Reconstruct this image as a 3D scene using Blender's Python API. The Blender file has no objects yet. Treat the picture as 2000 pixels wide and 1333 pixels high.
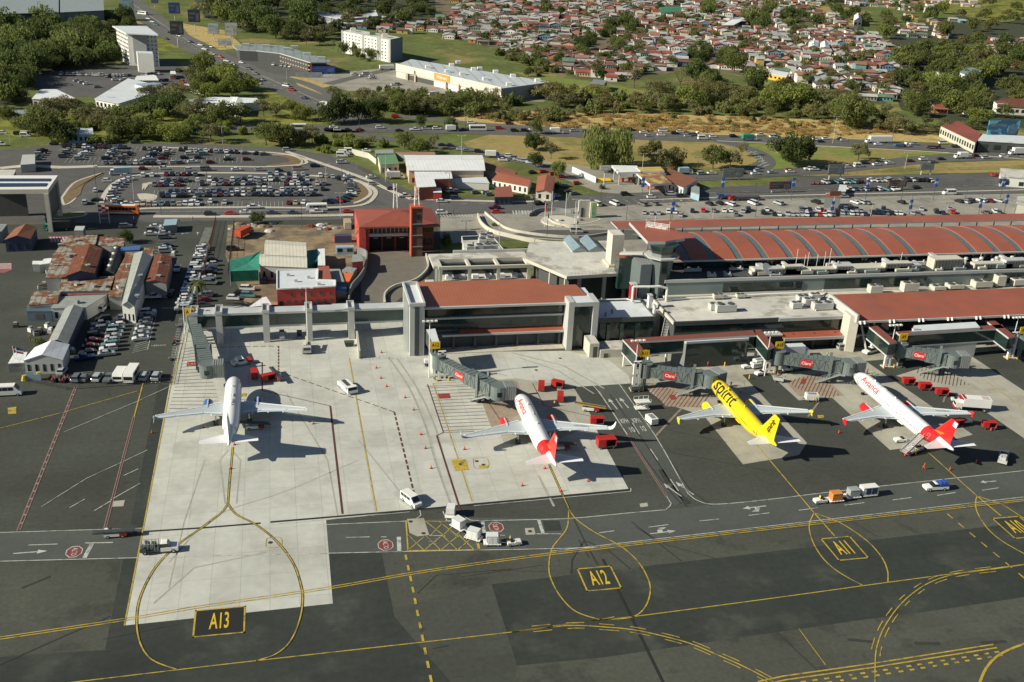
import bpy,bmesh,math,random
from mathutils import Vector,Matrix
import numpy as np
R=math.radians
rnd=random.Random(7)
S=bpy.context.scene
C=S.collection
# ---------- camera, sky, sun, exposure
F,TH,RO,YA,CAMH=2071.8,.40348,-.047526,.22535,118.0
_cy,_sy=math.cos(YA),math.sin(YA)
FWD=Vector((_sy*math.cos(TH),_cy*math.cos(TH),-math.sin(TH)))
_r=Vector((_cy,-_sy,0));_d=FWD.cross(_r)
RT=_r*math.cos(RO)+_d*math.sin(RO);DN=-_r*math.sin(RO)+_d*math.cos(RO)
cam=bpy.data.objects.new('camera',bpy.data.cameras.new('camera'));C.objects.link(cam)
M=Matrix((RT,-DN,-FWD)).transposed().to_4x4();M.translation=(0,0,CAMH)
cam.matrix_world=M
cam.data.sensor_width=36;cam.data.lens=F/2000*36
cam.data.clip_start=1;cam.data.clip_end=20000
S.camera=cam
SUN_EL,SUN_AZ=R(29.5),R(7)
w=bpy.data.worlds.new('World');S.world=w;w.use_nodes=True
nt=w.node_tree;bg=nt.nodes['Background']
sk=nt.nodes.new('ShaderNodeTexSky');sk.sky_type='NISHITA';sk.sun_disc=False
sk.sun_elevation=SUN_EL;sk.sun_rotation=R(263);sk.altitude=900
nt.links.new(sk.outputs[0],bg.inputs[0]);bg.inputs[1].default_value=.05
sd=bpy.data.lights.new('sun','SUN');sd.energy=5.0;sd.angle=R(.5);sd.color=(1,.93,.77)
so=bpy.data.objects.new('sun',sd);C.objects.link(so)
sv=Vector((-math.cos(SUN_EL)*math.cos(SUN_AZ),-math.cos(SUN_EL)*math.sin(SUN_AZ),math.sin(SUN_EL)))
so.rotation_euler=sv.to_track_quat('Z','Y').to_euler();so.location=sv*400
S.view_settings.view_transform='Standard';S.view_settings.look='None'
S.view_settings.exposure=.42;S.view_settings.gamma=1
S.cycles.max_bounces=5;S.cycles.diffuse_bounces=3;S.cycles.glossy_bounces=3
# ---------- survey: photo point -> point on the level z
def G(x,y,z=0.):
 q=RT*((x-1000)/F)+DN*((y-666.5)/F)+FWD
 t=(CAMH-z)/-q.z
 return Vector((q.x*t,q.y*t,z))
def mpp(x,y):
 g=G(x,y);return(g-Vector((0,0,CAMH))).dot(FWD)/F
# ---------- materials
MT={}
def mat(name,c=(.5,.5,.5),r=.8,m=0.,n=(.4,.12),c2=None,s2=.1,t2=.5,w2=.06,stripe=None,obj=False,n2=None,spec=.4,emit=0,bump=None,coat=0):
 if name in MT:return MT[name]
 mt=bpy.data.materials.new(name);MT[name]=mt;mt.use_nodes=True
 t=mt.node_tree;L=t.links.new;b=t.nodes['Principled BSDF']
 def N(ty,**k):
  o=t.nodes.new(ty)
  for a,v in k.items():setattr(o,a,v)
  return o
 geo=N('ShaderNodeNewGeometry');pos=geo.outputs['Position']
 if obj:
  oi=N('ShaderNodeObjectInfo');col=oi.outputs['Color']
 else:
  rgb=N('ShaderNodeRGB');rgb.outputs[0].default_value=(*c,1);col=rgb.outputs[0]
 def noise(sc,det=3,dim=.6):
  q=N('ShaderNodeTexNoise');q.inputs['Scale'].default_value=sc;q.inputs['Detail'].default_value=det
  q.inputs['Roughness'].default_value=dim;L(pos,q.inputs['Vector']);return q.outputs['Fac']
 def mr(v,a,b_,c_,d_,smooth=False):
  q=N('ShaderNodeMapRange')
  if smooth:q.interpolation_type='SMOOTHSTEP'
  for i,x in enumerate((a,b_,c_,d_)):q.inputs[i+1].default_value=x
  L(v,q.inputs[0]);return q.outputs[0]
 if c2 is not None:
  mx=N('ShaderNodeMix',data_type='RGBA')
  L(mr(noise(s2,6),t2-w2,t2+w2,0,1,True),mx.inputs['Factor']);L(col,mx.inputs['A'])
  mx.inputs['B'].default_value=(*c2,1);col=mx.outputs['Result']
 def mul(col,fac):
  q=N('ShaderNodeVectorMath',operation='SCALE');L(col,q.inputs[0]);L(fac,q.inputs['Scale']);return q.outputs[0]
 if n:col=mul(col,mr(noise(n[0],5),.25,.75,1-n[1],1+n[1]))
 if n2:col=mul(col,mr(noise(n2[0],3),.3,.7,1-n2[1],1+n2[1]))
 if stripe:
  ax,per,amt,sharp=stripe
  sp=N('ShaderNodeSeparateXYZ');L(pos,sp.inputs[0])
  a=N('ShaderNodeMath',operation='MULTIPLY');L(sp.outputs['XYZ'.index(ax)],a.inputs[0]);a.inputs[1].default_value=2*math.pi/per
  s_=N('ShaderNodeMath',operation='SINE');L(a.outputs[0],s_.inputs[0])
  col=mul(col,mr(s_.outputs[0],sharp,1,1,1-amt))
 L(col,b.inputs['Base Color'])
 b.inputs['Roughness'].default_value=r;b.inputs['Metallic'].default_value=m
 b.inputs['Specular IOR Level'].default_value=spec
 if coat:b.inputs['Coat Weight'].default_value=coat
 if bump:
  bp=N('ShaderNodeBump');bp.inputs['Strength'].default_value=bump[1];bp.inputs['Distance'].default_value=bump[2]
  L(noise(bump[0],4),bp.inputs['Height']);L(bp.outputs[0],b.inputs['Normal'])
 if emit:b.inputs['Emission Color'].default_value=(*c,1);b.inputs['Emission Strength'].default_value=emit
 return mt
def addslabs(mt,sx,sy,amt,var,offs=0,mort=.06):
 t=mt.node_tree;L=t.links.new;b=t.nodes['Principled BSDF']
 lk=b.inputs['Base Color'].links[0];src=lk.from_socket;t.links.remove(lk)
 geo=t.nodes.new('ShaderNodeNewGeometry')
 br=t.nodes.new('ShaderNodeTexBrick');br.offset=offs;br.inputs['Scale'].default_value=1
 br.inputs['Brick Width'].default_value=sx;br.inputs['Row Height'].default_value=sy
 br.inputs['Mortar Size'].default_value=mort;br.inputs['Mortar Smooth'].default_value=.3
 br.inputs['Color1'].default_value=(1-var,)*3+(1,);br.inputs['Color2'].default_value=(1+var,)*3+(1,);br.inputs['Mortar'].default_value=(1-amt,)*3+(1,)
 L(geo.outputs['Position'],br.inputs['Vector'])
 v=t.nodes.new('ShaderNodeVectorMath');v.operation='MULTIPLY';L(src,v.inputs[0]);L(br.outputs['Color'],v.inputs[1])
 L(v.outputs[0],b.inputs['Base Color']);return mt
def slabmat(name,c,sx,sy,amt,ox=0,oy=0,n=(.3,.1),var=.07,stain=None):
 "concrete with cast-slab joints and a slightly different tone per slab (world aligned)"
 return addslabs(mat(name,c,.85,n=n,n2=(.05,.08),c2=stain,s2=.09,t2=.57,w2=.12,spec=.25),sx,sy,amt,var)
asphalt=mat('asphalt',(.061,.067,.056),.88,n=(.9,.16),n2=(.035,.18),spec=.2,bump=(6,.2,.02),c2=(.042,.046,.040),s2=.33,t2=.68,w2=.08)
asphalt_old=mat('asphalt_old',(.074,.078,.063),.9,n=(1.2,.18),n2=(.04,.16),spec=.2,c2=(.055,.06,.05),s2=.14,t2=.58)
asphalt_dark=mat('asphalt_dark',(.037,.044,.038),.88,n=(.7,.16),n2=(.05,.16),spec=.22,c2=(.06,.068,.056),s2=.09,t2=.62,w2=.1)
for m_ in(asphalt,asphalt_old,asphalt_dark):addslabs(m_,46,4.2,.12,.045,.37,.05)
road_m=mat('road_asphalt',(.077,.087,.077),.85,n=(.8,.1),n2=(.06,.12),spec=.25)
road2=mat('road_worn',(.125,.125,.115),.9,n=(.3,.14),n2=(.03,.12),spec=.2)
conc=slabmat('pad_concrete',(.48,.49,.44),5.2,7.6,.26,var=.05,n=(.5,.09),stain=(.40,.405,.36))
conc_t=slabmat('stand_concrete',(.37,.36,.30),5.2,6.2,.18,stain=(.27,.26,.21),var=.05)
plaza=slabmat('plaza_concrete',(.30,.285,.24),8,8,.12,stain=(.22,.21,.18))
kerb=mat('kerb_concrete',(.48,.45,.37),.9,n=(1,.15))
dirt=mat('bare_dirt',(.26,.20,.125),.95,n=(.3,.3),c2=(.15,.125,.09),s2=.1,t2=.5,spec=.1)
W_=mat('white_paint',(.74,.74,.70),.5,n=(2,.05))
roofwhite=mat('white_sheet_roof',(.74,.76,.76),.5,n=(.2,.08),stripe=('X',1.6,.12,.6))
roofcream=mat('cream_sheet_roof',(.58,.56,.47),.6,n=(.3,.1),stripe=('X',1.1,.2,.5))
roofgrey=mat('grey_sheet_roof',(.27,.31,.31),.5,n=(.3,.15),stripe=('X',1.2,.2,.6))
redroof=mat('red_sheet_roof',(.35,.12,.065),.5,n=(.25,.07),n2=(.04,.07),stripe=('X',.9,.22,.7))
redroof_s=mat('smooth_red_roof',(.32,.10,.06),.55,n=(.2,.08),n2=(.04,.12),stripe=('X',1.2,.12,.6),c2=(.28,.10,.068),s2=.12,t2=.58,w2=.1)
rust=mat('rusted_sheet',(.155,.05,.026),.9,n=(.7,.25),c2=(.25,.12,.055),s2=.3,t2=.62,stripe=('X',1.1,.3,.4))
rustmix=mat('patchy_rusted_sheet',(.19,.075,.035),.85,n=(.8,.2),c2=(.30,.29,.24),s2=.35,t2=.52,w2=.05,stripe=('X',1.6,.35,.3))
zinc=mat('old_zinc_sheet',(.29,.315,.29),.6,n=(.5,.15),c2=(.24,.17,.11),s2=.12,t2=.68,w2=.08,stripe=('Y',1.2,.15,.6))
flatroof=addslabs(mat('flat_roof_membrane',(.53,.52,.465),.85,n=(.4,.12),c2=(.34,.325,.28),s2=.14,t2=.57,n2=(.06,.12)),7,3.4,.12,.04,.5)
flatwhite=mat('white_roof_membrane',(.58,.62,.64),.7,n=(.3,.08),c2=(.42,.42,.40),s2=.1,t2=.66)
wallgrey=mat('grey_metal_cladding',(.26,.285,.275),.45,n=(.2,.06),stripe=('Z',.8,.10,.8))
wallgreen=mat('grey_green_cladding',(.20,.245,.235),.5,n=(.2,.07),stripe=('Z',.7,.12,.8))
lightgrey=mat('light_grey_panel',(.46,.47,.45),.55,n=(.3,.06))
midgrey=mat('mid_grey_metal',(.22,.24,.235),.5,n=(.5,.1))
darkgrey=mat('dark_grey_metal',(.07,.075,.075),.55,n=(.5,.1))
stone=mat('cream_concrete_wall',(.52,.50,.42),.8,n=(.3,.1))
glass=mat('dark_glass',(.014,.030,.027),.1,n=(.16,.55),c2=(.045,.04,.03),s2=.5,t2=.62,spec=.7)
glass_g=mat('green_glass',(.018,.048,.042),.12,n=(.15,.4),spec=.9)
blk=mat('black_rubber',(.018,.018,.018),.8,n=None)
yel=mat('yellow_sign_paint',(.85,.52,.02),.5,n=None)
redp=mat('red_panel_paint',(.43,.022,.02),.45,n=(2,.08))
orange_m=mat('orange_paint',(.75,.16,.03),.5,n=(2,.08))
pink=mat('pink_stucco',(.50,.075,.065),.85,n=(.5,.1))
white_wall=mat('white_stucco',(.68,.67,.62),.8,n=(.3,.08))
navy=mat('navy_wall',(.035,.05,.10),.7)
steel=mat('galvanised_steel',(.33,.37,.36),.45,m=.2,n=(.5,.12))
bridge_m=mat('jet_bridge_grey',(.215,.26,.25),.5,n=(.4,.12),stripe=('X',.7,.12,.5))
bark=mat('bark',(.10,.075,.05),.95)
paint_o=mat('car_paint',r=.28,n=None,obj=True,spec=.5,coat=.6)
flat_o=mat('painted_surface',r=.75,n=(.5,.18),obj=True)
roof_o=mat('painted_sheet_roof',r=.7,n=(.35,.22),n2=(.08,.15),obj=True,c2=(.16,.10,.07),s2=.22,t2=.66)
carglass=mat('car_glass',(.015,.02,.024),.1,n=None,spec=.8)
# ---------- mesh builder
class MB:
 def __init__(s):s.v=[];s.f=[];s.mi=[];s.M=None
 def V(s,p):
  p=Vector(p)
  if s.M:p=s.M@p
  s.v.append(tuple(p));return len(s.v)-1
 def face(s,pts,m=0):
  s.f.append([s.V(p)for p in pts]);s.mi.append(m)
 def idx(s,ids,m=0):s.f.append(list(ids));s.mi.append(m)
 def box(s,a,b,m=0,top=None):
  (x0,y0,z0),(x1,y1,z1)=a,b
  if x0>x1:x0,x1=x1,x0
  if y0>y1:y0,y1=y1,y0
  if z0>z1:z0,z1=z1,z0
  i=[s.V(p)for p in((x0,y0,z0),(x1,y0,z0),(x1,y1,z0),(x0,y1,z0),(x0,y0,z1),(x1,y0,z1),(x1,y1,z1),(x0,y1,z1))]
  for k,q in enumerate(((0,3,2,1),(4,5,6,7),(0,1,5,4),(1,2,6,5),(2,3,7,6),(3,0,4,7))):
   s.idx([i[j]for j in q],top if(top is not None and k==1)else m)
  return s
 def prism(s,pts,z0,z1,m=0,top=None,ztop=None):
  n=len(pts)
  a=[s.V((p[0],p[1],z0))for p in pts];b=[s.V((p[0],p[1],(ztop[i]if ztop else z1)))for i,p in enumerate(pts)]
  for i in range(n):j=(i+1)%n;s.idx([a[i],a[j],b[j],b[i]],m)
  s.idx(b,m if top is None else top);s.idx(a[::-1],m);return s
 def ring(s,pts):return[s.V(p)for p in pts]
 def loft(s,rings,m=0,caps=True,ms=None):
  ids=[s.ring(r)for r in rings];n=len(ids[0])
  for k in range(len(ids)-1):
   mm=ms[k]if ms else m
   for i in range(n):j=(i+1)%n;s.idx([ids[k][i],ids[k][j],ids[k+1][j],ids[k+1][i]],mm)
  if caps:s.idx(ids[0][::-1],ms[0]if ms else m);s.idx(ids[-1],ms[-1]if ms else m)
  return s
 def tube(s,p0,p1,r,n=8,m=0,r2=None,caps=True):
  p0,p1=Vector(p0),Vector(p1);d=(p1-p0)
  if d.length<1e-6:return s
  d.normalize();u=d.orthogonal().normalized();v=d.cross(u);r2=r if r2 is None else r2
  mk=lambda c,q:[c+(u*math.cos(2*math.pi*i/n)+v*math.sin(2*math.pi*i/n))*q for i in range(n)]
  return s.loft([mk(p0,r),mk(p1,r2)],m,caps)
 def bar(s,p0,p1,w,h=None,m=0):
  p0,p1=Vector(p0),Vector(p1);h=h or w;d=(p1-p0).normalized()
  u=d.cross(Vector((0,0,1)))
  if u.length<1e-3:u=Vector((1,0,0))
  u.normalize();v=u.cross(d)
  mk=lambda c:[c+u*w/2+v*h/2,c-u*w/2+v*h/2,c-u*w/2-v*h/2,c+u*w/2-v*h/2]
  return s.loft([mk(p0),mk(p1)],m)
 def build(s,name,mats,parent=None,loc=None,smooth=False,rot=0,link=True,recalc=True):
  me=bpy.data.meshes.new(name);me.from_pydata(s.v,[],s.f)
  if not isinstance(mats,(list,tuple)):mats=[mats]
  for q in mats:me.materials.append(q)
  me.polygons.foreach_set('material_index',s.mi)
  if smooth:me.polygons.foreach_set('use_smooth',[True]*len(me.polygons))
  if recalc:
   bm=bmesh.new();bm.from_mesh(me);bmesh.ops.recalc_face_normals(bm,faces=bm.faces);bm.to_mesh(me);bm.free()
  me.update()
  o=bpy.data.objects.new(name,me)
  if link:C.objects.link(o)
  if parent:o.parent=parent
  if loc is not None:o.location=loc
  if rot:o.rotation_euler=(0,0,rot)
  return o
def fit(s):
 for w_ in('counted ','the ','a ','slightly ','behind '):
  while len(s.split())>16 and(' '+w_)in s:i=s.rfind(' '+w_);s=s[:i+1]+s[i+1+len(w_):]
  if w_=='a ':break
 return s
def tag(o,label,cat,group=None):
 label=fit(label)
 o['label']=label;o['category']=cat
 if group:o['group']=group
 return o
def thing(name,label,cat,loc=(0,0,0),rot=0,group=None):
 o=bpy.data.objects.new(name,None);o.empty_display_size=1;C.objects.link(o)
 o.location=loc;o.rotation_euler=(0,0,rot);return tag(o,label,cat,group)
def struct(o):o['kind']='structure';return o
def stuff(o,label,cat):o['kind']='stuff';return tag(o,label,cat)
def child(mb,name,mats,root,**k):
 "mesh given in world coordinates, parented under a thing that stands elsewhere"
 o=mb.build(name,mats,root,**k)
 if root is not None:
  g=root;ml=Matrix.Identity(4)
  while g is not None:
   ml=Matrix.LocRotScale(g.location,g.rotation_euler,g.scale)@ml;g=g.parent
  o.matrix_parent_inverse=ml.inverted()
 return o
def copytree(src,parent=None):
 o=src.copy();C.objects.link(o)
 if parent:o.parent=parent;o.matrix_parent_inverse=src.matrix_parent_inverse
 for c in src.children:copytree(c,o)
 return o
ORD='first second third fourth fifth sixth seventh eighth ninth tenth eleventh twelfth thirteenth fourteenth fifteenth sixteenth seventeenth eighteenth nineteenth twentieth'.split()
def ordn(i):
 if i<20:return ORD[i]
 t=(i+1)//10;u=(i+1)%10
 tens=['','','twenty','thirty','forty','fifty','sixty','seventy','eighty','ninety']
 if i+1>=100:return 'hundred and '+ordn(i-100)
 return tens[t][:-1]+'ieth' if u==0 else tens[t]+'-'+ORD[u-1]
def textmesh(body,size=1.,align='CENTER',spacing=1.):
 cu=bpy.data.curves.new('lettering','FONT');cu.body=body;cu.size=size;cu.align_x=align;cu.align_y='CENTER';cu.resolution_u=3
 cu.space_character=spacing;cu.offset=.012*size
 o=bpy.data.objects.new('tmp',cu);C.objects.link(o)
 dg=bpy.context.evaluated_depsgraph_get();me=bpy.data.meshes.new_from_object(o.evaluated_get(dg))
 bpy.data.objects.remove(o);bpy.data.curves.remove(cu);return me
def lettering(body,size,m,parent=None,mtx=None,sx=1,sy=1,name='lettering'):
 me=textmesh(body,size);me.materials.clear();me.materials.append(m)
 o=bpy.data.objects.new(name,me);C.objects.link(o);me.transform(Matrix.Diagonal((sx,sy,1,1)))
 if mtx is not None:me.transform(mtx)
 if parent:
  o.parent=parent
 return o
# ---------- ground sheets
def sheet(name,px,z,m,world=False):
 b=MB();b.face([(p[0],p[1],z)if world else(lambda g:(g.x,g.y,z))(G(*p,0))for p in px])
 o=b.build(name,m,recalc=False)
 if o.data.polygons[0].normal.z<0:o.data.flip_normals()
 return struct(o)
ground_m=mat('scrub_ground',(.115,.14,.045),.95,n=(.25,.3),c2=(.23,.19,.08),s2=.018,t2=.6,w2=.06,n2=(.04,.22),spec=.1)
dry=mat('dry_golden_grass',(.44,.34,.145),.95,n=(.5,.3),c2=(.29,.23,.085),s2=.06,t2=.6,w2=.06,spec=.1,bump=(1.2,.8,.5))
lawn=mat('mown_green_lawn',(.165,.21,.052),.95,n=(.3,.2),c2=(.25,.21,.08),s2=.035,t2=.52,w2=.08,spec=.1)
tan=mat('tan_lawn',(.30,.24,.095),.95,n=(.3,.2),c2=(.18,.175,.055),s2=.03,t2=.55,w2=.08,spec=.1)
lime=mat('lime_green_grass',(.21,.22,.045),.95,n=(.4,.3),c2=(.12,.13,.035),s2=.07,t2=.5,w2=.07,spec=.1)
town_m=mat('town_ground',(.17,.14,.10),.95,n=(.15,.3),c2=(.09,.10,.045),s2=.03,t2=.5,w2=.05,spec=.1)
sheet('ground',[(-5000,-400),(6000,-400),(6000,9000),(-5000,9000)],0,ground_m,world=True)
sheet('town_ground',[(830,-40),(1800,-40),(1650,30),(1750,110),(1730,205),(1560,180),(1500,150),(1330,140),(1180,165),(1000,120),(960,95),(860,70)],.03,town_m)
sheet('dry_field',[(865,222),(960,214),(1080,220),(1200,222),(1400,226),(1640,236),(1780,255),(1900,282),(1600,270),(1400,264),(1200,258),(1000,246),(900,238)],.04,dry)
sheet('dry_field',[(100,22),(245,25),(300,60),(230,60),(120,62),(0,62),(0,40)],.04,tan)
sheet('green_field',[(0,40),(110,38),(215,48),(220,58),(90,66),(0,64)],.05,lime)
sheet('green_field',[(520,0),(640,0),(620,15),(540,18)],.04,lime)
sheet('green_field',[(300,75),(345,75),(378,100),(310,100)],.04,lime)
sheet('green_field',[(0,222),(60,215),(320,225),(480,228),(560,222),(640,240),(500,262),(300,270),(180,290),(0,262)],.04,lime)
sheet('green_field',[(510,170),(560,188),(640,222),(640,240),(560,222),(520,200)],.04,lime)
sheet('green_lawn',[(1000,140),(1080,150),(1180,163),(1260,178),(1400,176),(1500,185),(1480,200),(1300,205),(1150,205),(1060,195),(1085,170)],.04,lawn)
sheet('green_lawn',[(1480,140),(1560,175),(1680,200),(1780,215),(1700,225),(1600,200),(1500,175)],.04,lawn)
sheet('tan_lawn',[(905,278),(960,262),(1100,262),(1240,270),(1400,277),(1460,295),(1480,315),(1440,332),(1330,336),(1200,338),(1100,325),(1020,312),(960,300),(915,292)],.04,tan)
sheet('green_lawn',[(1440,280),(1600,284),(1700,290),(1840,297),(1860,300),(1760,308),(1690,318),(1600,330),(1510,335),(1497,320),(1495,300)],.04,lawn)
sheet('tan_lawn',[(1560,343),(1700,332),(1810,319),(2050,312),(2050,335),(1800,340),(1640,345)],.04,tan)
sheet('tan_lawn',[(350,45),(440,60),(480,95),(430,98),(370,70)],.045,dry)
sheet('tan_lawn',[(565,150),(640,150),(660,165),(620,175),(640,195),(600,185)],.045,dry)
sheet('dirt_bank',[(640,215),(700,195),(760,215),(700,235)],.045,tan)
sheet('apron_pavement',[(-900,1600),(3200,1500),(3200,640),(1700,600),(1300,560),(860,560),(860,430),(690,425),(560,425),(350,420),(0,420),(-300,430)],.06,asphalt)
sheet('landside_pavement',[(0,440),(-60,440),(-60,300),(60,288),(130,280),(420,283),(560,291),(640,303),(690,318),(740,345),(800,372),(880,385),(1060,392),(1240,372),(1500,362),(1560,346),(1800,341),(2060,336),(2060,460),(1300,470),(860,470),(850,425)],.075,mat('landside_asphalt',(.10,.10,.095),.9,n=(.3,.15),n2=(.03,.15),spec=.2))
sheet('plaza_pavement',[(1080,398),(1240,390),(1500,388),(2060,378),(2060,440),(1300,450),(1050,450),(930,470),(860,480),(860,425),(930,418),(1000,418)],.09,plaza)
sheet('forecourt',[(1030,312),(1110,322),(1180,330),(1360,345),(1350,372),(1240,382),(1170,376),(1100,350)],.085,plaza)
sheet('yard_dirt',[(445,440),(690,440),(705,500),(690,570),(640,600),(480,600),(440,500)],.09,dirt)
sheet('yard_dirt',[(600,155),(700,140),(780,150),(820,165),(780,175),(720,180),(700,175)],.06,plaza)
sheet('supermarket_lot',[(590,150),(790,130),(1080,190),(1060,200),(900,190),(740,178),(680,178),(620,160)],.07,plaza)
sheet('hotel_lot',[(60,145),(230,130),(330,115),(390,150),(380,175),(300,185),(150,190),(60,170)],.07,mat('landside_asphalt'))
sheet('mall_lot',[(440,100),(560,125),(650,140),(620,150),(560,150),(500,135),(455,118)],.07,mat('landside_asphalt'))
sheet('stand_concrete_pad',[(243,1223),(345,680),(372,600),(830,590),(835,690),(1110,686),(1190,705),(1228,735),(1232,750),(1118,757),(1130,775),(1228,957),(925,984),(637,1017),(650,1180)],.09,conc)
sheet('stand_concrete_strip',[(925,745),(1010,740),(1120,757),(1165,830),(1060,870),(985,868)],.10,conc_t)
sheet('stand_concrete_strip',[(1232,750),(1190,705),(1110,686),(1500,690),(2100,650),(2100,672),(1900,690),(1690,706),(1450,733),(1330,752),(1270,750)],.088,conc_t)
sheet('stand_concrete_strip',[(1250,752),(1330,752),(1450,733),(1576,866),(1560,890),(1451,908),(1375,813),(1300,790)],.10,conc_t)
sheet('stand_concrete_strip',[(1505,733),(1640,718),(1690,706),(1900,850),(1830,868),(1738,880),(1625,778),(1560,783)],.10,conc_t)
sheet('stand_concrete_strip',[(1750,735),(1890,692),(2100,830),(2100,925),(2000,857),(1885,778)],.10,conc_t)
sheet('driveway_concrete',[(705,600),(705,500),(735,490),(850,495),(835,545),(760,600)],.095,mat('driveway_asphalt',(.15,.14,.115),.9,n=(.3,.15)))
sheet('asphalt_patch',[(310,750),(335,755),(243,1223),(650,1180),(637,1080),(745,1080),(770,1205),(205,1270)],.07,asphalt_dark)
sheet('asphalt_patch',[(960,1142),(1500,1079),(2100,1010),(2100,1152),(1850,1190),(1660,1215),(1500,1238),(1350,1260),(1180,1285),(1010,1301)],.07,asphalt_dark)
sheet('asphalt_patch',[(770,1080),(1075,1075),(1500,1040),(2100,970),(2100,1010),(1500,1079),(960,1142),(770,1190),(750,1120)],.068,asphalt_old)
sheet('asphalt_patch',[(-50,1100),(235,1095),(215,1270),(-50,1285)],.069,asphalt_old)
sheet('asphalt_patch',[(1010,1301),(1180,1285),(1350,1260),(1660,1215),(2100,1152),(2100,1400),(1000,1400)],.067,asphalt_old)
sheet('asphalt_patch',[(0,1340),(0,1285),(205,1270),(770,1205),(880,1333),(860,1400),(0,1400)],.066,asphalt_dark)
sheet('service_road',[(-50,1043),(277,1033),(500,1024),(637,1024),(795,1018),(925,1012),(1120,1014),(1300,997),(1400,985),(1500,976),(1700,952),(2060,914),(2060,968),(1500,1031),(1170,1069),(770,1078),(-50,1099)],.085,road_m)
sheet('access_road',[(1150,740),(1205,735),(1285,855),(1350,965),(1320,990),(1302,971),(1225,850),(1170,765)],.086,road_m)
sheet('concrete_patch',[(795,1015),(828,1013),(838,1046),(815,1049),(800,1042)],.105,conc_t)
for q in([(222,980),(244,978),(241,990),(219,991)],[(1249,985),(1264,983),(1266,990),(1251,992)],[(1025,1033),(1043,1032),(1046,1045),(1027,1046)]):
 sheet('concrete_patch',q,.105,conc_t)
sheet('asphalt_patch',[(1060,1019),(1092,1018),(1097,1037),(1065,1039)],.104,asphalt_dark)
tyre_m=mat('tyre_marks',(.035,.036,.034),.9,n=(1,.2))
seal_m=mat('sealed_joint',(.02,.02,.02),.8,n=None)
rub=mat('brown_stained_concrete',(.30,.24,.18),.9,n=(.5,.2))
sheet('green_field',[(1790,-30),(1900,-30),(2060,-20),(2060,30),(1950,45),(1850,25)],.06,lime)
sheet('green_field',[(1880,112),(1935,104),(1960,120),(1900,132)],.07,dry)
sheet('dry_field',[(1570,5),(1640,10),(1700,30),(1660,50),(1600,30)],.05,tan)
scuff=mat('concrete_scuffs',(.33,.32,.28),.9,n=(.6,.2))
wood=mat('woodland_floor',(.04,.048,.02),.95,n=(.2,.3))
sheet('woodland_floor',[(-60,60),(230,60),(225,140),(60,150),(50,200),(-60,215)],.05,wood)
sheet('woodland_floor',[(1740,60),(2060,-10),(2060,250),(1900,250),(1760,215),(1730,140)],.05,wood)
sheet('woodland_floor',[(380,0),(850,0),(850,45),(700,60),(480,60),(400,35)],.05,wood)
# ---------- roads beyond
def strip(pts,w,z,b=None,m=0,world=False):
 P=[Vector((p[0],p[1],0))if world else G(*p)for p in pts]
 own=b is None
 if own:b=MB()
 L_,R_=[],[]
 for i,p in enumerate(P):
  d=(P[min(i+1,len(P)-1)]-P[max(i-1,0)]);d.z=0;d.normalize();n=Vector((-d.y,d.x,0))
  L_.append(b.V((p+n*w/2).to_tuple()[:2]+(z,)));R_.append(b.V((p-n*w/2).to_tuple()[:2]+(z,)))
 for i in range(len(P)-1):b.idx([R_[i],R_[i+1],L_[i+1],L_[i]],m)
 return b
def smooth(pts,k=4):
 out=[]
 n=len(pts)
 for i in range(n-1):
  p0,p1,p2,p3=pts[max(i-1,0)],pts[i],pts[i+1],pts[min(i+2,n-1)]
  for j in range(k):
   t=j/k;t2,t3=t*t,t*t*t
   out.append(tuple(.5*((2*p1[a])+(-p0[a]+p2[a])*t+(2*p0[a]-5*p1[a]+4*p2[a]-p3[a])*t2+(-p0[a]+3*p1[a]-3*p2[a]+p3[a])*t3)for a in(0,1)))
 out.append(tuple(pts[-1]));return out
def gw(pts):return[tuple(G(*p).to_tuple()[:2])for p in pts]
def road(name,pts,w,z=.11,m=None,curve=True):
 q=gw(pts)
 if curve:q=smooth(q,6)
 return struct(strip(q,w,z,world=True).build(name,m or road2,recalc=False))
highway=[(380,246),(480,251),(640,253),(800,253),(1000,258),(1200,265),(1400,272),(1600,278),(1800,288),(2060,305)]
road('highway',highway,17,.12,mat('highway_asphalt',(.10,.10,.095),.88,n=(.2,.12)))
road('highway_slip',[(765,226),(880,238),(1000,247),(1200,258),(1400,267)],8,.11)
road('highway',[(2060,306),(1900,309),(1800,313),(1700,324),(1600,333),(1500,339),(1380,346),(1290,348)],13,.11,mat('highway_asphalt'))
road('loop_ramp',[(1385,273),(1440,285),(1482,300),(1496,318),(1478,332),(1430,341),(1370,345)],9,.13,mat('highway_asphalt'))
road('avenue',[(225,-25),(262,10),(320,55),(375,90),(440,120),(520,158),(600,190),(665,220),(720,245)],23,.10)
road('avenue_side_road',[(500,140),(545,150),(600,165),(650,190),(640,205)],8,.105)
road('slip_road',[(640,254),(700,262),(760,272),(830,280),(900,290),(960,303),(1040,320),(1110,350)],9,.12)
road('supermarket_road',[(640,165),(700,150),(790,130),(850,118)],8,.11)
road('airport_road',[(150,424),(300,420),(500,419),(700,416),(860,406),(1000,402),(1250,388),(1500,379),(2060,366)],17,.11,mat('highway_asphalt'))
road('loop_road',[(220,410),(172,400),(168,375),(190,352),(250,338),(400,334),(520,334),(610,337),(680,352),(740,378),(800,402)],13,.105,mat('highway_asphalt'))
road('loop_road',[(110,290),(250,287),(430,290),(560,300),(640,320),(700,345),(760,378)],12,.10,mat('highway_asphalt'))
road('town_street',[(1440,50),(1452,85),(1475,125),(1560,150),(1640,190)],7,.1)
road('town_street',[(880,40),(1000,60),(1180,75),(1330,100),(1450,118)],6,.1)
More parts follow.
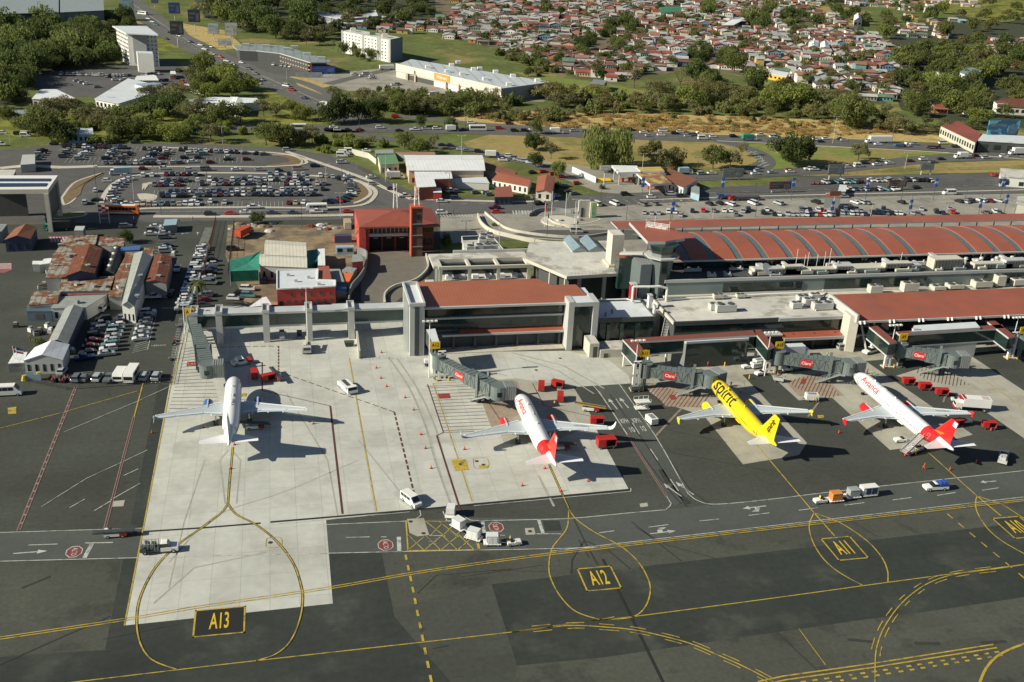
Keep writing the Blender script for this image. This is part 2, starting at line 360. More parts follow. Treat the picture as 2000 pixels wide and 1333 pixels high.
# ---------- lot islands and kerbs
def island(pts,m,kw=.9,z=.2,name='planted_island'):
 q=smooth(gw(pts+[pts[0]]),3)[:-1]
 b=MB();b.prism(q,.08,z,1);cx=sum(p[0]for p in q)/len(q);cy=sum(p[1]for p in q)/len(q)
 inn=[]
 for i,p in enumerate(q):
  d=Vector(q[(i+1)%len(q)])-Vector(q[i-1]);d.normalize();nn=Vector((-d.y,d.x))
  if nn.dot(Vector((cx-p[0],cy-p[1])))<0:nn=-nn
  inn.append((p[0]+nn.x*kw,p[1]+nn.y*kw))
 b.prism(inn,z-.02,z+.03,0)
 struct(b.build(name,[m,kerb]))
bare=mat('dry_planting_bed',(.17,.12,.06),.95,n=(.5,.25))
island([(118,388),(140,360),(170,347),(205,337),(190,346),(160,362),(148,390),(125,402)],bare)
island([(525,303),(560,303),(585,310),(592,318),(575,325),(520,326),(545,322),(570,316),(560,308)],bare)
island([(672,349),(705,356),(724,370),(726,382),(705,395),(690,398),(700,388),(706,376),(695,362)],bare,1.6)
island([(278,360),(300,356),(306,357),(285,364),(278,373)],kerb);island([(268,380),(285,379),(307,383),(300,393),(275,391)],kerb)
island([(85,425),(120,418),(165,415),(165,423),(110,429)],lawn)
island([(1130,425),(1150,424),(1175,430),(1130,440),(1100,436)],plaza)
def kerbline(pts,w=1.5,h=.16,name='kerb'):
 q=smooth(gw(pts),4);b=strip(q,w,.1+h,world=True);b2=strip(q,w,.07,world=True)
 n=len(b.v)
 for i in range(0,n-2,2):
  for k in(0,1):
   a,c=b.v[i+k],b.v[i+2+k];b.face([a,c,(c[0],c[1],.07),(a[0],a[1],.07)])
 struct(b.build(name,kerb))
kerbline([(185,327),(300,327),(420,326),(520,327),(590,322),(598,315),(580,306),(530,299),(450,296),(350,290),(280,289)])
kerbline([(198,398),(208,375),(235,352),(290,341),(400,339),(520,340),(620,345),(690,352),(728,368),(732,384),(705,402),(620,407),(480,406),(300,408),(270,411)],1.8)
kerbline([(300,424),(500,424),(690,421)],3)
kerbline([(0,330),(60,325),(120,328),(190,326)],4)
kerbline([(560,297),(700,345),(760,372),(800,388),(820,390),(1000,395),(1090,393)],2)
kerbline([(935,420),(950,440),(990,460),(1100,470)],.5,.1)
kerbline([(1400,276),(1560,284),(1700,291),(1830,298),(2000,312)],.7)
kerbline([(1250,392),(1500,384),(1800,377),(2000,372)],1.2)
# ---------- painted markings
def marks(name,m,items,z=.12):
 "items: (photo polyline, width, dash or None)"
 b=MB()
 for it in items:
  pts,wd=it[0],it[1];dash=it[2]if len(it)>2 else None
  q=gw(pts)
  if len(q)>3:q=smooth(q,5)
  if dash:
   on,off=dash;acc=0;cur=[];P=[Vector((*p,0))for p in q];state=True;rem=on;segs=[]
   cur=[P[0]]
   for i in range(len(P)-1):
    a,c=P[i],P[i+1];L_=(c-a).length;u=(c-a)/L_ if L_ else a;t=0
    while L_-t>rem:
     t+=rem;p=a+u*t
     if state:cur.append(p);segs.append(cur);cur=[];state=False;rem=off
     else:cur=[p];state=True;rem=on
    rem-=L_-t
    if state:cur.append(c)
   if state and len(cur)>1:segs.append(cur)
   for s_ in segs:strip([p.to_tuple()[:2]for p in s_],wd,z,b,world=True)
  else:strip(q,wd,z,b,world=True)
 return struct(b.build(name,m,recalc=False))
def quad(b,pts,z=.12,m=0):b.face([G(*p).to_tuple()[:2]+(z,)for p in pts],m)
yline=mat('yellow_marking_paint',(.44,.32,.04),.7,n=(1.5,.3),c2=(.17,.15,.06),s2=.5,t2=.58,w2=.1)
wline=mat('white_marking_paint',(.46,.48,.44),.7,n=(1.5,.25),c2=(.20,.21,.19),s2=.5,t2=.57,w2=.1)
rline=mat('dark_red_marking_paint',(.10,.033,.03),.75,n=(1.5,.25),c2=(.10,.06,.05),s2=.6,t2=.6)
pkline=mat('pale_red_marking_paint',(.24,.19,.17),.75,n=(1.5,.25))
blackline=mat('black_marking_paint',(.02,.02,.018),.7,n=None)
A13L=[(445,985),(433,1002),(400,1028),(350,1063),(305,1108),(275,1165),(267,1215),(274,1258),(297,1290),(345,1309)]
A13R=[(445,985),(462,1006),(500,1026),(540,1058),(572,1100),(588,1145),(591,1175),(585,1212),(568,1252),(540,1278),(500,1292)]
A12L=[(1111,995),(1108,1030),(1095,1050),(1078,1073),(1072,1105),(1076,1132),(1095,1167),(1125,1196),(1172,1212)]
A12R=[(1111,995),(1125,1015),(1160,1040),(1212,1068),(1245,1097),(1264,1128),(1270,1155),(1260,1187),(1233,1207),(1172,1212)]
A11L=[(1590,1003),(1582,1020),(1581,1038),(1590,1065),(1610,1095),(1640,1120),(1685,1145)]
A11R=[(1590,1003),(1640,1022),(1690,1055),(1720,1087),(1733,1115),(1734,1138)]
A10L=[(1908,970),(1905,985),(1910,1005),(1930,1035),(1960,1060),(2010,1088)]
A10R=[(1908,970),(1955,985),(2010,1020)]
EDGE=[(-20,1251),(240,1212),(400,1185),(640,1150),(800,1122),(920,1104),(1000,1093),(1075,1083)]
EDGE2=[(1075,1083),(1500,1034),(2050,972)]
leads=[[(455,874),(449,935),(445,985)],[(1072,908),(1111,995)],[(1478,870),(1590,1003)],[(1812,884),(1908,970)]]
def off(pts,d):
 q=gw(pts);out=[]
 for i,p in enumerate(q):
  a=Vector(q[min(i+1,len(q)-1)])-Vector(q[max(i-1,0)]);a.normalize();out.append((p[0]-a.y*d,p[1]+a.x*d))
 return out
def wmarks(name,m,items,z):
 b=MB()
 for q,wd in items:strip(smooth(q,5)if len(q)>3 else q,wd,z,b,world=True)
 return struct(b.build(name,m,recalc=False))
marks('stand_lead_in_outline',blackline,[(p,.5)for p in(A13L,A13R,leads[0],[(1072,908),(1111,995)])],.118)
marks('stand_lead_in_line',yline,[(p,.25)for p in(A13L,A13R,A12L,A12R,A11L,A11R,A10L,A10R)+tuple(leads)]+[([(1590,1003),(1630,1048)],.3),([(1908,970),(1955,1009)],.3)],.124)
wmarks('apron_edge_line',yline,[(off(e,s*.3),.22)for e in(EDGE,EDGE2)for s in(-1,1)],.122)
marks('apron_edge_white_line',wline,[([(1075,1078),(1500,1029),(1790,996),(2050,966)],.2)],.121)
marks('taxiway_centre_line',yline,[([(120,1337),(160,1332),(345,1310),(500,1292),(1000,1236),(1100,1222),(1172,1212)],.22),([(1172,1212),(1235,1206),(1500,1171),(1740,1138),(2050,1097)],.22),([(1000,1236),(1060,1228),(1120,1223),(1180,1226),(1240,1232),(1300,1245),(1350,1259),(1400,1280),(1450,1302),(1510,1333),(1540,1350)],.25),([(2050,1097),(1940,1113),(1870,1122),(1820,1137),(1780,1162),(1750,1192),(1725,1230),(1712,1267),(1709,1300),(1709,1350)],.2),([(1908,1350),(1925,1308),(1952,1280),(2000,1259),(2050,1245)],.45),([(1200,1206),(1172,1212),(1080,1224)],.2)],.124)
B1=[(1040,1230),(1120,1223),(1180,1226),(1240,1232),(1300,1245),(1350,1259),(1400,1280),(1450,1302),(1510,1333)]
B2=[(1940,1113),(1870,1122),(1820,1137),(1780,1162),(1750,1192),(1725,1230),(1712,1267),(1709,1290)]
def wm_dash(name,m,lines,wd,dash,z):
 b=MB()
 for q in lines:
  q=smooth(q,8);P=[Vector((*p,0))for p in q];s_=0;cur=[]
  for i in range(len(P)-1):
   L_=(P[i+1]-P[i]).length
   ph=s_%(dash[0]+dash[1])
   if ph<dash[0]:cur.append(P[i])
   else:
    if len(cur)>1:strip([p.to_tuple()[:2]for p in cur],wd,z,b,world=True)
    cur=[]
   s_+=L_
  if len(cur)>1:strip([p.to_tuple()[:2]for p in cur],wd,z,b,world=True)
 return struct(b.build(name,m,recalc=False))
def resamp(q,st=.5):
 out=[q[0]]
 for i in range(len(q)-1):
  a,c=Vector(q[i]),Vector(q[i+1]);n=max(1,int((c-a).length/st))
  for k in range(1,n+1):out.append(tuple(a+(c-a)*k/n))
 return out
def side(pts,d):
 q=resamp(smooth(gw(pts),6),.6);out=[]
 for i,p in enumerate(q):
  a=Vector(q[min(i+1,len(q)-1)])-Vector(q[max(i-1,0)]);a.normalize();out.append((p[0]-a.y*d,p[1]+a.x*d))
 return out
def dashed(b,q,wd,on,off_,z):
 s_=0;cur=[]
 for i in range(len(q)-1):
  if s_%(on+off_)<on:cur.append(q[i])
  else:
   if len(cur)>1:strip(cur,wd,z,b,world=True)
   cur=[]
  s_+=(Vector(q[i+1])-Vector(q[i])).length
 if len(cur)>1:strip(cur,wd,z,b,world=True)
b=MB()
for L0 in(B1,B2):
 for d in(-.75,.75):dashed(b,side(L0,d),.18,4,1.6,.125)
struct(b.build('turn_side_dashes',yline,recalc=False))
marks('dashed_boundary_line',yline,[([(792,1085),(803,1135),(845,1345)],.45,(1.7,1.7)),([(1850,1005),(2050,1172)],.3,(1.8,1.8))],.123)
HS=[(1480,1333),(1530,1322),(1700,1298),(1940,1260)]
b=MB()
strip(off(HS,0),.3,.123,b,world=True);strip(off(HS,-.9),.3,.123,b,world=True)
for d in(-1.9,-2.8):
 q=resamp(off(HS,d),.3);dashed(b,q,.4,1.2,1.0,.123)
struct(b.build('holding_position_marking',yline,recalc=False))
marks('thin_yellow_line',yline,[([(-20,843),(125,806),(268,765)],.2),([(280,748),(262,815)],.3),([(363,650),(333,757),(243,1223)],.25),([(682,700),(702,813),(735,1000)],.28),([(846,750),(922,981)],.25),([(1560,1229),(1612,1300)],.15),([(2000,800),(1915,738)],.25),([(1450,733),(1478,870)],.12),([(845,750),(1010,742)],.15),([(793,1018),(797,1077)],.3),([(797,1077),(936,1075)],.3),([(932,1057),(936,1075)],.5),([(828,1019),(880,1020)],.2)]+[([(797+i*32,1076),(828+i*32,1050)],.18)for i in range(4)]+[([(828+i*33,1076),(797+i*33,1046)],.18)for i in range(4)]+[([(840+i*25,1048),(865+i*25,1022)],.18)for i in range(3)]+[([(832+i*26,1020),(870+i*26,1050)],.18)for i in range(3)],.126)
box_y=MB()
for q in([(1881,898),(1909,898),(1916,920),(1888,921)],):pass
for q in([(881,899),(909,898),(916,919),(889,921)],[(935,910),(953,910),(955,914),(936,915)],[(320,812),(339,811),(338,817),(320,818)],[(15,798),(32,796),(32,809),(16,810)],[(471,769),(482,769),(482,776),(471,776)],[(1596,812),(1608,812),(1610,817),(1598,818)],[(575,798),(592,798),(592,802),(577,802)]):
 quad(box_y,q,.127)
struct(box_y.build('yellow_marking_block',yline,recalc=False))
marks('thin_yellow_box',yline,[([(924,897),(950,896),(953,914),(928,915),(924,897)],.15),([(521,1053),(547,1051),(548,1068),(521,1070),(521,1053)],.15)],.127)
marks('red_white_boundary',pkline,[([(36,1038),(148,757)],.75),([(204,1037),(262,815)],.6),([(1225,850),(1302,971)],.55),([(1280,853),(1330,800)],.6),([(1578,815),(1600,785)],.5),([(1842,787),(1852,757)],.5),([(1170,765),(1225,850)],.4)],.118)
marks('red_boundary_line',rline,[([(36,1038),(148,757)],.4,(2.4,.6)),([(204,1037),(262,815)],.3),([(437,709),(512,709)],.25),([(512,709),(512,764)],.3),([(512,764),(645,794)],.25),([(645,794),(669,1005)],.45),([(400,680),(544,677)],.3,(1.5,.6)),([(544,677),(544,727)],.35,(1.5,.6)),([(544,727),(770,806)],.3,(1.8,.8)),([(770,806),(811,975)],.4,(1.8,.8)),([(835,752),(866,846)],.25),([(866,846),(853,852)],.25),([(853,852),(900,1000)],.4),([(1040,750),(1063,794)],.2),([(1063,794),(1180,820)],.2),([(925,745),(990,840)],.2),([(1225,850),(1302,971)],.25),([(832,756),(930,752)],.2),([(866,846),(960,843)],.2)],.125)
def hatch(q,n,wd,m,z=.115):
 a,b_,c_,d_=[G(*p)for p in q];b=MB()
 for i in range(n):
  t=(i+.5)/n;p=a+(d_-a)*t;r_=b_+(c_-b_)*t
  strip([p.to_tuple()[:2],r_.to_tuple()[:2]],wd,z,b,world=True)
 return struct(b.build('hatched_zone',m,recalc=False))
hatch([(362,680),(395,672),(436,812),(327,810)],20,.22,rline)
hatch([(836,756),(925,752),(962,842),(867,846)],14,.2,rline)
def hatchdiag(poly,n,wd,m):
 P=[Vector(p)for p in gw(poly)];x0=min(p.x for p in P);x1=max(p.x for p in P);y0=min(p.y for p in P);y1=max(p.y for p in P);b=MB()
 k=1.35
 for i in range(n):
  c_=(x0-(y1)/k)+(i+.5)*((x1-x0)+(y1-y0)/k)/n
  hits=[]
  for j in range(len(P)):
   a,e=P[j],P[(j+1)%len(P)]
   fa,fe=a.x-a.y/k-c_,e.x-e.y/k-c_
   if fa*fe<0:t=fa/(fa-fe);hits.append(a+(e-a)*t)
  hits.sort(key=lambda v:v.y)
  for a,e in zip(hits[::2],hits[1::2]):strip([tuple(a),tuple(e)],wd,.115,b,world=True)
 return struct(b.build('hatched_zone',m,recalc=False))
hatchdiag([(1252,762),(1290,752),(1340,775),(1395,770),(1372,797),(1300,795)],24,.22,rline)
hatchdiag([(1535,745),(1600,730),(1640,772),(1620,780),(1560,762)],20,.22,rline)
hatchdiag([(1783,722),(1830,712),(1893,752),(1860,755),(1805,742)],18,.22,rline)
stain=MB()
quad(stain,[(1265,752),(1330,745),(1372,797),(1300,795)],.112);quad(stain,[(1535,748),(1600,728),(1650,775),(1560,775)],.112);quad(stain,[(925,745),(1010,745),(1030,800),(962,842)],.108)
struct(stain.build('stained_concrete',rub,recalc=False))
rb=MB()
quad(rb,[(1306,773),(1317,772),(1322,781),(1311,783)],.13);quad(rb,[(1565,742),(1576,740),(1573,750),(1564,752)],.13)
quad(rb,[(366,708),(392,707),(391,715),(364,716)],.13);quad(rb,[(855,771),(878,770),(880,779),(858,780)],.13)
struct(rb.build('red_marking_block',mat('red_marking_paint',(.26,.04,.03),.8,n=(2,.3)),recalc=False))
marks('white_road_line',wline,[([(-50,1043),(277,1033)],.2),([(637,1026),(795,1019)],.2),([(-50,1099),(300,1090),(770,1079),(1075,1073),(1170,1070)],.22),([(905,1008),(915,1015),(935,1018),(1050,1016),(1125,1013),(1230,1003),(1300,997)],.22),([(1300,997),(1310,986),(1302,971),(1225,850),(1168,765),(1150,750)],.22),([(1205,745),(1280,853),(1335,950),(1345,966),(1365,980),(1400,986),(1500,977),(1700,953),(2050,915)],.22),([(700,705),(660,640)],.01),([(180,1063),(165,1091)],.8),([(166,1062),(221,1061)],.3),([(779,1050),(780,1079)],.8),([(942,1018),(946,1042)],.7),([(1052,1016),(1061,1044)],.7),([(1048,1044),(1096,1044)],.25),([(946,1046),(987,1047)],.2),([(81,991),(170,935),(240,903)],.16),([(240,903),(288,880)],.16),([(136,993),(166,976)],.2),([(184,999),(216,980)],.2),([(216,978),(274,945)],.2),([(242,930),(270,917)],.2),([(125,845),(268,785),(333,755)],.15),([(530,1026),(800,1001)],.15),([(925,989),(1232,961)],.18),([(1232,961),(1232,955)],.2),([(865,1000),(873,1018)],.2),([(820,998),(822,1008),(812,1015)],.2),([(870,1018),(880,1018)],.2)],.122)
marks('white_dashes',wline,[([(a,b_),(c_,d_)],.22)for a,b_,c_,d_ in((55,1066,113,1064),(675,1051,722,1050),(744,1050,755,1050),(1267,1031,1305,1026),(1366,1019,1404,1015),(1462,1008,1503,1003),(1560,998,1597,993),(1649,988,1688,983),(1743,978,1780,973),(1830,969,1866,963),(1918,959,1950,954),(1170,1042,1200,1038),(1203,780,1216,799),(1235,827,1249,849),(1270,878,1285,900),(1309,937,1325,960),(838,1047,870,1048),(1060,968,1061,968))],.122)
b=MB()
for x in range(12):quad(b,[(704+x*6.7,696.5-x*.2),(707.6+x*6.7,696.4-x*.2),(707.9+x*6.7,704-x*.2),(704+x*6.7,704-x*.2)],.122)
for k in range(16):quad(b,[(858+k*6,420),(861+k*6,420),(865+k*6,424),(862+k*6,424)],.122)
for k in range(8):quad(b,[(1000+k*6,412),(1003+k*6,412),(1005+k*6,420),(1002+k*6,420)],.122)
for k in range(7):quad(b,[(916+k*2.2,698+k*4),(921+k*2.2,697.5+k*4),(922.5+k*2.2,701+k*4),(917.5+k*2.2,701.3+k*4)],.128)
for k in range(26):
 t=k/25;x=350+(333-350)*t;y=620+(700-620)*t;quad(b,[(x,y),(x+14-2*t,y-1.5),(x+14-2*t,y-.9),(x,y+.6)],.122)
for k in range(22):t=k/21;x=400-15*t;y=446+40*t;quad(b,[(x,y),(x+17,y),(x+17,y+.5),(x,y+.5)],.122)
struct(b.build('white_blocks_marking',wline,recalc=False))
def arrow(b,p,ang,L_=4,wd=.3,curl=False):
 g=G(*p);u=Vector((math.cos(ang),math.sin(ang),0));v=Vector((-u.y,u.x,0))
 f=lambda a,c_:(g+u*a+v*c_).to_tuple()[:2]+(.123,)
 b.face([f(-L_/2,-wd/2),f(L_*.2,-wd/2),f(L_*.2,wd/2),f(-L_/2,wd/2)]);b.face([f(L_*.2,-.65),f(L_/2,0),f(L_*.2,.65)])
 if curl:b.face([f(-L_*.2,wd/2),f(0,wd/2),f(L_*.05,1.2),f(-L_*.15,1.1)]);b.face([f(-L_*.1,1.05),f(L_*.05,1.0),f(L_*.25,1.5),f(-L_*.05,1.75)])
b=MB()
for p,a in(((1197,790),R(95)),((1219,788),R(95)),((1313,958),R(110)),((1337,955),R(110))):arrow(b,p,a,6)
arrow(b,(60,1080),0,6);arrow(b,(1295,1041),R(3),5.5,curl=True);arrow(b,(1473,992),R(183),5.5,curl=True);arrow(b,(1930,942),R(180),4);arrow(b,(386,457),R(90),3.5);arrow(b,(361,457),R(200),3)
struct(b.build('arrow_marking',wline,recalc=False))
def gtext(body,p,size,rot,m,sx=1,sy=1,z=.13,name='painted_lettering'):
 me=textmesh(body,size);me.materials.clear();me.materials.append(m)
 g=G(*p);me.transform(Matrix.Translation((g.x,g.y,z))@Matrix.Rotation(rot,4,'Z')@Matrix.Diagonal((sx,sy,1,1)))
 o=bpy.data.objects.new(name,me);C.objects.link(o);return struct(o)
def signbox(c,hw,hh,txt,size):
 g=G(*c);b=MB();b.face([(g.x-hw,g.y-hh,.119),(g.x+hw,g.y-hh,.119),(g.x+hw,g.y+hh,.119),(g.x-hw,g.y+hh,.119)])
 struct(b.build('stand_number_panel',blackline if txt=='A13' else asphalt_dark,recalc=False))
 b=MB();e=.3
 for x0,x1,y0,y1 in((-hw,hw,-hh,-hh+e),(-hw,hw,hh-e,hh),(-hw,-hw+e,-hh,hh),(hw-e,hw,-hh,hh)):
  b.face([(g.x+x0,g.y+y0,.128),(g.x+x1,g.y+y0,.128),(g.x+x1,g.y+y1,.128),(g.x+x0,g.y+y1,.128)])
 struct(b.build('stand_number_frame',yline,recalc=False))
 gtext(txt,c,size,0,mat('yellow_letter_paint',(.62,.42,.02),.7,n=(2,.15)),.38,1.15)
signbox((429,1215),4.3,3.7,'A13',5.3);signbox((1170,1131),3.4,3.6,'A12',5.4);signbox((1649,1072),3.3,3.9,'A11',5.6);signbox((1986,1031),3.3,3.9,'A10',5.6)
for x,y in((1220,824),(1243,823)):gtext('KPH',(x,y),2.4,0,wline,.45,1.4)
for x,y in((1234,841),(1256,839)):gtext('10',(x,y),2.4,0,wline,.6,1.5)
for x,y,k in((145,1079,-1),(753,1066,-1),(969,1031,1)):
 g=G(x,y);b=MB()
 oc=lambda r_,z:[(g.x+r_*math.cos(R(22.5+45*i)),g.y+1.25*r_*math.sin(R(22.5+45*i)),z)for i in range(8)]
 b.face(oc(1.6,.123),0);b.face(oc(1.42,.128),1)
 struct(b.build('stop_marking',[wline,mat('stop_red_paint',(.20,.045,.04),.7,n=(2,.3))],recalc=False))
 gtext('ALTO',(x,y),1.25,R(90*k),wline,.8,1.1,.134)
for k in range(3):
 for x in(845,):gtext('- -',(x,1054+k*5),1.5,0,wline,1.2,.5)
gtext('LENTO',(310,676),1.2,0,wline);gtext('CARGA',(328,603),1.1,0,wline)
struct_w=wline
gtext('< A13',(376,712),1.2,0,wline,.9,.9,.14)
b=MB()
for i in range(7):quad(b,[(97+i*6,464+i*.0),(100+i*6,464),(104+i*6,473),(101+i*6,473)],.13,i%2*0)
for i in range(5):quad(b,[(-10,516+i*2.2),(22,515.5+i*2.2),(22,516.6+i*2.2),(-10,517.1+i*2.2)],.13)
struct(b.build('pale_striped_marking',mat('pale_pink_paint',(.50,.42,.40),.8,n=(1,.2)),recalc=False))
b=MB();quad(b,[(-10,515),(24,515),(24,528),(10,534),(-10,534)],.124);quad(b,[(94,463),(142,461),(143,474),(97,475)],.124);struct(b.build('red_striped_marking',mat('faded_red_paint',(.24,.09,.09),.85,n=(1,.3)),recalc=False))
marks('sealed_joint',seal_m,[([(260,1041),(400,1032),(509,1023)],.55),([(528,1021),(800,998),(925,986),(1232,957)],.6),([(1177,1093),(1205,1150),(1300,1345)],.5)],.111)
marks('tyre_marks',tyre_m,[([(1120,1014),(1145,1065),(1167,1105)],.3),([(1233,1020),(1330,1097)],.28),([(1240,1030),(1300,1065),(1395,1091)],.25),([(1115,1122),(1117,1095),(1140,1058)],.3),([(1145,1058),(1190,1078),(1230,1112)],.3),([(1175,770),(1240,870),(1300,950),(1330,985)],.3),([(1190,770),(1262,870),(1340,990)],.3),([(1225,770),(1345,955),(1390,990)],.22),([(-20,1308),(120,1246),(215,1205)],.3),([(42,1150),(98,1127)],.45),([(1515,1234),(1595,1310)],.2),([(1655,1250),(1706,1255)],.7),([(1786,1257),(1835,1258)],.7),([(1915,1257),(1965,1254)],.7),([(1130,1055),(1150,1090)],.2),([(350,1220),(200,1250)],.15),([(1300,840),(1420,865)],.2),([(1310,885),(1500,920)],.2),([(1560,905),(1680,950)],.2),([(1665,1020),(1715,1050)],.25),([(960,1115),(1075,1118)],.1),([(900,1128),(1010,1112),(1060,1105)],.12),([(815,1160),(852,1125)],.12),([(852,1125),(1000,1112)],.12),([(845,1268),(875,1262)],.2),([(730,1295),(1180,1210)],.01),([(1290,918),(1305,945)],1.2),([(1310,950),(1345,985)],1.2)],.112)
marks('concrete_scuff_marks',scuff,[([(760,700),(800,760),(830,830),(850,900),(880,985)],.5),([(775,700),(815,760),(848,830),(868,900),(895,985)],.45),([(440,985),(430,900),(446,880)],.35),([(462,985),(470,900),(452,880)],.3),([(560,770),(640,900),(660,1010)],.3),([(330,1100),(420,1010),(560,960),(700,900)],.3),([(1000,690),(1100,715),(1180,760)],.5),([(1015,700),(1090,725),(1160,770)],.4),([(300,1180),(380,1110),(520,1080)],.35),([(1052,930),(1082,990)],.5),([(870,700),(990,735)],.4),([(700,860),(780,960)],.25),([(520,640),(640,650),(760,640)],.4),([(330,1150),(360,1020),(400,900)],.25)],.1)
b=MB()
for p in((802,1020),(827,1043),(528,1061),(931,902),(944,909),(1094,701),(1047,724),(899,908),(1035,1039)):
 g=G(*p);b.face([(g.x+.45*math.cos(i*.785),g.y+.45*math.sin(i*.785),.135)for i in range(8)])
struct(b.build('manhole_covers',asphalt_dark,recalc=False))
b=MB()
rr=random.Random(3)
for lot in(((1175,405),(1990,392),54,5),((1200,424),(2000,414),60,5),((1175,396),(1990,383),50,4),):
 a,c_=G(*lot[0]),G(*lot[1])
 for i in range(lot[2]):
  p=a+(c_-a)*i/lot[2];strip([(p.x,p.y),(p.x-1.2,p.y+lot[3])],.16,.121,b,world=True)
for(a,c_,n)in(((300,358),(640,355),46),((300,380),(630,376),46),((130,314),(480,314),40),((270,402),(560,401),36),((120,290),(480,295),40)):
 a,c_=G(*a),G(*c_)
 for i in range(n):p=a+(c_-a)*i/n;strip([(p.x,p.y-5),(p.x,p.y+5)],.14,.125,b,world=True)
for i in range(14):
 t=i/13;strip(gw([(318-40*t,452+36*t*2.2),(347-22*t,452+36*t*2.2)]),.14,.121,b,world=True)
for i in range(16):
 x=195+i*8;strip(gw([(x,733),(x-3,749)]),.13,.121,b,world=True)
strip(gw([(306,614),(288,684)]),.16,.121,b,world=True)
for i in range(5):strip(gw([(258+i*1.5,690-i*4),(290,682-i*4)]),.16,.121,b,world=True)
struct(b.build('parking_bay_lines',wline,recalc=False))
marks('highway_lines',wline,[(highway[1:],.25,(4,6)),([(1510,284),(1700,291),(2000,306)],.8,(3,7)),([(1385,276),(1440,289),(1478,302),(1490,318),(1472,330)],.3),([(240,0),(320,60),(440,124),(600,195),(660,220)],.3,(4,6)),([(250,2),(380,88),(520,152),(640,205)],.4),([(860,400),(1000,396),(1250,383),(1500,374),(2000,361)],.25,(3,5)),([(220,415),(700,411)],.25)]+[([(1461+i*5,299+i*4.5),(1478+i*4,297+i*4.2)],.6)for i in range(7)],.14)
# ---------- building helpers
def tr(px,z):return[G(x,y,z).to_tuple()[:2]for x,y in px]
def part(mb,name,mats,root,sub=None,**k):return child(mb,name,mats,sub or root,**k)
def bprism(root,name,pts,z0,z1,m,top=None,sub=None):
 b=MB();b.prism(pts,z0,z1,0,1 if top else None);return part(b,name,[m,top]if top else m,root,sub)
def bbox(root,name,a,c_,m,top=None,sub=None):
 b=MB();b.box(a,c_,0,1 if top else None);return part(b,name,[m,top]if top else m,root,sub)
def windows(root,p0,p1,z0,z1,nx,nz,m=None,fx=.55,fz=.5,name='window',out=.06,skip=None,hood=False):
 "one mesh per window, set proud of the wall p0-p1"
 p0,p1=Vector((*p0[:2],0)),Vector((*p1[:2],0));L_=(p1-p0).length;u=(p1-p0)/L_;nrm=Vector((u.y,-u.x,0))
 wx,wz=L_/nx*fx,(z1-z0)/nz*fz
 b=MB();b.box((-wx/2,-out,-wz/2),(wx/2,out,wz/2));first=None
 for i in range(nx):
  for j in range(nz):
   if skip and skip(i,j):continue
   c_=p0+u*(L_*(i+.5)/nx);c_.z=z0+(z1-z0)*(j+.5)/nz
   if first is None:first=b.build(name,m or glass);o=first
   else:o=first.copy();C.objects.link(o)
   o.parent=root;o.location=c_-Vector(root.location);o.rotation_euler=(0,0,math.atan2(u.y,u.x))
def glazing(root,p0,p1,z0,z1,nx,nz,m=None,mm=None,depth=.25,name='glazing',mw=.12,sub=None):
 "curtain wall: one glass sheet (thin box) with proud mullions as its child"
 p0,p1=Vector((*p0[:2],0)),Vector((*p1[:2],0));L_=(p1-p0).length;u=(p1-p0)/L_;n=Vector((u.y,-u.x,0))
 b=MB();q=[p0,p1,p1+n*depth,p0+n*depth];b.prism([v[:2]for v in q],z0,z1)
 g=part(b,name,m or glass,root,sub)
 b=MB();o=n*(depth+.03)
 for i in range(nx+1):p=p0+u*(L_*i/nx)+o;b.box2=None;b.bar(p+Vector((0,0,z0)),p+Vector((0,0,z1)),mw,mw)
 for j in range(1,nz):b.bar(p0+o+Vector((0,0,z0+(z1-z0)*j/nz)),p1+o+Vector((0,0,z0+(z1-z0)*j/nz)),mw,mw)
 if sub is None:child(b,'mullions',midgrey,g)
 else:child(b,'mullions',midgrey,root)
 return g
mull=midgrey
# ---------- pier building with the red metal roof
t=thing('pier_building','three storey glazed pier building with red metal roof between grey tower and grey portal','building',(56,266,0))
bbox(t,'core',(36,266.6,0),(76,281,12.4),darkgrey)
b=MB();b.prism([(35.8,265),(82.6,265),(82.8,269.2),(81.5,276.8),(74.5,277),(71.2,281.9),(35.8,282)],12.6,13.0,0,ztop=[13.0,13.0,13.25,13.7,13.7,14,14])
rf=part(b,'roof',redroof,t)
b=MB();b.prism([(35.8,281.9),(71.2,281.9),(71.2,282.5),(35.8,282.5)],12.8,14.5);b.prism([(71.2,281.9),(74.6,277),(75.2,277.3),(71.7,282.5)],12.8,14.6);b.prism([(74.6,277),(81.6,276.8),(81.6,277.4),(75.2,277.4)],12.8,14.4)
child(b,'roof_upstand',redroof_s,rf)
bbox(t,'gutter',(35.8,264.3,12.5),(76,265,13.05),lightgrey)
glazing(t,(36,266.6),(75.6,266.6),9.7,12.4,34,2)
bbox(t,'ledge',(35.6,265.6,8.9),(75.8,266.3,9.4),lightgrey)
glazing(t,(36,266.6),(75.6,266.6),5.6,8.9,34,3,glass)
b=MB();b.prism([(46,264.6),(75.6,264.6),(75.6,266.4),(46,266.4)],4.6,5.3,ztop=[4.9,4.9,5.5,5.5]);part(b,'canopy',mat('orange_red_canopy',(.33,.09,.05),.6,n=(.3,.1)),t)
bbox(t,'canopy_fascia',(41,264.2,4.3),(75.6,264.6,4.85),lightgrey)
for i in range(6):bbox(t,'column',(44+i*6,265,0),(44.6+i*6,265.5,4.4),darkgrey)
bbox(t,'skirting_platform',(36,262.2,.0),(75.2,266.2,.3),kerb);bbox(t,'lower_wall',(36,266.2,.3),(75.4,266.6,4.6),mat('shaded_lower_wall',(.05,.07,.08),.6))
t=thing('stair_tower','tall grey clad stair tower with a dark vertical stripe at left end of the pier building','tower',(33.6,262,0))
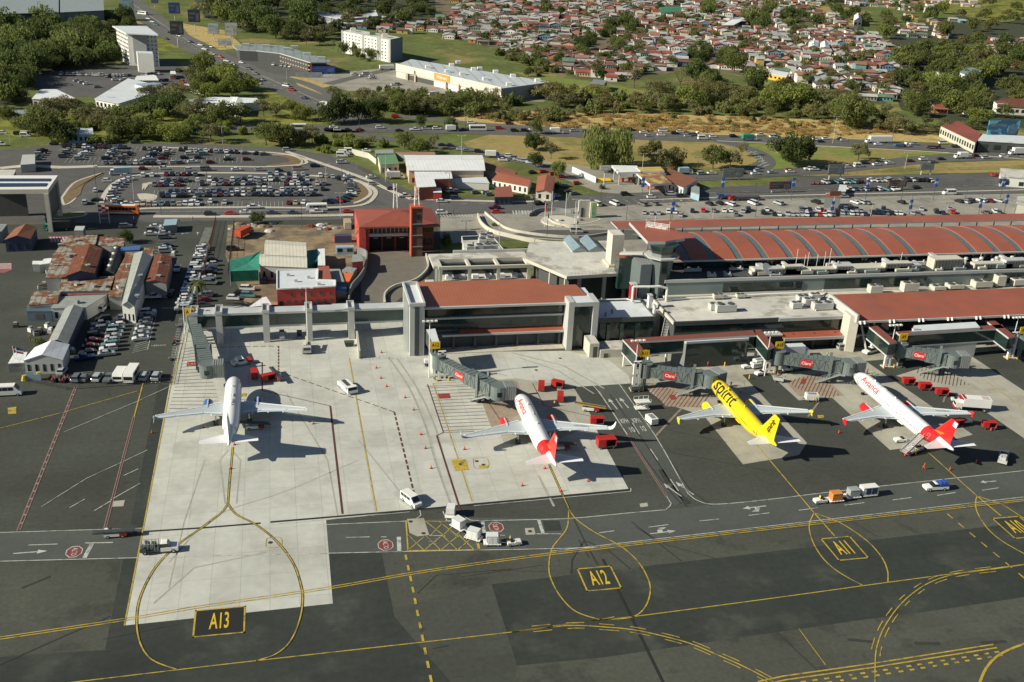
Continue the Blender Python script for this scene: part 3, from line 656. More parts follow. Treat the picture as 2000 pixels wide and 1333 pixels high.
bbox(t,'wall',(31.8,261.8,0),(35.7,278.4,14.6),lightgrey,flatwhite)
for a,c_ in(((31.6,261.6,14.6),(35.9,262.2,15.5)),((31.6,278,14.6),(35.9,278.6,15.5)),((31.6,262.2,14.6),(32.1,278,15.5)),((35.4,262.2,14.6),(35.9,278,15.5))):bbox(t,'parapet',a,c_,lightgrey)
bbox(t,'dark_stripe',(33.1,261.65,.3),(34.3,261.8,14.4),mat('slate_stripe',(.05,.065,.07),.5))
bbox(t,'side_panel',(31.65,264,.3),(31.8,276,14.2),midgrey)
t=thing('entrance_portal','grey framed glass portal at right end of the pier building','building',(79.5,261,0))
bbox(t,'portal_post',(75.4,261,0),(77,266,14.5),lightgrey);bbox(t,'portal_post',(82.4,261,0),(84,268,14.3),lightgrey)
bbox(t,'lintel',(77,261,13.1),(82.4,266,14.3),lightgrey,flatwhite)
glazing(t,(77,262.6),(82.4,262.6),0.2,13.1,3,4);bbox(t,'back_wall',(77,262.6,0),(82.4,266,13.1),darkgrey)
bbox(t,'roof_deck',(77,266,12.0),(84,276,13.0),lightgrey,flatwhite)
t=thing('low_glass_block','low dark glass block with pale blue roof right of the portal','building',(93,262,0))
bbox(t,'wall',(84.1,262.4,0),(101,276.8,8.4),darkgrey,flatwhite)
for a,c_ in(((84,261.9,7.6),(101.3,262.4,8.9)),((101,262.4,7.6),(101.5,276.8,8.9)),((84.1,276.3,8.4),(101,276.8,8.9))):bbox(t,'parapet',a,c_,darkgrey)
g=glazing(t,(85,262.4),(100.6,262.4),.4,7.4,14,2)
for x in(87,91,95.5):bbox(t,'glass_fin',(x,261.6,.4),(x+1,261.85,7.2),glass_g)
for x,y in((87,264.5),(89.5,266.5)):bbox(t,'roof_vent',(x,y,8.4),(x+.5,y+.5,9.6),midgrey)
for a,c_,h in(((80.5,255.5),(83.2,261.5),4.3),((83.5,255),(93.5,261.3),2.4)):
 t=thing('annex','low cream annex with dark door in front of the grey portal' if h>3 else 'low cream wall block below the glass fins','annex',(*a,0))
 bbox(t,'wall',(*a,0),(*c_,h),stone,flatroof)
 bbox(t,'door',(a[0]+1,a[1]-.1,0),(a[0]+2.2,a[1],h-1),darkgrey)
t=thing('flat_roof_pier','long low pier with stained flat roof and rooftop machines behind the gate galleries','building',(130,258,0))
bbox(t,'wall',(105,257,0),(158.4,275.8,8.7),darkgrey,flatroof)
bbox(t,'parapet',(104.6,256.4,8.1),(136,257,9.3),darkgrey);bbox(t,'parapet',(136,256.2,8.3),(158.6,257,9.2),lightgrey);bbox(t,'parapet',(104.6,257,8.2),(105.1,275.8,9.2),stone)
glazing(t,(105.2,257),(158,257),5.0,8.0,40,2)
bbox(t,'side_link',(101.5,268,0),(105,277,8.3),stone,mat('white_roof_membrane'))
b=MB();b.prism([(137,253.6),(160,253.6),(160,257),(137,257)],3.8,4.3,ztop=[4.1,4.1,4.7,4.7]);part(b,'canopy',mat('orange_red_canopy'),t)
bbox(t,'canopy_fascia',(137,253.3,3.4),(160,253.6,4.2),lightgrey)
for i in range(8):bbox(t,'column',(108+i*6.5,255.5,0),(108.6+i*6.5,256,4.6),darkgrey)
bbox(t,'floor_slab',(105,254.5,4.55),(137,257,4.95),lightgrey)
def ac_unit(x,y,z,sx=2.6,sy=2,sz=1.8,n=2,label='',grp=None,m=None):
 t=thing('air_conditioning_unit',label,'AC unit',(x,y,z),0,grp)
 b=MB();b.box((0,0,.25),(sx,sy,sz));b.box((.1,.1,0),(.4,sy-.1,.25));b.box((sx-.4,.1,0),(sx-.1,sy-.1,.25));b.build('housing',m or lightgrey,t)
 for i in range(n):
  b=MB();b.tube((sx*(i+.5)/n,sy/2,sz),(sx*(i+.5)/n,sy/2,sz+.25),min(sx/n,sy)*.4,12);b.build('fan',darkgrey,t)
 return t
k=0
for x,y,w in((1388,608,4),(1400,612,6),(1560,592,3.5),(1572,600,3.5),(1548,605,3),(1590,608,6),(1585,588,3),(1620,602,4)):
 g=G(x,y,8.7);ac_unit(g.x,g.y,8.72,w,2.4,1.8+.4*(k%2),2,'%s grey rooftop air conditioning unit from the left on the stained flat pier roof'%ordn(k),'air conditioning units on the flat pier roof');k+=1
def pipe(pts,r,label,m=W_,name='pipe_run',cat='pipe'):
 b=MB()
 for a,c_ in zip(pts,pts[1:]):b.tube(a,c_,r,8)
 return tag(b.build(name,m),label,cat)
pipe([(106,274.6,9.2),(128,274.8,9.2),(140,275,9.4),(157,275,9.4)],.25,'long white pipe along the foot of the grey terminal wall')
pipe([(86,276,9),(97,276,9),(98,275,9)],.22,'white pipe behind the pale blue roof')
pipe([(98,274,9),(98,274,13.5),(103,273.6,13.5),(106,273.6,13.5),(108.3,273.6,12.8),(108.3,273.6,9)],.38,'thick white bent duct pipe in front of the control tower')
pipe([(150,262,9),(156,271,9.2),(160,275,9.2)],.3,'white duct running diagonally to the red concourse roof')
def stack(x,y,z0,z1,sx,sy,m,label,name='roof_shaft'):
 t=thing(name,label,'shaft',(x,y,z0));bbox(t,'shaft_wall',(x,y,z0),(x+sx,y+sy,z1),m);bbox(t,'cap',(x-.15,y-.15,z1),(x+sx+.15,y+sy+.15,z1+.25),lightgrey)
g=G(1232,580,9);stack(g.x,g.y,8.4,12.6,1.6,2,mat('red_panel_paint'),'red panelled white roof shaft left of the control tower')
g=G(1266,602,9);stack(g.x,g.y,8.4,12.6,1,1.5,W_,'slim white roof shaft on the pale blue roof edge')
g=G(1277,613,9);stack(g.x,g.y,8.0,11.2,.5,1.2,W_,'smallest white roof shaft beside the flat pier stairs')
t=thing('roof_stairs','grey outdoor stairs between the glass block and flat pier','stairs',(102,259,0))
b=MB()
for i in range(16):b.box((101.8+i*.18,258+i*.35,3+i*.33),(103.3+i*.18,258.4+i*.35,3.12+i*.33))
b.bar((101.7,258,3),(104.6,263.4,8.1),.1,.4);b.bar((103.3,258,3),(106.2,263.4,8.1),.1,.4);part(b,'flight',lightgrey,t);bbox(t,'base',(101.6,256.5,0),(104.6,259,3.1),midgrey)
t=thing('red_roof_concourse','long concourse under a wide smooth red roof at the right edge','building',(180,255,0))
bbox(t,'wall',(159,254,0),(285,267,9.4),darkgrey)
b=MB();sec=[(250.3,9.9),(254,10.6),(258,11.15),(262.5,11.5),(267.2,11.6)]
top=[(156.9,y,z)for y,z in sec];b.loft([[(x0+(sec[-1][0]-y)*kx*0,y,z)for y,z in sec]+[(x0,y,z-.35)for y,z in sec[::-1]]for x0,kx in((157.2,0),(290,0))])
part(b,'roof',redroof_s,t)
bbox(t,'gutter',(157.2,249.9,9.45),(290,250.3,10.0),lightgrey)
bbox(t,'roof_verge',(156.6,250.2,9.4),(157.2,267.4,11.9),lightgrey)
for i in range(14):
 for d in(0,1.3):
  x=157.6+i*9.2+d
  if x<250:b=MB();b.tube((x,249.5,9.3),(x,249.9,10.2),.3,8);part(b,'gutter_bracket',W_,t)
glazing(t,(160,254),(285,254),4.8,9.2,60,2)
bbox(t,'lower_slab',(159,252.5,4.3),(285,254,4.7),lightgrey)
b=MB();b.prism([(155.6,252),(157.8,251),(157.8,255.5),(155.6,256)],0,11);part(b,'end_pier',stone,t)
for x in(162,166):b=MB();b.bar((x,251,0),(x-2.4,253,9),.5,.5);part(b,'slanted_strut',lightgrey,t)
t=thing('terminal_upper_block','long grey green clad terminal wall with dark strip windows below the vaulted roof','building',(180,277,0))
bbox(t,'wall',(108.6,277,0),(290,287.6,13.3),wallgreen,mat('dark_roof_deck',(.06,.068,.065),.8))
bbox(t,'parapet',(108.6,276.8,13.2),(290,277.3,14.1),lightgrey);
for x0,x1,z0,z1 in((1408,1555,9.6,12.4),(1614,1808,9.6,12.6),(1945,2040,9.6,12.6)):
 a,c_=G(x0,570,9.5).x,G(x1,560,9.5).x
 glazing(t,(a,277),(c_,277),z0,z1,int((c_-a)/1.6),2)
 bbox(t,'window_sill',(a-.3,276.3,z0-.35),(c_+.3,277,z0-.05),lightgrey)
bbox(t,'base_ledge',(108.6,275.9,8.7),(290,277,9.3),stone)
t=thing('vaulted_terminal','long terminal hall under red barrel roof panels separated by dark glazed ribs','terminal',(180,288,0))
bbox(t,'wall',(115,288.6,0),(288,312,16),darkgrey)
glazing(t,(115.5,288.6),(287,288.6),13.4,16.1,70,1)
VS=[(286.9,16.5),(289.5,17.4),(292.5,18.15),(295.5,18.7),(299,19.1),(303,19.2),(306.5,18.9),(309.5,18.3),(312.5,17.3)]
def vault(x0,x1,dz,name,m,th=.3):
 b=MB();b.loft([[(x,y,z+dz)for y,z in VS]+[(x,y,z+dz-th)for y,z in VS[::-1]]for x in(x0,x1)]);return part(b,name,m,t)
ribpx=[1283,1331,1380,1430,1481,1533,1582,1630,1679,1727,1774,None,1900,1945,1988]
xs=[]
X0=G(1283,507,15.8).x;pitch=(G(1774,495,15.8).x-X0)/10
xs=[X0+pitch*i for i in range(11)]+[X0+pitch*12.55+pitch*i for i in range(12)]
xs=[x for x in xs if x<286]
prev=114.0
for i,x in enumerate(xs):
 if x-prev>.6:vault(prev,x-1.2,0,'roof_panel',redroof_s)
 rb_=vault(x-1.2,x+1.2,-.3,'glazed_rib',mat('rib_glass_blue_grey',(.10,.15,.155),.3,n=(.8,.2)),.2)
 b=MB()
 for s in(-1.2,1.2):
  for(y0,z0),(y1,z1)in zip(VS,VS[1:]):b.bar((x+s,y0,z0+.1),(x+s,y1,z1+.1),.16,.3)
 child(b,'rib_rail',lightgrey,rb_)
 b=MB()
 for j in range(22):
  f_=j/22*(len(VS)-1);q=int(f_);fr=f_-q;y=VS[q][0]*(1-fr)+VS[q+1][0]*fr;z=VS[q][1]*(1-fr)+VS[q+1][1]*fr
  b.bar((x-1.15,y,z-.0),(x+1.15,y,z-.0),.16,.14)
 child(b,'rib_bars',mat('rib_bar_grey',(.22,.28,.28),.5),rb_)
 b=MB()
 for s in(-1.4,1.4):b.tube((x+s,286.3,16.0),(x+s,286.9,17.0),.36,8)
 child(b,'rib_foot',W_,rb_)
 prev=x+1.2
vault(prev,288,0,'roof_panel',redroof_s)
bbox(t,'gutter',(114,286.5,16.1),(288,286.95,16.55),lightgrey)
rp=random.Random(11);units=[]
lay=[(1500,519,14,2.6,2.2),(1535,519,6,2,2.8),(1590,524,16,2.6,1.6),(1640,522,5,2.2,2.4),(1690,522,20,4.5,1.5),(1735,512,9,2.5,2.8),(1775,522,8,2.4,2),(1832,510,10,4,3.6),(1930,512,14,2.5,1.8),(1980,514,8,3,2.6),(1480,522,8,2.2,1.4)]
for i,(x,y,sx,sy,sz)in enumerate(lay):
 g=G(x,y,14.5);t=thing('rooftop_air_handler','%s pale rooftop air handler from the left in the plant row below the vaulted roof'%ordn(i),'air handler',(g.x-sx/2,280.2,13.3),0,'air handlers below the vaulted roof')
 b=MB();b.box((0,0,.3),(sx,sy,sz));b.build('casing',stone if i%3 else lightgrey,t)
 b=MB();b.box((sx*.2,sy,sz-.9),(sx*.35,sy+3.2,sz-.1));b.build('duct',lightgrey,t)
 b=MB();b.box((.4,-.06,.5),(sx-.4,0,sz-.3));b.build('louvre',mat('louvre_grille',(.16,.17,.165),.6,stripe=('X',1.1,.6,.3)),t)
for i in range(26):
 x=118+i*5.1+rp.uniform(-1,1);y=278.4+rp.uniform(0,1.6)if i%3 else 284+rp.uniform(0,1.5);t=thing('rooftop_duct','%s rooftop duct from left in dark plant roof strip'%ordn(i),'duct',(x,y,13.3),0,'ducts on the dark plant roof');L_=rp.uniform(2,5.5);hh=rp.uniform(.5,1.3);b=MB();b.box((0,0,.3),(L_,.9,.3+hh));b.box((L_*.3,.9,.4),(L_*.3+.8,3.2,.2+hh));b.tube((L_*.8,.4,.3+hh),(L_*.8,.4,.9+hh),.25,8);b.build('duct_body',[lightgrey,stone,steel][i%3],t);b=MB();b.box((.2,.1,0),(.4,.8,.3));b.box((L_-.4,.1,0),(L_-.2,.8,.3));b.build('support',darkgrey,t)
for i in range(14):
 x=205+i*2.8;b=MB();b.tube((0,0,0),(0,0,1.6),.4,8);b.tube((0,0,1.6),(0,.0,2.2),.75,10,r2=.5)
 if x<252:tag(b.build('roof_ventilator',lightgrey,loc=(x,283.5+(i%2)*2,13.3)),'%s mushroom ventilator from the left at the right end of the plant row'%ordn(i),'ventilator','mushroom ventilators of the plant row')
t=thing('satellite_dish','large tilted pale satellite dish in the rooftop plant row','dish',(142,281,13.3));b=MB();b.tube((0,0,0),(0,0,1.4),.2,8);b.build('mast',lightgrey,t)
b=MB();b.loft([[(r_*math.cos(a*math.pi/8),r_*math.sin(a*math.pi/8),.25*r_*r_)for a in range(16)]for r_ in(.1,.8,1.5,2.0)]);o=b.build('reflector',W_,t,loc=(0,0,1.5));o.rotation_euler=(R(50),0,R(30))
for i,(x,y,h)in enumerate(((1545,522,7),(1562,522,5),(1567,521,6),(1587,522,5),(1599,520,6),(1612,522,7),(1735,508,5),(1890,505,4))):
 g=G(x,y,13.5);b=MB();b.tube((0,0,0),(0,0,h),.06,6);b.box((-.2,-.2,0),(.2,.2,.3));tag(b.build('roof_antenna',W_,loc=(g.x,284,13.3)),'%s thin whip antenna from the left on the terminal plant roof'%ordn(i),'antenna','whip antennas on the terminal roof')
for i,(x0,y0,sx,sy,h)in enumerate(((1700,574,4,2.4,2.4),(1765,571,5,2.6,2.8),(1825,568,4,3,1.2),(1855,566,5,3,1.4),(1905,563,6,3,2),(1925,548,3,3,3.4),(1975,556,5,4,2),(1395,582,3,1.6,1.3),(1440,580,2.5,1.6,1))):
 g=G(x0,y0,9.5);ac_unit(g.x,min(g.y,274.3),9.0 if x0<1600 else 9.4,sx,sy,h,2,'%s pale machine box from the left on the ledge below the grey terminal wall'%ordn([1,0,8,7,6,5,4,3,2].index(i)if False else i),'machines below the grey terminal wall',stone)
bw=thing('rear_deck','flat service deck between the red concourse roof and grey terminal wall','deck',(200,273,0));bbox(bw,'slab',(158.5,267.4,0),(290,275.9,9.0),stone,flatroof)
t=thing('control_tower','airport control tower with dark glass cab and overhanging square red roof','control tower',(107,279,0))
cx,cy=108.2,280.5
b=MB();q8=lambda r_,z:[(cx+r_*math.cos(R(22.5+45*i)),cy+r_*math.sin(R(22.5+45*i)),z)for i in range(8)]
b.loft([q8(2.5,8),q8(2.9,14),q8(3.7,20.2)]);part(b,'shaft',mat('dark_tower_cladding',(.13,.16,.16),.5,n=(.2,.1),stripe=('Z',.8,.12,.8)),t)
b=MB();b.box((cx-.9,cy-3.5,8),(cx+.9,cy-2.6,20));part(b,'glazed_strip',glass,t)
bbox(t,'stair_block',(101.4,278.5,0),(104.8,287,18.6),mat('dark_tower_cladding'),midgrey)
b=MB();b.loft([q8(4.6,20.2),q8(5.2,20.5),q8(5.2,20.9)]);dk=part(b,'gallery_deck',lightgrey,t)
b=MB()
for i in range(16):
 a0,a1=2*math.pi*i/16,2*math.pi*(i+1)/16;p=lambda a,z:(cx+5.1*math.cos(a),cy+5.1*math.sin(a),z)
 b.bar(p(a0,21.9),p(a1,21.9),.07);b.bar(p(a0,21.4),p(a1,21.4),.05);b.tube(p(a0,20.9),p(a0,21.9),.05,6)
child(b,'railing',W_,dk)
b=MB();b.loft([q8(3.7,20.9),q8(3.8,21.9)]);part(b,'cab_base',midgrey,t)
b=MB();b.loft([q8(3.8,21.9),q8(4.9,24.4)]);part(b,'cab_glass',glass,t)
rp4=[(x_,y_)for x_,y_ in tr([(1229,434),(1302,432),(1338,465),(1300,472),(1265,472)],25.3)]
b=MB();b.prism(rp4,24.4,25.3,0,1);part(b,'cab_roof',[lightgrey,redroof_s],t)
gx,gy=G(1283,447,25.3)[:2]
b=MB()
for(px_,py_),(qx_,qy_)in(((-2.8,2),(2.8,-1.6)),((-2,3),(3.6,-.6))):b.box((0,0,0),(0,0,0))if False else b.bar((gx+px_,gy+py_,26.6),(gx+qx_,gy+qy_,26.6),.12);b.bar((gx+px_,gy+py_,25.9),(gx+qx_,gy+qy_,25.9),.1)
for i in range(4):
 f_=i/3;b.tube((gx-2.8+5.6*f_,gy+2-3.6*f_,25.3),(gx-2.8+5.6*f_,gy+2-3.6*f_,26.8),.06,6);b.tube((gx-2+5.6*f_,gy+3-3.6*f_,25.3),(gx-2+5.6*f_,gy+3-3.6*f_,26.8),.06,6)
 b.bar((gx-2.8+5.6*f_,gy+2-3.6*f_,26.6),(gx-2+5.6*f_,gy+3-3.6*f_,26.6),.08)
b.prism([(gx-2.6,gy+2.2),(gx+2.6,gy-1.2),(gx+3.3,gy-.4),(gx-1.9,gy+3)],25.3,25.9)
part(b,'antenna_rack',W_,t)
for x_,y_ in((gx+3,gy-2.5),(gx-3.4,gy+.5),(gx+.5,gy+3.6)):b=MB();b.tube((x_,y_,25.3),(x_,y_,28.2),.05,6);part(b,'whip_antenna',W_,t)
b=MB();b.bar((98,288,19),(103.5,283,20.6),1.6,.6);part(b,'link_roof',lightgrey,t)
bbox(t,'access_bridge',(97.5,287,8),(103,291,17.8),glass_g,redroof_s)
t=thing('concrete_roof_building','cream flat roofed concrete building with two blue skylights left of the control tower','building',(90,300,0))
zc=12.5
rp_=tr([(1034,473),(1190,470),(1215,478),(1243,525),(1240,532),(1107,540),(1043,513),(1025,505)],zc)
bprism(t,'roof',rp_,zc-1,zc,stone,flatroof)
inn=tr([(1045,480),(1190,478),(1225,524),(1112,535),(1055,510)],zc-1);bprism(t,'wall',inn,0,zc-1,darkgrey)
for x,y in((1107,541),(1133,539),(1182,537),(1222,534),(1077,528),(1240,532)):g=G(x,y,zc-1);bbox(t,'column',(g.x-.5,g.y,0),(g.x+.5,g.y+.9,zc-1),stone)
def gable(root,px,z,h,name,m,axis=0,wallm=None,z0=0,ov=.3):
 "px: four roof corners at eave level (front-left, front-right, back-right, back-left); ridge along axis 0 = left-right, 1 = front-back"
 q=[Vector((*p,z))for p in tr(px,z)]
 if axis==0:r0,r1=(q[0]+q[3])/2,(q[1]+q[2])/2;faces=[(q[0],q[1],r1,r0),(q[3],r0,r1,q[2])];ends=[(q[0],r0,q[3]),(q[1],q[2],r1)]
 else:r0,r1=(q[0]+q[1])/2,(q[3]+q[2])/2;faces=[(q[0],r0,r1,q[3]),(r0,q[1],q[2],r1)];ends=[(q[0],q[1],r0),(q[3],r1,q[2])]
 r0 .z+=h;r1 .z+=h;b=MB();up=Vector((0,0,.18))
 for f_ in faces:
  b.loft([[v for v in f_],[v+up for v in f_]])
 o=part(b,name,m,root)
 if wallm:
  b=MB();c_=sum(q,Vector())/4;b.prism([((v-c_)*.96+c_)[:2]for v in q],z0,z)
  for e in ends:b.face([((v-c_)*.96+c_)+Vector((0,0,-.03))for v in e])
  part(b,'wall',wallm,root)
 return o
sky_m=mat('blue_grey_skylight',(.20,.28,.32),.35,stripe=('X',.8,.15,.5))
for px in([(1118,492),(1148,491),(1122,468),(1100,469)],[(1150,491),(1181,490),(1158,467),(1132,468)]):gable(t,px,zc+.4,1.5,'skylight',sky_m,1,lightgrey,zc)
g=G(1192,522,zc);bbox(t,'plant_tower',(g.x,g.y,zc),(g.x+3.7,g.y+5.5,zc+10.2),stone,flatroof)
bbox(t,'tower_plinth',(g.x-.8,g.y-.8,zc),(g.x+4.2,g.y+6,zc+.8),stone)
b=MB();rr_=tr([(1110,533),(1238,524)],zc+1)
for k in(.5,1.0):b.bar((*rr_[0],zc+k),(*rr_[1],zc+k),.05)
for i in range(20):p=Vector(rr_[0])+(Vector(rr_[1])-Vector(rr_[0]))*i/19;b.tube((p.x,p.y,zc),(p.x,p.y,zc+1),.04,5)
part(b,'handrail',lightgrey,t)
t=thing('frame_building','cream concrete frame building with three open roof bays left of the skylights','building',(55,300,0))
zf=9.5;P_=lambda x,y:G(x,y,zf)
x0,x1=P_(838,500).x,P_(1040,515).x;yb=P_(900,497).y;yf=P_(900,521).y;ym=P_(900,506).y
bbox(t,'rear_slab',(x0,ym,zf-.9),(x1,yb+1,zf),stone,flatroof);bbox(t,'parapet',(P_(883,491).x,yb+1,zf-.8),(x1+9,yb+1.6,zf+.9),lightgrey)
bbox(t,'front_beam',(x0+1.5,yf,zf-1),(x1,yf+.8,zf),stone)
xb=[P_(x,515).x for x in(858,915,972,1032)]
for i,x in enumerate(xb):
 bbox(t,'roof_beam',(x-.45,yf+.8,zf-.9),(x+.45,ym,zf),stone);bbox(t,'column',(x-.5,yf,0),(x+.5,yf+.8,zf-1),stone)
bbox(t,'side_slab',(x0,yf+.8,zf-.9),(xb[0]-.45,ym,zf),stone,flatroof)
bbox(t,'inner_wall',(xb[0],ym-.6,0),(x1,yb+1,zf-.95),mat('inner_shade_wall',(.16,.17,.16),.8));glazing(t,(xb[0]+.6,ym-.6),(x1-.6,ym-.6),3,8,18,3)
bbox(t,'terrace',(x0+3,yf-2,0),(x1,ym,4.6),stone,flatroof)
for i in range(6):bbox(t,'terrace_unit',(xb[0]+2+i*4.2,yf+2,4.6),(xb[0]+4+i*4.2,yf+3.6,5.8),lightgrey if i%2 else W_)
bbox(t,'terrace',(x0-1.5,yf-3,0),(xb[0]-1,yf+9,2.2),stone)
k=0
for x,y in((930,490),(945,489),(958,488),(912,492),(936,478),(952,476),(938,470),(950,468)):
 g=G(x,y,6);ac_unit(g.x,g.y,5.3,2.6,2.6,2.4,1,'%s boxy chiller of the fenced plant yard behind the frame building'%ordn(k),'chillers behind the frame building');k+=1
t=thing('plant_yard_frame','white steel pipe frame around the chillers behind the frame building','frame',(66,318,0))
q=tr([(902,462),(960,460),(985,490),(908,494)],7.5);bprism(t,'base',tr([(903,470),(962,468),(990,497),(910,500)],5.2),0,5.2,stone,flatroof)
b=MB()
for i in range(4):a,c_=q[i],q[(i+1)%4];b.bar((*a,7.5),(*c_,7.5),.18);b.tube((*a,5.2),(*a,7.5),.12,6)
for f_ in(.33,.66):a=Vector(q[0])*(1-f_)+Vector(q[3])*f_;c_=Vector(q[1])*(1-f_)+Vector(q[2])*f_;b.bar((*a,7.5),(*c_,7.5),.14)
part(b,'pipe_frame',W_,t)
t=thing('glass_corridor','long elevated glass corridor on grey portal columns above the bright apron','corridor',(4,277,0))
bbox(t,'floor_slab',(-25,276.2,4.3),(31.8,279.8,4.9),lightgrey);bbox(t,'roof',(-25.4,275.9,8.2),(31.8,280,8.8),lightgrey,mat('corridor_roof',(.47,.49,.50),.5,n=(.3,.1)))
cols=[G(x,y)[0]for x,y in((385,664),(427,664),(517,661),(600,662),(681,655))]
glazing(t,(-24.5,276.4),(31.8,276.4),4.9,8.2,46,2,glass_g);glazing(t,(31.8,279.6),(-24.5,279.6),4.9,8.2,40,2,glass_g)
for i,x in enumerate([-25.4]+cols[1:]):
 b=MB();b.box((x-.2,275.3,0),(x+1.5,276.15,8.8));b.box((x-.2,279.85,0),(x+1.5,280.7,8.8));
 for a,c_ in(((x-.35,275.2,8.8),(x+1.65,280.8,9.0)),((x-.35,275.2,9.0),(x-.1,280.8,9.6)),((x+1.4,275.2,9),(x+1.65,280.8,9.6)),((x-.1,275.2,9),(x+1.4,275.5,9.6)),((x-.1,280.5,9),(x+1.4,280.8,9.6))):b.box(a,c_)
 cc=part(b,'portal_column',mat('light_grey_panel'),t)
 for s in(-.7,1.8):b=MB();b.tube((x+s,274.9,.1),(x+s,274.9,.9),.12,8);child(b,'bollard',yel,cc)
# ---------- gate galleries (fixed links) and their A-signs
def gallery(name,label,polys,z0=4.7,z1=8.4,legs=()):
 g0=G(*polys[0][0],z1);t=thing(name,label,'gallery',(g0 .x,g0 .y,0))
 for px in polys:
  q=tr(px,z1);c_=Vector((sum(p[0]for p in q)/len(q),sum(p[1]for p in q)/len(q)))
  bprism(t,'floor',q,z0-.4,z0,lightgrey);bprism(t,'roof',q,z1-.5,z1,lightgrey,mat('dull_red_gallery_roof',(.20,.065,.045),.65,n=(.4,.12)))
  iq=[tuple(c_+(Vector(p)-c_)*.97)for p in q];g=bprism(t,'glazing',iq,z0,z1-.5,glass)
  b=MB()
  for a,e in zip(q,q[1:]+q[:1]):
   a,e=Vector(a),Vector(e);n=max(1,int((e-a).length/1.5))
   for i in range(n):p=a+(e-a)*i/n;p=c_+(p-c_)*.985;b.tube((p.x,p.y,z0),(p.x,p.y,z1-.5),.06,5)
  child(b,'mullions',midgrey,g)
 for x,y in legs:g=G(x,y);b=MB();b.box((g.x-.3,g.y-.3,0),(g.x+.3,g.y+.3,z0-.4));part(b,'column',W_,t)
 return t
gl=gallery('gate_gallery','red roofed glass gallery in an angled U shape joining gates A11 and A10',[[(1245,694),(1262,691),(1241,661),(1216,663)],[(1241,668),(1478,655),(1474,645),(1236,661)],[(1500,681),(1513,677),(1486,644),(1470,645)]],legs=((1218,716),(1238,700),(1266,712),(1300,708),(1475,700)))
q=tr([(1315,660),(1459,654),(1463,661),(1341,668)],7.8);bx=thing('glass_lounge_box','dark glass box with white rimmed roof in the middle of the A11 gallery','building',(*q[3],0))
bprism(bx,'wall',q,0,7.2,mat('mid_grey_metal'));bprism(bx,'roof',q,7.2,7.8,lightgrey,flatwhite);glazing(bx,q[3],q[2],.3,7.1,12,5)
gl=gallery('gate_gallery','red roofed glass gallery with diagonal bracing joining gates A9 and A8',[[(1737,671),(1752,668),(1712,635),(1696,637)],[(1757,654),(1962,641),(1957,634),(1750,648)],[(1970,660),(1984,657),(1940,624),(1925,626)]],legs=((1700,690),(1683,672),(1790,690),(1850,688),(1950,680)))
q=tr([(1780,648),(1915,640),(1905,629),(1785,636)],9);bx=thing('white_roof_box','flat white roofed plant box behind the A9 gallery roof','box',(*q[0],0));bprism(bx,'wall',q,0,9,lightgrey,flatwhite);bbox(bx,'hatch',(q[0][0]+1,q[0][1]+.5,9),(q[0][0]+3,q[0][1]+1.5,9.4),lightgrey)
def gate_sign(px,z,txt,label):
 g=G(*px);t=thing('gate_sign',label,'sign',(g.x,g.y,0));
 b=MB();b.tube((0,0,0),(0,0,z-1.1),.12,8);b.tube((0,0,z-1.1),(0,0,z+.9),.08,6);b.build('post',lightgrey,t)
 b=MB();b.box((-1.25,-.25,z-1.0),(1.25,-.1,z+1.0));b.build('board',yel,t)
 lettering(txt,1.25,blk,t,Matrix.Translation((0,-.27,z))@Matrix.Rotation(R(90),4,'X'),.9,1.1)
def signh(bx_,by_,ty_):
 from math import inf
 g=G(bx_,by_);lo,hi=0,60
 for _ in range(30):
  m_=(lo+hi)/2;v=Vector((g.x,g.y,m_))-Vector((0,0,CAMH));y=666.5+F*v.dot(DN)/v.dot(FWD)
  if y>ty_:lo=m_
  else:hi=m_
 return lo
for px,ty,tx,lb in(((375,668),609,'A13','yellow A13 gate sign above the far left jet bridge'),((849,738),674,'A12','yellow A12 gate sign beside the grey stair tower'),((1252,758),690,'A11','yellow A11 gate sign at left end of the lounge gallery'),((1514,730),674,'A10','yellow A10 gate sign at right end of the lounge gallery'),((1752,718),658,'A9','yellow A9 gate sign at left end of the braced gallery'),((1986,697),645,'A8','yellow A8 gate sign cut by the right edge')):
 gate_sign(px,signh(*px,ty),tx,lb)
t=thing('gate_link','short roofed link with sloping struts under the yellow A12 gate sign','link',(37,252,0))
q=tr([(845,670),(858,668),(850,642),(832,644)],9.2);bprism(t,'cabin',q,5.2,9.2,darkgrey,flatwhite);bprism(t,'frame',tr([(846,690),(852,690),(846,678),(838,680)],6),0,5.2,lightgrey)
for i,(x,y,d)in enumerate(((385,668,-1),(858,742,1),(1236,762,1),(1492,728,1),(1727,717,1),(1968,700,1))):
 g=G(x,y);t=thing('gate_column','%s light grey gate column pair from the left carrying the bridge heads'%ordn(i),'column',(g.x,g.y,0),0,'gate columns')
 b=MB();b.box((-.35,-.3,0),(.35,.3,8));b.box((1.1,-.3,0),(1.6,.3,8));b.box((-.35,-.3,7.6),(1.6,.3,8.1));b.box((-.35,-.25,3.8),(1.6,.25,4.3));b.build('post',W_,t);b=MB();b.box((-.8,-1,.05),(2.4,1,.35));b.build('footing',kerb,t)
 b=MB();b.box((-.9,-1.2,.0),(-.6,-.9,1));b.box((2.2,-1.2,.0),(2.5,-.9,1));b.build('bollard',yel,t)
t=thing('ramp_wall','low pale wall along the left side of the underpass ramp','wall',G(700,690));b=MB();a,e=G(693,632),G(702,702);b.prism([(a.x-.2,a.y),(a.x+.2,a.y),(e.x+.2,e.y),(e.x-.2,e.y)],0,2.3);part(b,'wall_panel',stone,t);b=MB();b.prism([(a.x-.3,a.y),(a.x+.3,a.y),(e.x+.3,e.y),(e.x-.3,e.y)],2.3,2.45);part(b,'coping',lightgrey,t)
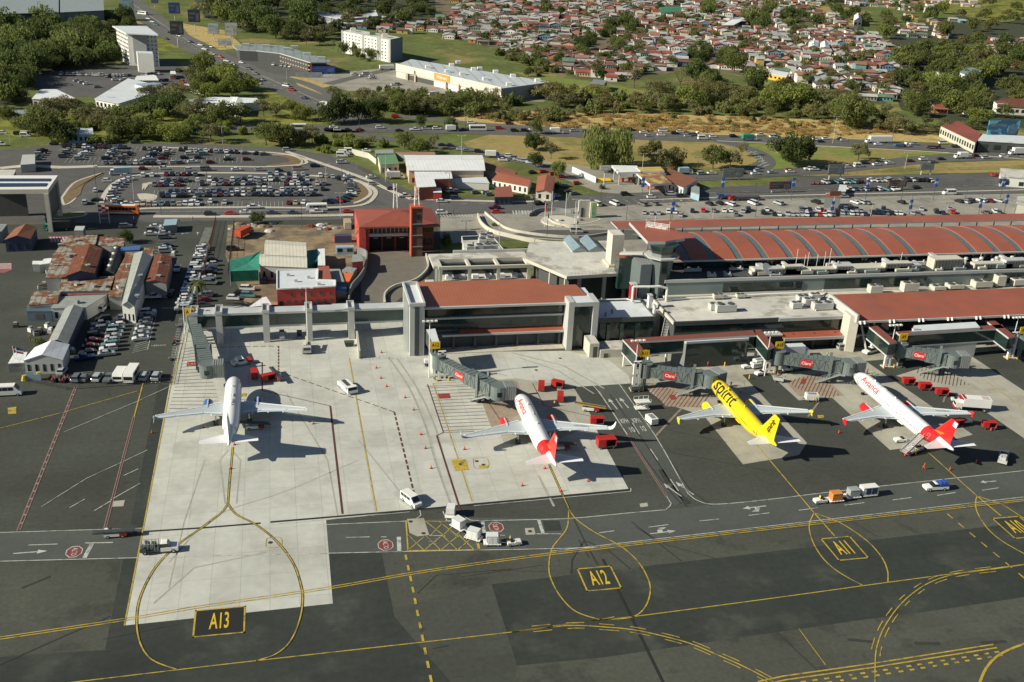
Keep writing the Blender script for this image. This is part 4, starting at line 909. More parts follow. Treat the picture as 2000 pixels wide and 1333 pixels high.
# ---------- fire station
t=thing('fire_station','fire station with hipped red roof and dark garage bays','fire station',(38,350,0))
bbox(t,'wall',(27.2,353,0),(51,369,9.4),mat('dark_red_brick',(.20,.06,.045),.85));
E0=[Vector((24.9,349,9.8)),Vector((52.6,349,9.8)),Vector((52.6,371,9.8)),Vector((24.9,371,9.8))];r0,r1=Vector((37.5,360,12.2)),Vector((40,360,12.2))
b=MB()
for f_ in((E0[0],E0[1],r1,r0),(E0[1],E0[2],r1),(E0[2],E0[3],r0,r1),(E0[3],E0[0],r0)):b.face(f_)
b.face(E0[::-1]);part(b,'roof',mat('crimson_sheet_roof',(.27,.075,.05),.6,n=(.3,.1),n2=(.05,.12)),t)
bbox(t,'eave_fascia',(24.9,348.8,9.3),(52.6,349.05,9.85),redroof_s)
bbox(t,'beam',(27,351.6,5.4),(42,353,6.4),lightgrey)
bbox(t,'side_wall',(24.9,350,0),(27.2,371,9.3),pink);bbox(t,'buttress',(27.2,351.4,0),(28.4,353,9.3),pink)
for i in range(9):bbox(t,'window',(28.9+i*1.45,352.85,6.7),(29.9+i*1.45,353,9),glass);
for i in range(10):bbox(t,'pilaster',(28.45+i*1.45,352.5,6.4),(28.75+i*1.45,353,9.3),lightgrey)
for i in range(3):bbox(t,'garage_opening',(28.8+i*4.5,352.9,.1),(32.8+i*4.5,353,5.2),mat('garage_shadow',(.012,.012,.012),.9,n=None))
for i in range(3):bbox(t,'garage_ceiling_light',(30+i*4.5,352.8,4.4),(31.6+i*4.5,352.9,4.6),lightgrey)
for i in range(4):bbox(t,'window',(46.6+i*1.1,352.85,6.3),(47.3+i*1.1,353,8.6),glass);bbox(t,'window',(46.6+i*1.1,352.85,1.6),(47.3+i*1.1,353,4),glass)
t=thing('drill_tower','slim dark and red brick drill tower in front of the fire station','tower',(44,346,0))
bbox(t,'wall',(42.4,345,0),(46,349,17.2),mat('brown_brick',(.13,.065,.05),.9));bbox(t,'side_face',(42.1,344.8,0),(42.45,349.2,17.6),mat('red_brick_face',(.45,.09,.05),.8))
for z in(3.5,7.5,11.5):bbox(t,'band',(42.4,344.8,z),(46.1,345,z+.35),midgrey)
bbox(t,'cap',(42,344.7,17.2),(46.3,349.3,17.7),mat('red_brick_face'));bbox(t,'window',(44,344.9,13.5),(44.9,345,15),glass)
def lattice(x,y,z0,h,w,label,m=W_):
 b=MB();n=max(3,int(h/1.6))
 for sx,sy in((-1,-1),(1,-1),(1,1),(-1,1)):b.bar((x+sx*w/2,y+sy*w/2,z0),(x+sx*w*.3,y+sy*w*.3,z0+h),.12)
 for i in range(n):
  za,zb=z0+h*i/n,z0+h*(i+1)/n
  for(ax,ay),(bx_,by_)in(((-1,-1),(1,-1)),((1,-1),(1,1)),((1,1),(-1,1)),((-1,1),(-1,-1))):b.bar((x+ax*w*.45,y+ay*w*.45,za),(x+bx_*w*.4,y+by_*w*.4,zb),.08)
 t=thing('lattice_mast',label,'mast',(x,y,z0));part(b,'lattice',m,t)
 b=MB();b.box((x-.8,y-.3,z0+h*.8),(x-.5,y+.3,z0+h));b.box((x+.5,y-.3,z0+h*.7),(x+.8,y+.3,z0+h*.9));part(b,'panel_antenna',W_,t)
lattice(44.2,347,17.7,6.5,1.6,'white lattice radio mast on top of the brick drill tower');lattice(39.5,371,9.8,9,1.4,'white lattice mast behind the fire station roof')
# ---------- service buildings
t=thing('pink_office','pink two storey office with white roof behind the glass corridor','building',(12,295,0))
q=tr([(541,566),(655,560),(655,549),(620,548),(621,527),(541,530)],5.6);bprism(t,'wall',q,0,5.6,pink,mat('white_roof_membrane'))
b=MB()
for a,e in zip(q,q[1:]+q[:1]):b.bar((*a,5.75),(*e,5.75),.35,.4)
part(b,'parapet',W_,t);windows(t,q[0],q[1],2.6,4.8,6,1,glass,.28,.5,skip=lambda i,j:i<1);windows(t,q[0],q[1],.2,2.2,8,1,glass,.5,.6)
for x,y in((560,540),(600,545),(575,552),(620,558)):g=G(x,y,5.6);bbox(t,'roof_vent',(g.x,g.y,5.6),(g.x+1,g.y+.7,6.4),lightgrey)
def shed(label,px,z,m,axis=None,h=1.2,wallm=None,z0=0,name='shed',cat='shed',door=None):
 g=G(*px[0],z);t=thing(name,label,cat,(g.x,g.y,0));wallm=wallm or midgrey
 if axis is None:
  q=tr(px,z);bprism(t,'wall',[tuple(Vector(p))for p in q],z0,z-.2,wallm)
  c_=Vector((sum(p[0]for p in q)/len(q),sum(p[1]for p in q)/len(q)));bprism(t,'roof',[tuple(c_+(Vector(p)-c_)*1.03)for p in q],z-.2,z,m)
  r0,r1=q[0],q[1]
 else:gable(t,px,z,h,'roof',m,axis,wallm,z0);q=tr(px,z);c_=Vector((sum(p[0]for p in q)/4,sum(p[1]for p in q)/4));r0,r1=[tuple(c_+(Vector(p)-c_)*.96)for p in q[:2]]
 if door:
  r0,r1=Vector(r0),Vector(r1);L_=(r1-r0).length
  if L_>3:windows(t,r0,r1,.6,min(z-.6,3),door,1,glass if door>1 else darkgrey,.35,.8,name='window' if door>1 else 'door')
 return t
shed('small red roofed block behind the pink office',[(622,550),(648,548),(642,520),(620,522)],5.2,redroof_s,wallm=pink,name='annex',cat='annex',door=1)
shed('zinc lean-to behind the red roofed block',[(650,550),(672,550),(664,526),(642,526)],3.4,zinc);shed('small orange roofed hut beside the curved wall',[(668,550),(682,550),(690,534),(667,533)],3,mat('orange_paint'));shed('blue roofed lean-to right of the pink office',[(656,568),(677,568),(675,557),(655,557)],2.6,mat('blue_sheet',(.05,.14,.34),.6))
shed('cream roofed warehouse with two stepped roofs beside the green nets',[(506,520),(600,524),(600,501),(508,497)],4.6,roofcream,0,1.0,lightgrey,name='warehouse',cat='warehouse',door=6)
shed('rear cream roofed warehouse bay above the green nets',[(516,498),(599,502),(598,475),(518,470)],5.4,roofcream,0,1.0,lightgrey,name='warehouse',cat='warehouse')
shed('narrow white roofed shed right of the cream warehouse',[(621,518),(635,518),(634,486),(621,487)],4,roofwhite,door=1);shed('zinc roofed hut on red brick base beside the driveway wall',[(688,512),(709,510),(706,496),(688,498)],4.6,zinc,wallm=pink);shed('low pitched metal roof beside the curved driveway wall',[(668,528),(690,532),(697,524),(678,521)],2.6,roofgrey)
shed('white pitched roof over the red car shelter',[(486,600),(530,595),(520,580),(512,582)],3,roofwhite,wallm=pink)
net=mat('green_shade_net',(.03,.22,.15),.8,n=(.6,.3))
for lb,px,z in(('large sagging green shade net left of the cream warehouse',[(449,530),(505,528),(512,489),(497,497),(449,508)],5),('small green shade net between the warehouse and narrow shed',[(601,522),(620,508),(620,487),(600,490)],4)):
 q=tr(px,z);b=MB();n=len(q);c_=Vector((sum(p[0]for p in q)/n,sum(p[1]for p in q)/n,z-.9))
 g0=thing('shade_net',lb,'shade net',(c_.x,c_.y,0))
 for a,e in zip(q,q[1:]+q[:1]):b.face([(*a,z),(*e,z),c_])
 for a,e in zip(q[:1]+q[:1],q[1:2]+q[1:2]):b.face([(*a,z),(*e,z),(*e,1.5),(*a,1.5)])
 part(b,'net',net,g0,recalc=False);b=MB()
 for a in q:b.tube((*a,0),(*a,z),.08,6)
 part(b,'net_pole',steel,g0)
rustwin=darkgrey
shed('patchy tan and rust hangar roof at the back of the left shed cluster',[(90,543),(128,540),(186,476),(189,460),(132,462),(104,498)],5,rustmix,wallm=lightgrey,name='hangar',cat='hangar')
shed('large dark rust roofed hangar left of the quonset hut',[(130,540),(185,535),(201,486),(152,482)],6.2,rust,1,1.2,wallm=navy,name='hangar',cat='hangar')
shed('low striped rust and zinc roof in front of the quonset hut',[(117,569),(218,567),(224,540),(122,543)],4.4,rustmix,wallm=lightgrey,door=6);shed('rust roof strip in front of the striped roof',[(120,580),(208,578),(212,568),(120,570)],3.4,rust);shed('zinc roofed wing with triangular parapet above the parked white van',[(100,602),(168,600),(208,576),(118,580)],4,zinc,wallm=white_wall,door=4)
shed('rust roofed corner shed with pale stripes at the apron edge',[(56,598),(112,594),(120,570),(68,570)],4,rustmix,0,.7,wallm=lightgrey)
shed('dark blue steel container shed below the rusty corner roof',[(52,608),(100,608),(101,595),(54,596)],3.2,mat('blue_grey_sheet',(.08,.12,.15),.6),wallm=mat('blue_grey_sheet'),door=1)
shed('long old zinc gable shed right of the quonset hut',[(237,598),(262,600),(298,503),(262,496)],5.4,zinc,1,1.4,wallm=white_wall,name='hangar',cat='hangar',door=3)
shed('pale zinc roof strip between quonset hut and gable shed',[(212,578),(236,578),(262,496),(245,500),(224,540)],4.4,mat('patchy_rusted_sheet'))
shed('bright rust striped roof with pale edge beside the car park lane',[(282,552),(325,554),(336,503),(299,500)],5,rust,1,.8,wallm=midgrey,name='hangar',cat='hangar');shed('narrow pale zinc roof strip left of the bright rust roof',[(271,556),(282,552),(300,498),(292,499)],4.8,zinc)
shed('small rust roof behind the gable shed',[(245,500),(296,503),(300,484),(245,486)],4,rustmix);shed('low blue sheet roof behind the gable shed',[(233,490),(272,488),(275,480),(237,483)],4.6,mat('blue_sheet'))
shed('rusted open shed roof behind the quonset hut',[(190,478),(240,482),(243,466),(190,462)],4.6,rustmix)
shed('small white roofed booth left of the patchy hangar',[(77,517),(96,514),(106,504),(86,506)],3,roofwhite);shed('white box hut at far left of the shed cluster',[(63,516),(80,516),(82,510),(64,510)],2.6,W_)
shed('long narrow zinc roofed wing leading to the white office',[(94,670),(133,672),(163,603),(128,602)],3.6,zinc,1,1,wallm=navy,name='wing_building',cat='building');shed('short rust roof patch beside the narrow zinc wing',[(92,668),(110,668),(118,644),(104,644)],3.2,rust)
t=shed('white gabled office with glass front beside the flags at apron edge',[(45,706),(123,704),(136,674),(68,680)],3.8,roofwhite,1,1.6,wallm=lightgrey,name='office',cat='office',door=5)
shed('low white porch roof left of the gabled office',[(16,710),(46,708),(53,688),(28,690)],2.6,roofwhite)
q=tr([(199,539),(226,541),(243,492),(216,488)],3.2);t=thing('quonset_hut','dark green barrel roofed quonset hut with white dome vents','hut',(*q[0],0))
q=[Vector((*p,0))for p in q];b=MB();rings=[]
for a,e in((q[0],q[1]),(q[3],q[2])):
 c_=(a+e)/2;h_=(e-a)/2;rings.append([c_+h_*math.cos(math.pi*(1-i/10))+Vector((0,0,2.5+2.6*math.sin(math.pi*i/10)))for i in range(11)]+[c_+h_,c_-h_])
b.loft(rings);part(b,'barrel_shell',mat('dark_olive_sheet',(.05,.052,.042),.6),t)
for f_ in(.15,.38,.62,.85):c_=((q[0]+q[1])/2)*(1-f_)+((q[2]+q[3])/2)*f_;b=MB();b.tube(c_+Vector((0,0,5)),c_+Vector((0,0,5.5)),.35,8);b.tube(c_+Vector((0,0,5.5)),c_+Vector((0,0,5.8)),.65,10,r2=.2);part(b,'dome_vent',W_,t)
shed('brown and orange gabled house at far left behind the apron',[(8,470),(60,468),(72,445),(30,447)],4.2,mat('brown_sheet',(.22,.09,.05),.8),1,1.4,wallm=navy,name='house',cat='house',door=3);shed('pale teal roofed hut cut by the left edge',[(-20,455),(3,452),(14,438),(-20,438)],4,roofgrey,name='hut',cat='hut')
shed('grey box shed beside the green truck',[(145,450),(162,450),(166,442),(148,442)],3.4,lightgrey);shed('small blue roofed guard booth above the white cars',[(319,441),(344,439),(346,428),(322,429)],3,mat('pale_blue_sheet',(.30,.42,.48),.5),name='guard_booth',cat='booth')
shed('square grey gatehouse at left of the upper car park',[(40,322),(68,320),(68,302),(44,303)],3.5,lightgrey,wallm=mat('light_grey_panel'),name='gatehouse',cat='gatehouse')
t=thing('checkered_frame','red and white checkered board on a steel frame beside the orange coach','sign',G(205,437));
b=MB();b.tube((-1.6,0,0),(-1.6,0,6.4),.12,6);b.tube((1.6,0,0),(1.6,0,6.4),.12,6);b.bar((-1.6,0,2),(1.6,0,2),.1);b.bar((-1.6,0,3.6),(1.6,0,3.6),.1);b.build('steel_frame',W_,t)
b=MB()
for i in range(3):
 for j in range(3):b.box((-1.8+i*1.2,-.2,4.6+j*.8),(-.6+i*1.2,-.1,5.4+j*.8),(i+j)%2)
b.build('checker_board',[mat('red_panel_paint'),W_],t)
k=0
for x,y,z in((110,520,5),(140,500,6.5),(165,505,7),(172,520,7),(185,560,4.6),(150,556,4.6),(205,560,4.6),(268,580,6),(262,560,6.2),(275,540,6.4),(250,520,4.8),(232,560,4.8),(100,580,4.4),(150,590,4.4),(310,540,5.6),(312,515,5.6),(118,480,5.2),(150,470,5.2)):
 g=G(x,y,z);t=thing('roof_box','%s small box vent from the left on the rusty shed roofs'%ordn(k),'vent',(g.x,g.y,z-.6),.2*k,'box vents on the shed roofs');k+=1;b=MB();b.box((-.6,-.5,0),(.6,.5,.9+.1*(k%3)));b.build('housing',[lightgrey,zinc,midgrey][k%3],t);b=MB();b.box((-.7,-.6,.95+.1*(k%3)),(.7,.6,1.02+.1*(k%3)));b.build('cap',steel,t)
for i,(x,y)in enumerate(((88,560),(80,565),(95,640),(100,650),(78,650),(70,655),(60,648),(140,690),(30,640),(210,470),(222,474),(255,474),(100,530),(95,535),(275,500),(340,500))):
 g=G(x,y);t=thing('crate_stack','%s stack of crates from the left around the rusty sheds'%ordn(i),'crates',(g.x,g.y,.08),.4*i,'crate stacks around the sheds');b=MB();b.box((-.9,-.7,0),(.5,.6,1.0));b.build('crate',[bark,midgrey,W_,zinc][i%4],t);b=MB();b.box((-.6,-.5,1.0),(.3,.4,1.5));b.build('crate',[zinc,bark,midgrey,W_][i%4],t)
t=thing('solar_canopy','large white portal canopy with solar panel strips at the left edge','canopy',(-90,400,0));zc=15.4
q=tr([(-70,371),(94,370),(113,343),(-70,343)],zc);bprism(t,'roof',q,zc-1.6,zc,stone,W_)
for px in([(-60,354),(97,354),(100,349),(-60,349)],[(-60,365),(89,364),(93,358),(-60,358)]):qq=tr(px,zc+.2);bprism(t,'solar_panel',qq,zc+.05,zc+.2,mat('solar_panel_blue',(.02,.035,.09),.3,stripe=('X',1.7,.6,.9)))
for p in(q[1],q[2]):bbox(t,'leg',(p[0]-1.6,p[1]-.3,0),(p[0]-.2,p[1]+1.2,zc-1.6),stone)
bbox(t,'side_wall',(q[2][0]-1.2,q[2][1]-14,3),(q[2][0]-.9,q[2][1],zc-1.6),darkgrey);bbox(t,'rear_wall',(q[3][0],q[3][1],0),(q[2][0]-12,q[3][1]+.5,zc-1.6),darkgrey)
shed('flat white roof behind the solar canopy',[(-50,345),(25,343),(30,332),(-50,332)],5,flatroof)
t=thing('kerbside_canopy','long narrow red canopy along the kerb behind the terminal','canopy',(120,355,0))
b=MB();b.box((117.5,351,6.4),(300,359.5,6.9),0,1);part(b,'roof',[lightgrey,redroof_s],t)
for i in range(24):b=MB();b.tube((120+i*7.6,352,0),(120+i*7.6,352,6.4),.2,8);part(b,'column',darkgrey,t)
t=thing('departure_deck','raised concrete departure road between the vaulted roof and red canopy','deck',(150,330,0));b=MB();q=[(112,322),(130,321),(300,321),(300,345),(130,346),(112,345),(96,338),(85,328),(82,320),(92,318),(100,320)];b.prism(q,3.2,4.2);part(b,'road_deck',plaza,t);b=MB()
for i in range(10):b.tube((118+i*14,330,0),(118+i*14,330,3.2),.5,8)
part(b,'deck_pier',stone,t)
b=MB();strip([(130,323),(300,323)],.25,4.23,b,world=True);strip([(130,344.5),(300,344.5)],.5,4.23,b,world=True);part(b,'kerb_paint',yline,t)
for nm,px,z1,m,wd,lb in(('ramp_wall',[(933,424),(940,440),(960,455),(1000,466),(1060,478),(1090,480)],1.6,stone,.4,'long curved cream parapet of the terminal ramp'),('ramp_wall',[(947,418),(975,440),(1000,452),(1060,462),(1130,466),(1190,458)],1.0,stone,.4,'inner curved parapet of the terminal ramp'),('curved_wall',[(1035,424),(1050,415),(1085,413),(1120,418)],1.5,midgrey,.5,'curved retaining wall around the round plaza'),('curved_wall',[(1070,430),(1085,440),(1120,446),(1170,446)],1.2,stone,.5,'low cream curved wall below the round plaza'),('driveway_wall',[(697,497),(716,505),(712,535),(700,555),(686,572),(681,600)],2.6,midgrey,.4,'curved dark retaining wall left of the fire station driveway'),('driveway_wall',[(832,500),(836,525),(820,545),(800,555),(770,563),(752,578),(752,597)],1.1,stone,.5,'winding pale wall right of the fire station driveway')):
 q=smooth(gw(px),5);b=strip(q,wd,z1,world=True);n=len(b.v)
 for i in range(0,n-2,2):
  for k in(0,1):a,c_=b.v[i+k],b.v[i+2+k];b.face([a,c_,(c_[0],c_[1],0),(a[0],a[1],0)])
 tag(b.build(nm,m),lb,'wall')
b=MB();g=G(1092,434);b.tube(g,g+Vector((0,0,.6)),7,28,0);b.tube(g+Vector((0,0,.6)),g+Vector((0,0,1.2)),1.2,12,0);tag(b.build('round_planter',stone),'round cream plaza basin between the flagpoles','basin')
flagc=[(.7,.05,.05),(.05,.1,.4),(.7,.7,.7),(.1,.4,.12),(.05,.1,.4),(.7,.7,.7)]
for i,(x,y)in enumerate(((1063,445),(1077,420),(1068,463),(1104,423),(1122,440),(1125,458))):
 g=G(x,y);t=thing('flagpole','%s white flagpole from the left around the round plaza basin'%ordn(i),'flagpole',g,0,'flagpoles around the plaza basin');b=MB();b.tube((0,0,0),(0,0,9.5),.09,6);b.build('pole',W_,t)
 b=MB();b.loft([[(0,.02,9.2),(0,.02,7.6),(0,-.02,7.6),(0,-.02,9.2)],[(.3,.2,8.7),(.3,.2,7.0),(.3,.16,7.0),(.3,.16,8.7)],[.6*1 and(.7,-.1,8.0),(.6,-.1,6.4),(.6,-.14,6.4),(.7,-.14,8.0)]]);o=b.build('flag',flat_o,t);o.color=(*flagc[i],1)
t=thing('mural_wall','cream sculpted wall with a teal and green mural beside the plaza','wall',G(1150,428));q=tr([(1128,428),(1160,430),(1163,428),(1131,426)],0);
g=G(1129,426);bbox(t,'wall',(g.x,g.y,0),(g.x+4.5,g.y+1,7),stone);bbox(t,'wall',(g.x+4.5,g.y-1,0),(g.x+7,g.y,6.5),stone);bbox(t,'mural',(g.x+5,g.y-1.2,.5),(g.x+7,g.y-1.0,6.2),mat('teal_mural',(.10,.40,.38),.6,c2=(.35,.45,.12),s2=.4));bbox(t,'opening',(g.x+1,g.y-.1,.1),(g.x+2,g.y,4),darkgrey)
# ---------- blocks around the roundabout and the filling station
t=shed('large white ridged warehouse roof with orange left gable behind the fire station',[(796,334),(948,334),(942,304),(789,304)],6,roofwhite,0,1.2,wallm=mat('peach_wall',(.52,.40,.30),.8),name='warehouse',cat='warehouse',door=8)
shed('lower white stepped roof in front of the ridged warehouse',[(815,366),(852,364),(848,350),(883,349),(880,335),(810,335)],5.6,roofwhite,wallm=mat('brick_face',(.30,.10,.06),.8),name='warehouse',cat='warehouse');shed('pale blue flat roof with kerb right of the stepped roof',[(880,355),(955,358),(948,346),(870,350)],3,flatwhite,wallm=white_wall)
shed('small white porch roof in front of the stepped warehouse',[(846,377),(863,377),(860,368),(848,368)],3.2,roofwhite,0,.8,wallm=pink);shed('grey boxy roof with teal side beside the warehouse',[(966,385),(1002,384),(998,364),(968,366)],3.6,redroof_s,wallm=mat('blue_grey_sheet'),door=4)
shed('red roofed white cottage row cut by trees',[(960,352),(1032,365),(1040,350),(985,335)],3.5,redroof,0,1,wallm=white_wall,name='cottage',cat='cottage',door=7);shed('red hipped roof cottage with cream walls by the junction',[(1046,375),(1078,378),(1085,348),(1050,345)],3.6,redroof,1,1,wallm=stone,name='cottage',cat='cottage',door=2)
shed('green roofed shed left of the big warehouse',[(743,322),(779,320),(772,302),(738,303)],4.4,mat('green_sheet',(.14,.26,.13),.6,stripe=('X',1,.15,.6)),wallm=stone,door=3);shed('grey roof behind the green roofed shed',[(734,300),(768,300),(768,292),(733,293)],4,zinc);shed('long tan roof behind the big warehouse',[(800,303),(850,303),(848,297),(772,298)],3.6,mat('tan_sheet',(.30,.18,.11),.8));shed('dark red roof beside the junction ramp',[(945,330),(1000,345),(1010,335),(948,318)],4,mat('brown_sheet'))
cany=mat('white_metal_canopy',(.62,.66,.66),.5)
def canopy(label,px,z,m,zz=.9,post=None):
 g=G(*px[0],z);t=thing('station_canopy',label,'canopy',(g.x,g.y,0));q=tr(px,z);bprism(t,'roof',q,z-zz,z,cany,m)
 c_=sum((Vector(p)for p in q),Vector((0,0)))/len(q)
 for p in q:p=c_+(Vector(p)-c_)*.75;b=MB();b.box((p.x-.3,p.y-.3,0),(p.x+.3,p.y+.3,z-zz));part(b,'post',lightgrey,t)
 b=MB();b.box((c_.x-2,c_.y-.6,.1),(c_.x-1,c_.y+.6,1.9));b.box((c_.x+1,c_.y-.6,.1),(c_.x+2,c_.y+.6,1.9));part(b,'pump',redp,t)
canopy('white flat filling station canopy',[(1207,337),(1252,336),(1244,324),(1194,323)],6,roofwhite);canopy('yellow upper filling station canopy',[(1250,334),(1298,334),(1290,326),(1242,327)],6.2,mat('faded_yellow_sheet',(.50,.38,.10),.7));canopy('patchy yellow sloping filling station canopy',[(1270,361),(1312,357),(1285,335),(1240,336)],5.4,mat('patchy_yellow_sheet',(.42,.34,.14),.8,c2=(.26,.12,.06),s2=.15))
shed('dark red roofed shop row right of the filling station',[(1298,352),(1335,366),(1362,352),(1305,328)],4,mat('brown_sheet'),wallm=white_wall,name='shop_row',cat='shops',door=5);shed('blue and white walled yard building beyond the filling station',[(1350,375),(1366,380),(1366,366),(1350,360)],3,zinc,wallm=mat('pale_blue_sheet'));shed('white wall pavilion at far right of the car park',[(1955,345),(2040,352),(2040,335),(1955,329)],4.6,flatroof,wallm=white_wall,name='pavilion',cat='pavilion',door=3);shed('green walled service building cut by the right edge',[(1985,398),(2040,404),(2040,385),(1988,384)],4.6,flatroof,wallm=stone)
b=MB();a,c_=G(1117,337),G(1163,358);d_=(c_-a).normalized();n_=Vector((-d_.y,d_.x,0));b.prism([a[:2],c_[:2],(c_+n_*.4)[:2],(a+n_*.4)[:2]],0,2.6);tag(b.build('billboard_wall',white_wall),'long white painted wall beside the junction trees','wall')
b=MB();b.prism([(p[0],p[1])for p in gw([(1166,352),(1190,352),(1194,357),(1168,358)])],.1,.9);tag(b.build('yellow_planter',mat('bright_yellow_bed',(.75,.48,.03),.7)),'bright yellow octagonal planter of the filling station','planter')
for lb,px in(('reddish top parking shelter roof behind the red canopy',[(1612,384),(1642,386),(1632,378),(1614,378)]),):shed(lb,px,5,redroof_s,name='parking_booth',cat='booth')
shed('white parking hut among the motorcycles',[(1637,374),(1652,374),(1654,362),(1640,361)],2.8,flatwhite,name='parking_booth',cat='booth')
def fence(px,label,h=2.2,m=None,step=3,name='fence'):
 q=gw(px);t=thing(name,label,'fence',(*q[0],0));b=MB();b2=MB()
 q=resamp(q,step)
 for a in q:b.tube((*a,0),(*a,h),.06,5)
 for a,e in zip(q,q[1:]):
  for z in(.2,h*.5,h-.1):b2 .bar((*a,z),(*e,z),.05)
  n=6
  for i in range(n):p=Vector(a)+(Vector(e)-Vector(a))*i/n;b2 .bar((p.x,p.y,.1),(p.x,p.y,h),.035)
 part(b,'posts',m or darkgrey,t);part(b2,'mesh_panel',m or darkgrey,t)
fence([(422,432),(406,500),(400,540)],'rusty brown fence beside the white car column',2.2,mat('rusted_sheet'));fence([(458,440),(446,540)],'grey fence left of the green shade net',2.6);fence([(510,424),(620,426),(665,424)],'grey fence between dirt yard and airport road')
fence([(1375,376),(1500,378),(1590,374),(1760,368),(1990,362)],'long dark fence below the far right car park',2.2);fence([(30,742),(130,762),(335,748)],'low dark fence behind the parked minibuses',1.4);fence([(362,615),(333,752)],'slim fence along the motorcycle bays',1.2)
fence([(1480,346),(1600,345),(1760,335),(2000,330)],'thin roadside fence beside the lower highway',1.4,step=5);fence([(700,330),(725,345),(760,372),(800,385)],'fence between loop road and green roofed shed',2.2)
for i,px in enumerate(([(738,318),(752,335),(765,350)],[(688,302),(720,310),(735,322)])):
 q=gw(px);b=MB()
 for a,e in zip(q,q[1:]):b.bar((*a,1.3),(*e,1.3),.3,2.6)
 tag(b.build('boundary_wall',stone),('tan boundary wall along the sheds left of the big warehouse','short tan boundary wall behind the parked white minibuses')[i],'wall')
# ---------- airliners (nose at local origin, tail towards -Y)
am_white=mat('aircraft_white',(.74,.75,.74),.3,n=(1,.03),coat=.3);am_red=mat('aircraft_red',(.62,.02,.02),.35,n=None,coat=.3);am_yel=mat('aircraft_yellow',(.80,.60,.01),.35,n=(1,.03),coat=.3)
am_orange=mat('aircraft_orange',(.75,.16,.03),.35,n=None);am_wing=mat('aircraft_wing_grey',(.46,.52,.54),.4,n=(2,.05));am_blue=mat('aircraft_blue',(.05,.12,.30),.35,n=None);am_metal=mat('bare_metal',(.55,.56,.56),.3,m=.6,n=None)
am_pan=mat('wing_panel_grey',(.34,.39,.40),.45,n=(2,.05))
def section(y,zc,rx,rz,n=28):return[(rx*math.cos(2*math.pi*i/n),y,zc+rz*math.sin(2*math.pi*i/n))for i in range(n)]
def airfoil(x,yle,ch,z,th=.11):
 q=[(0,0),(.03,.45),(.12,.8),(.3,1),(.55,.85),(.8,.45),(1,.05),(.8,-.15),(.4,-.35),(.12,-.35),(.03,-.2)]
 return[(x,yle-ch*a,z+ch*th*b*.6)for a,b in q]
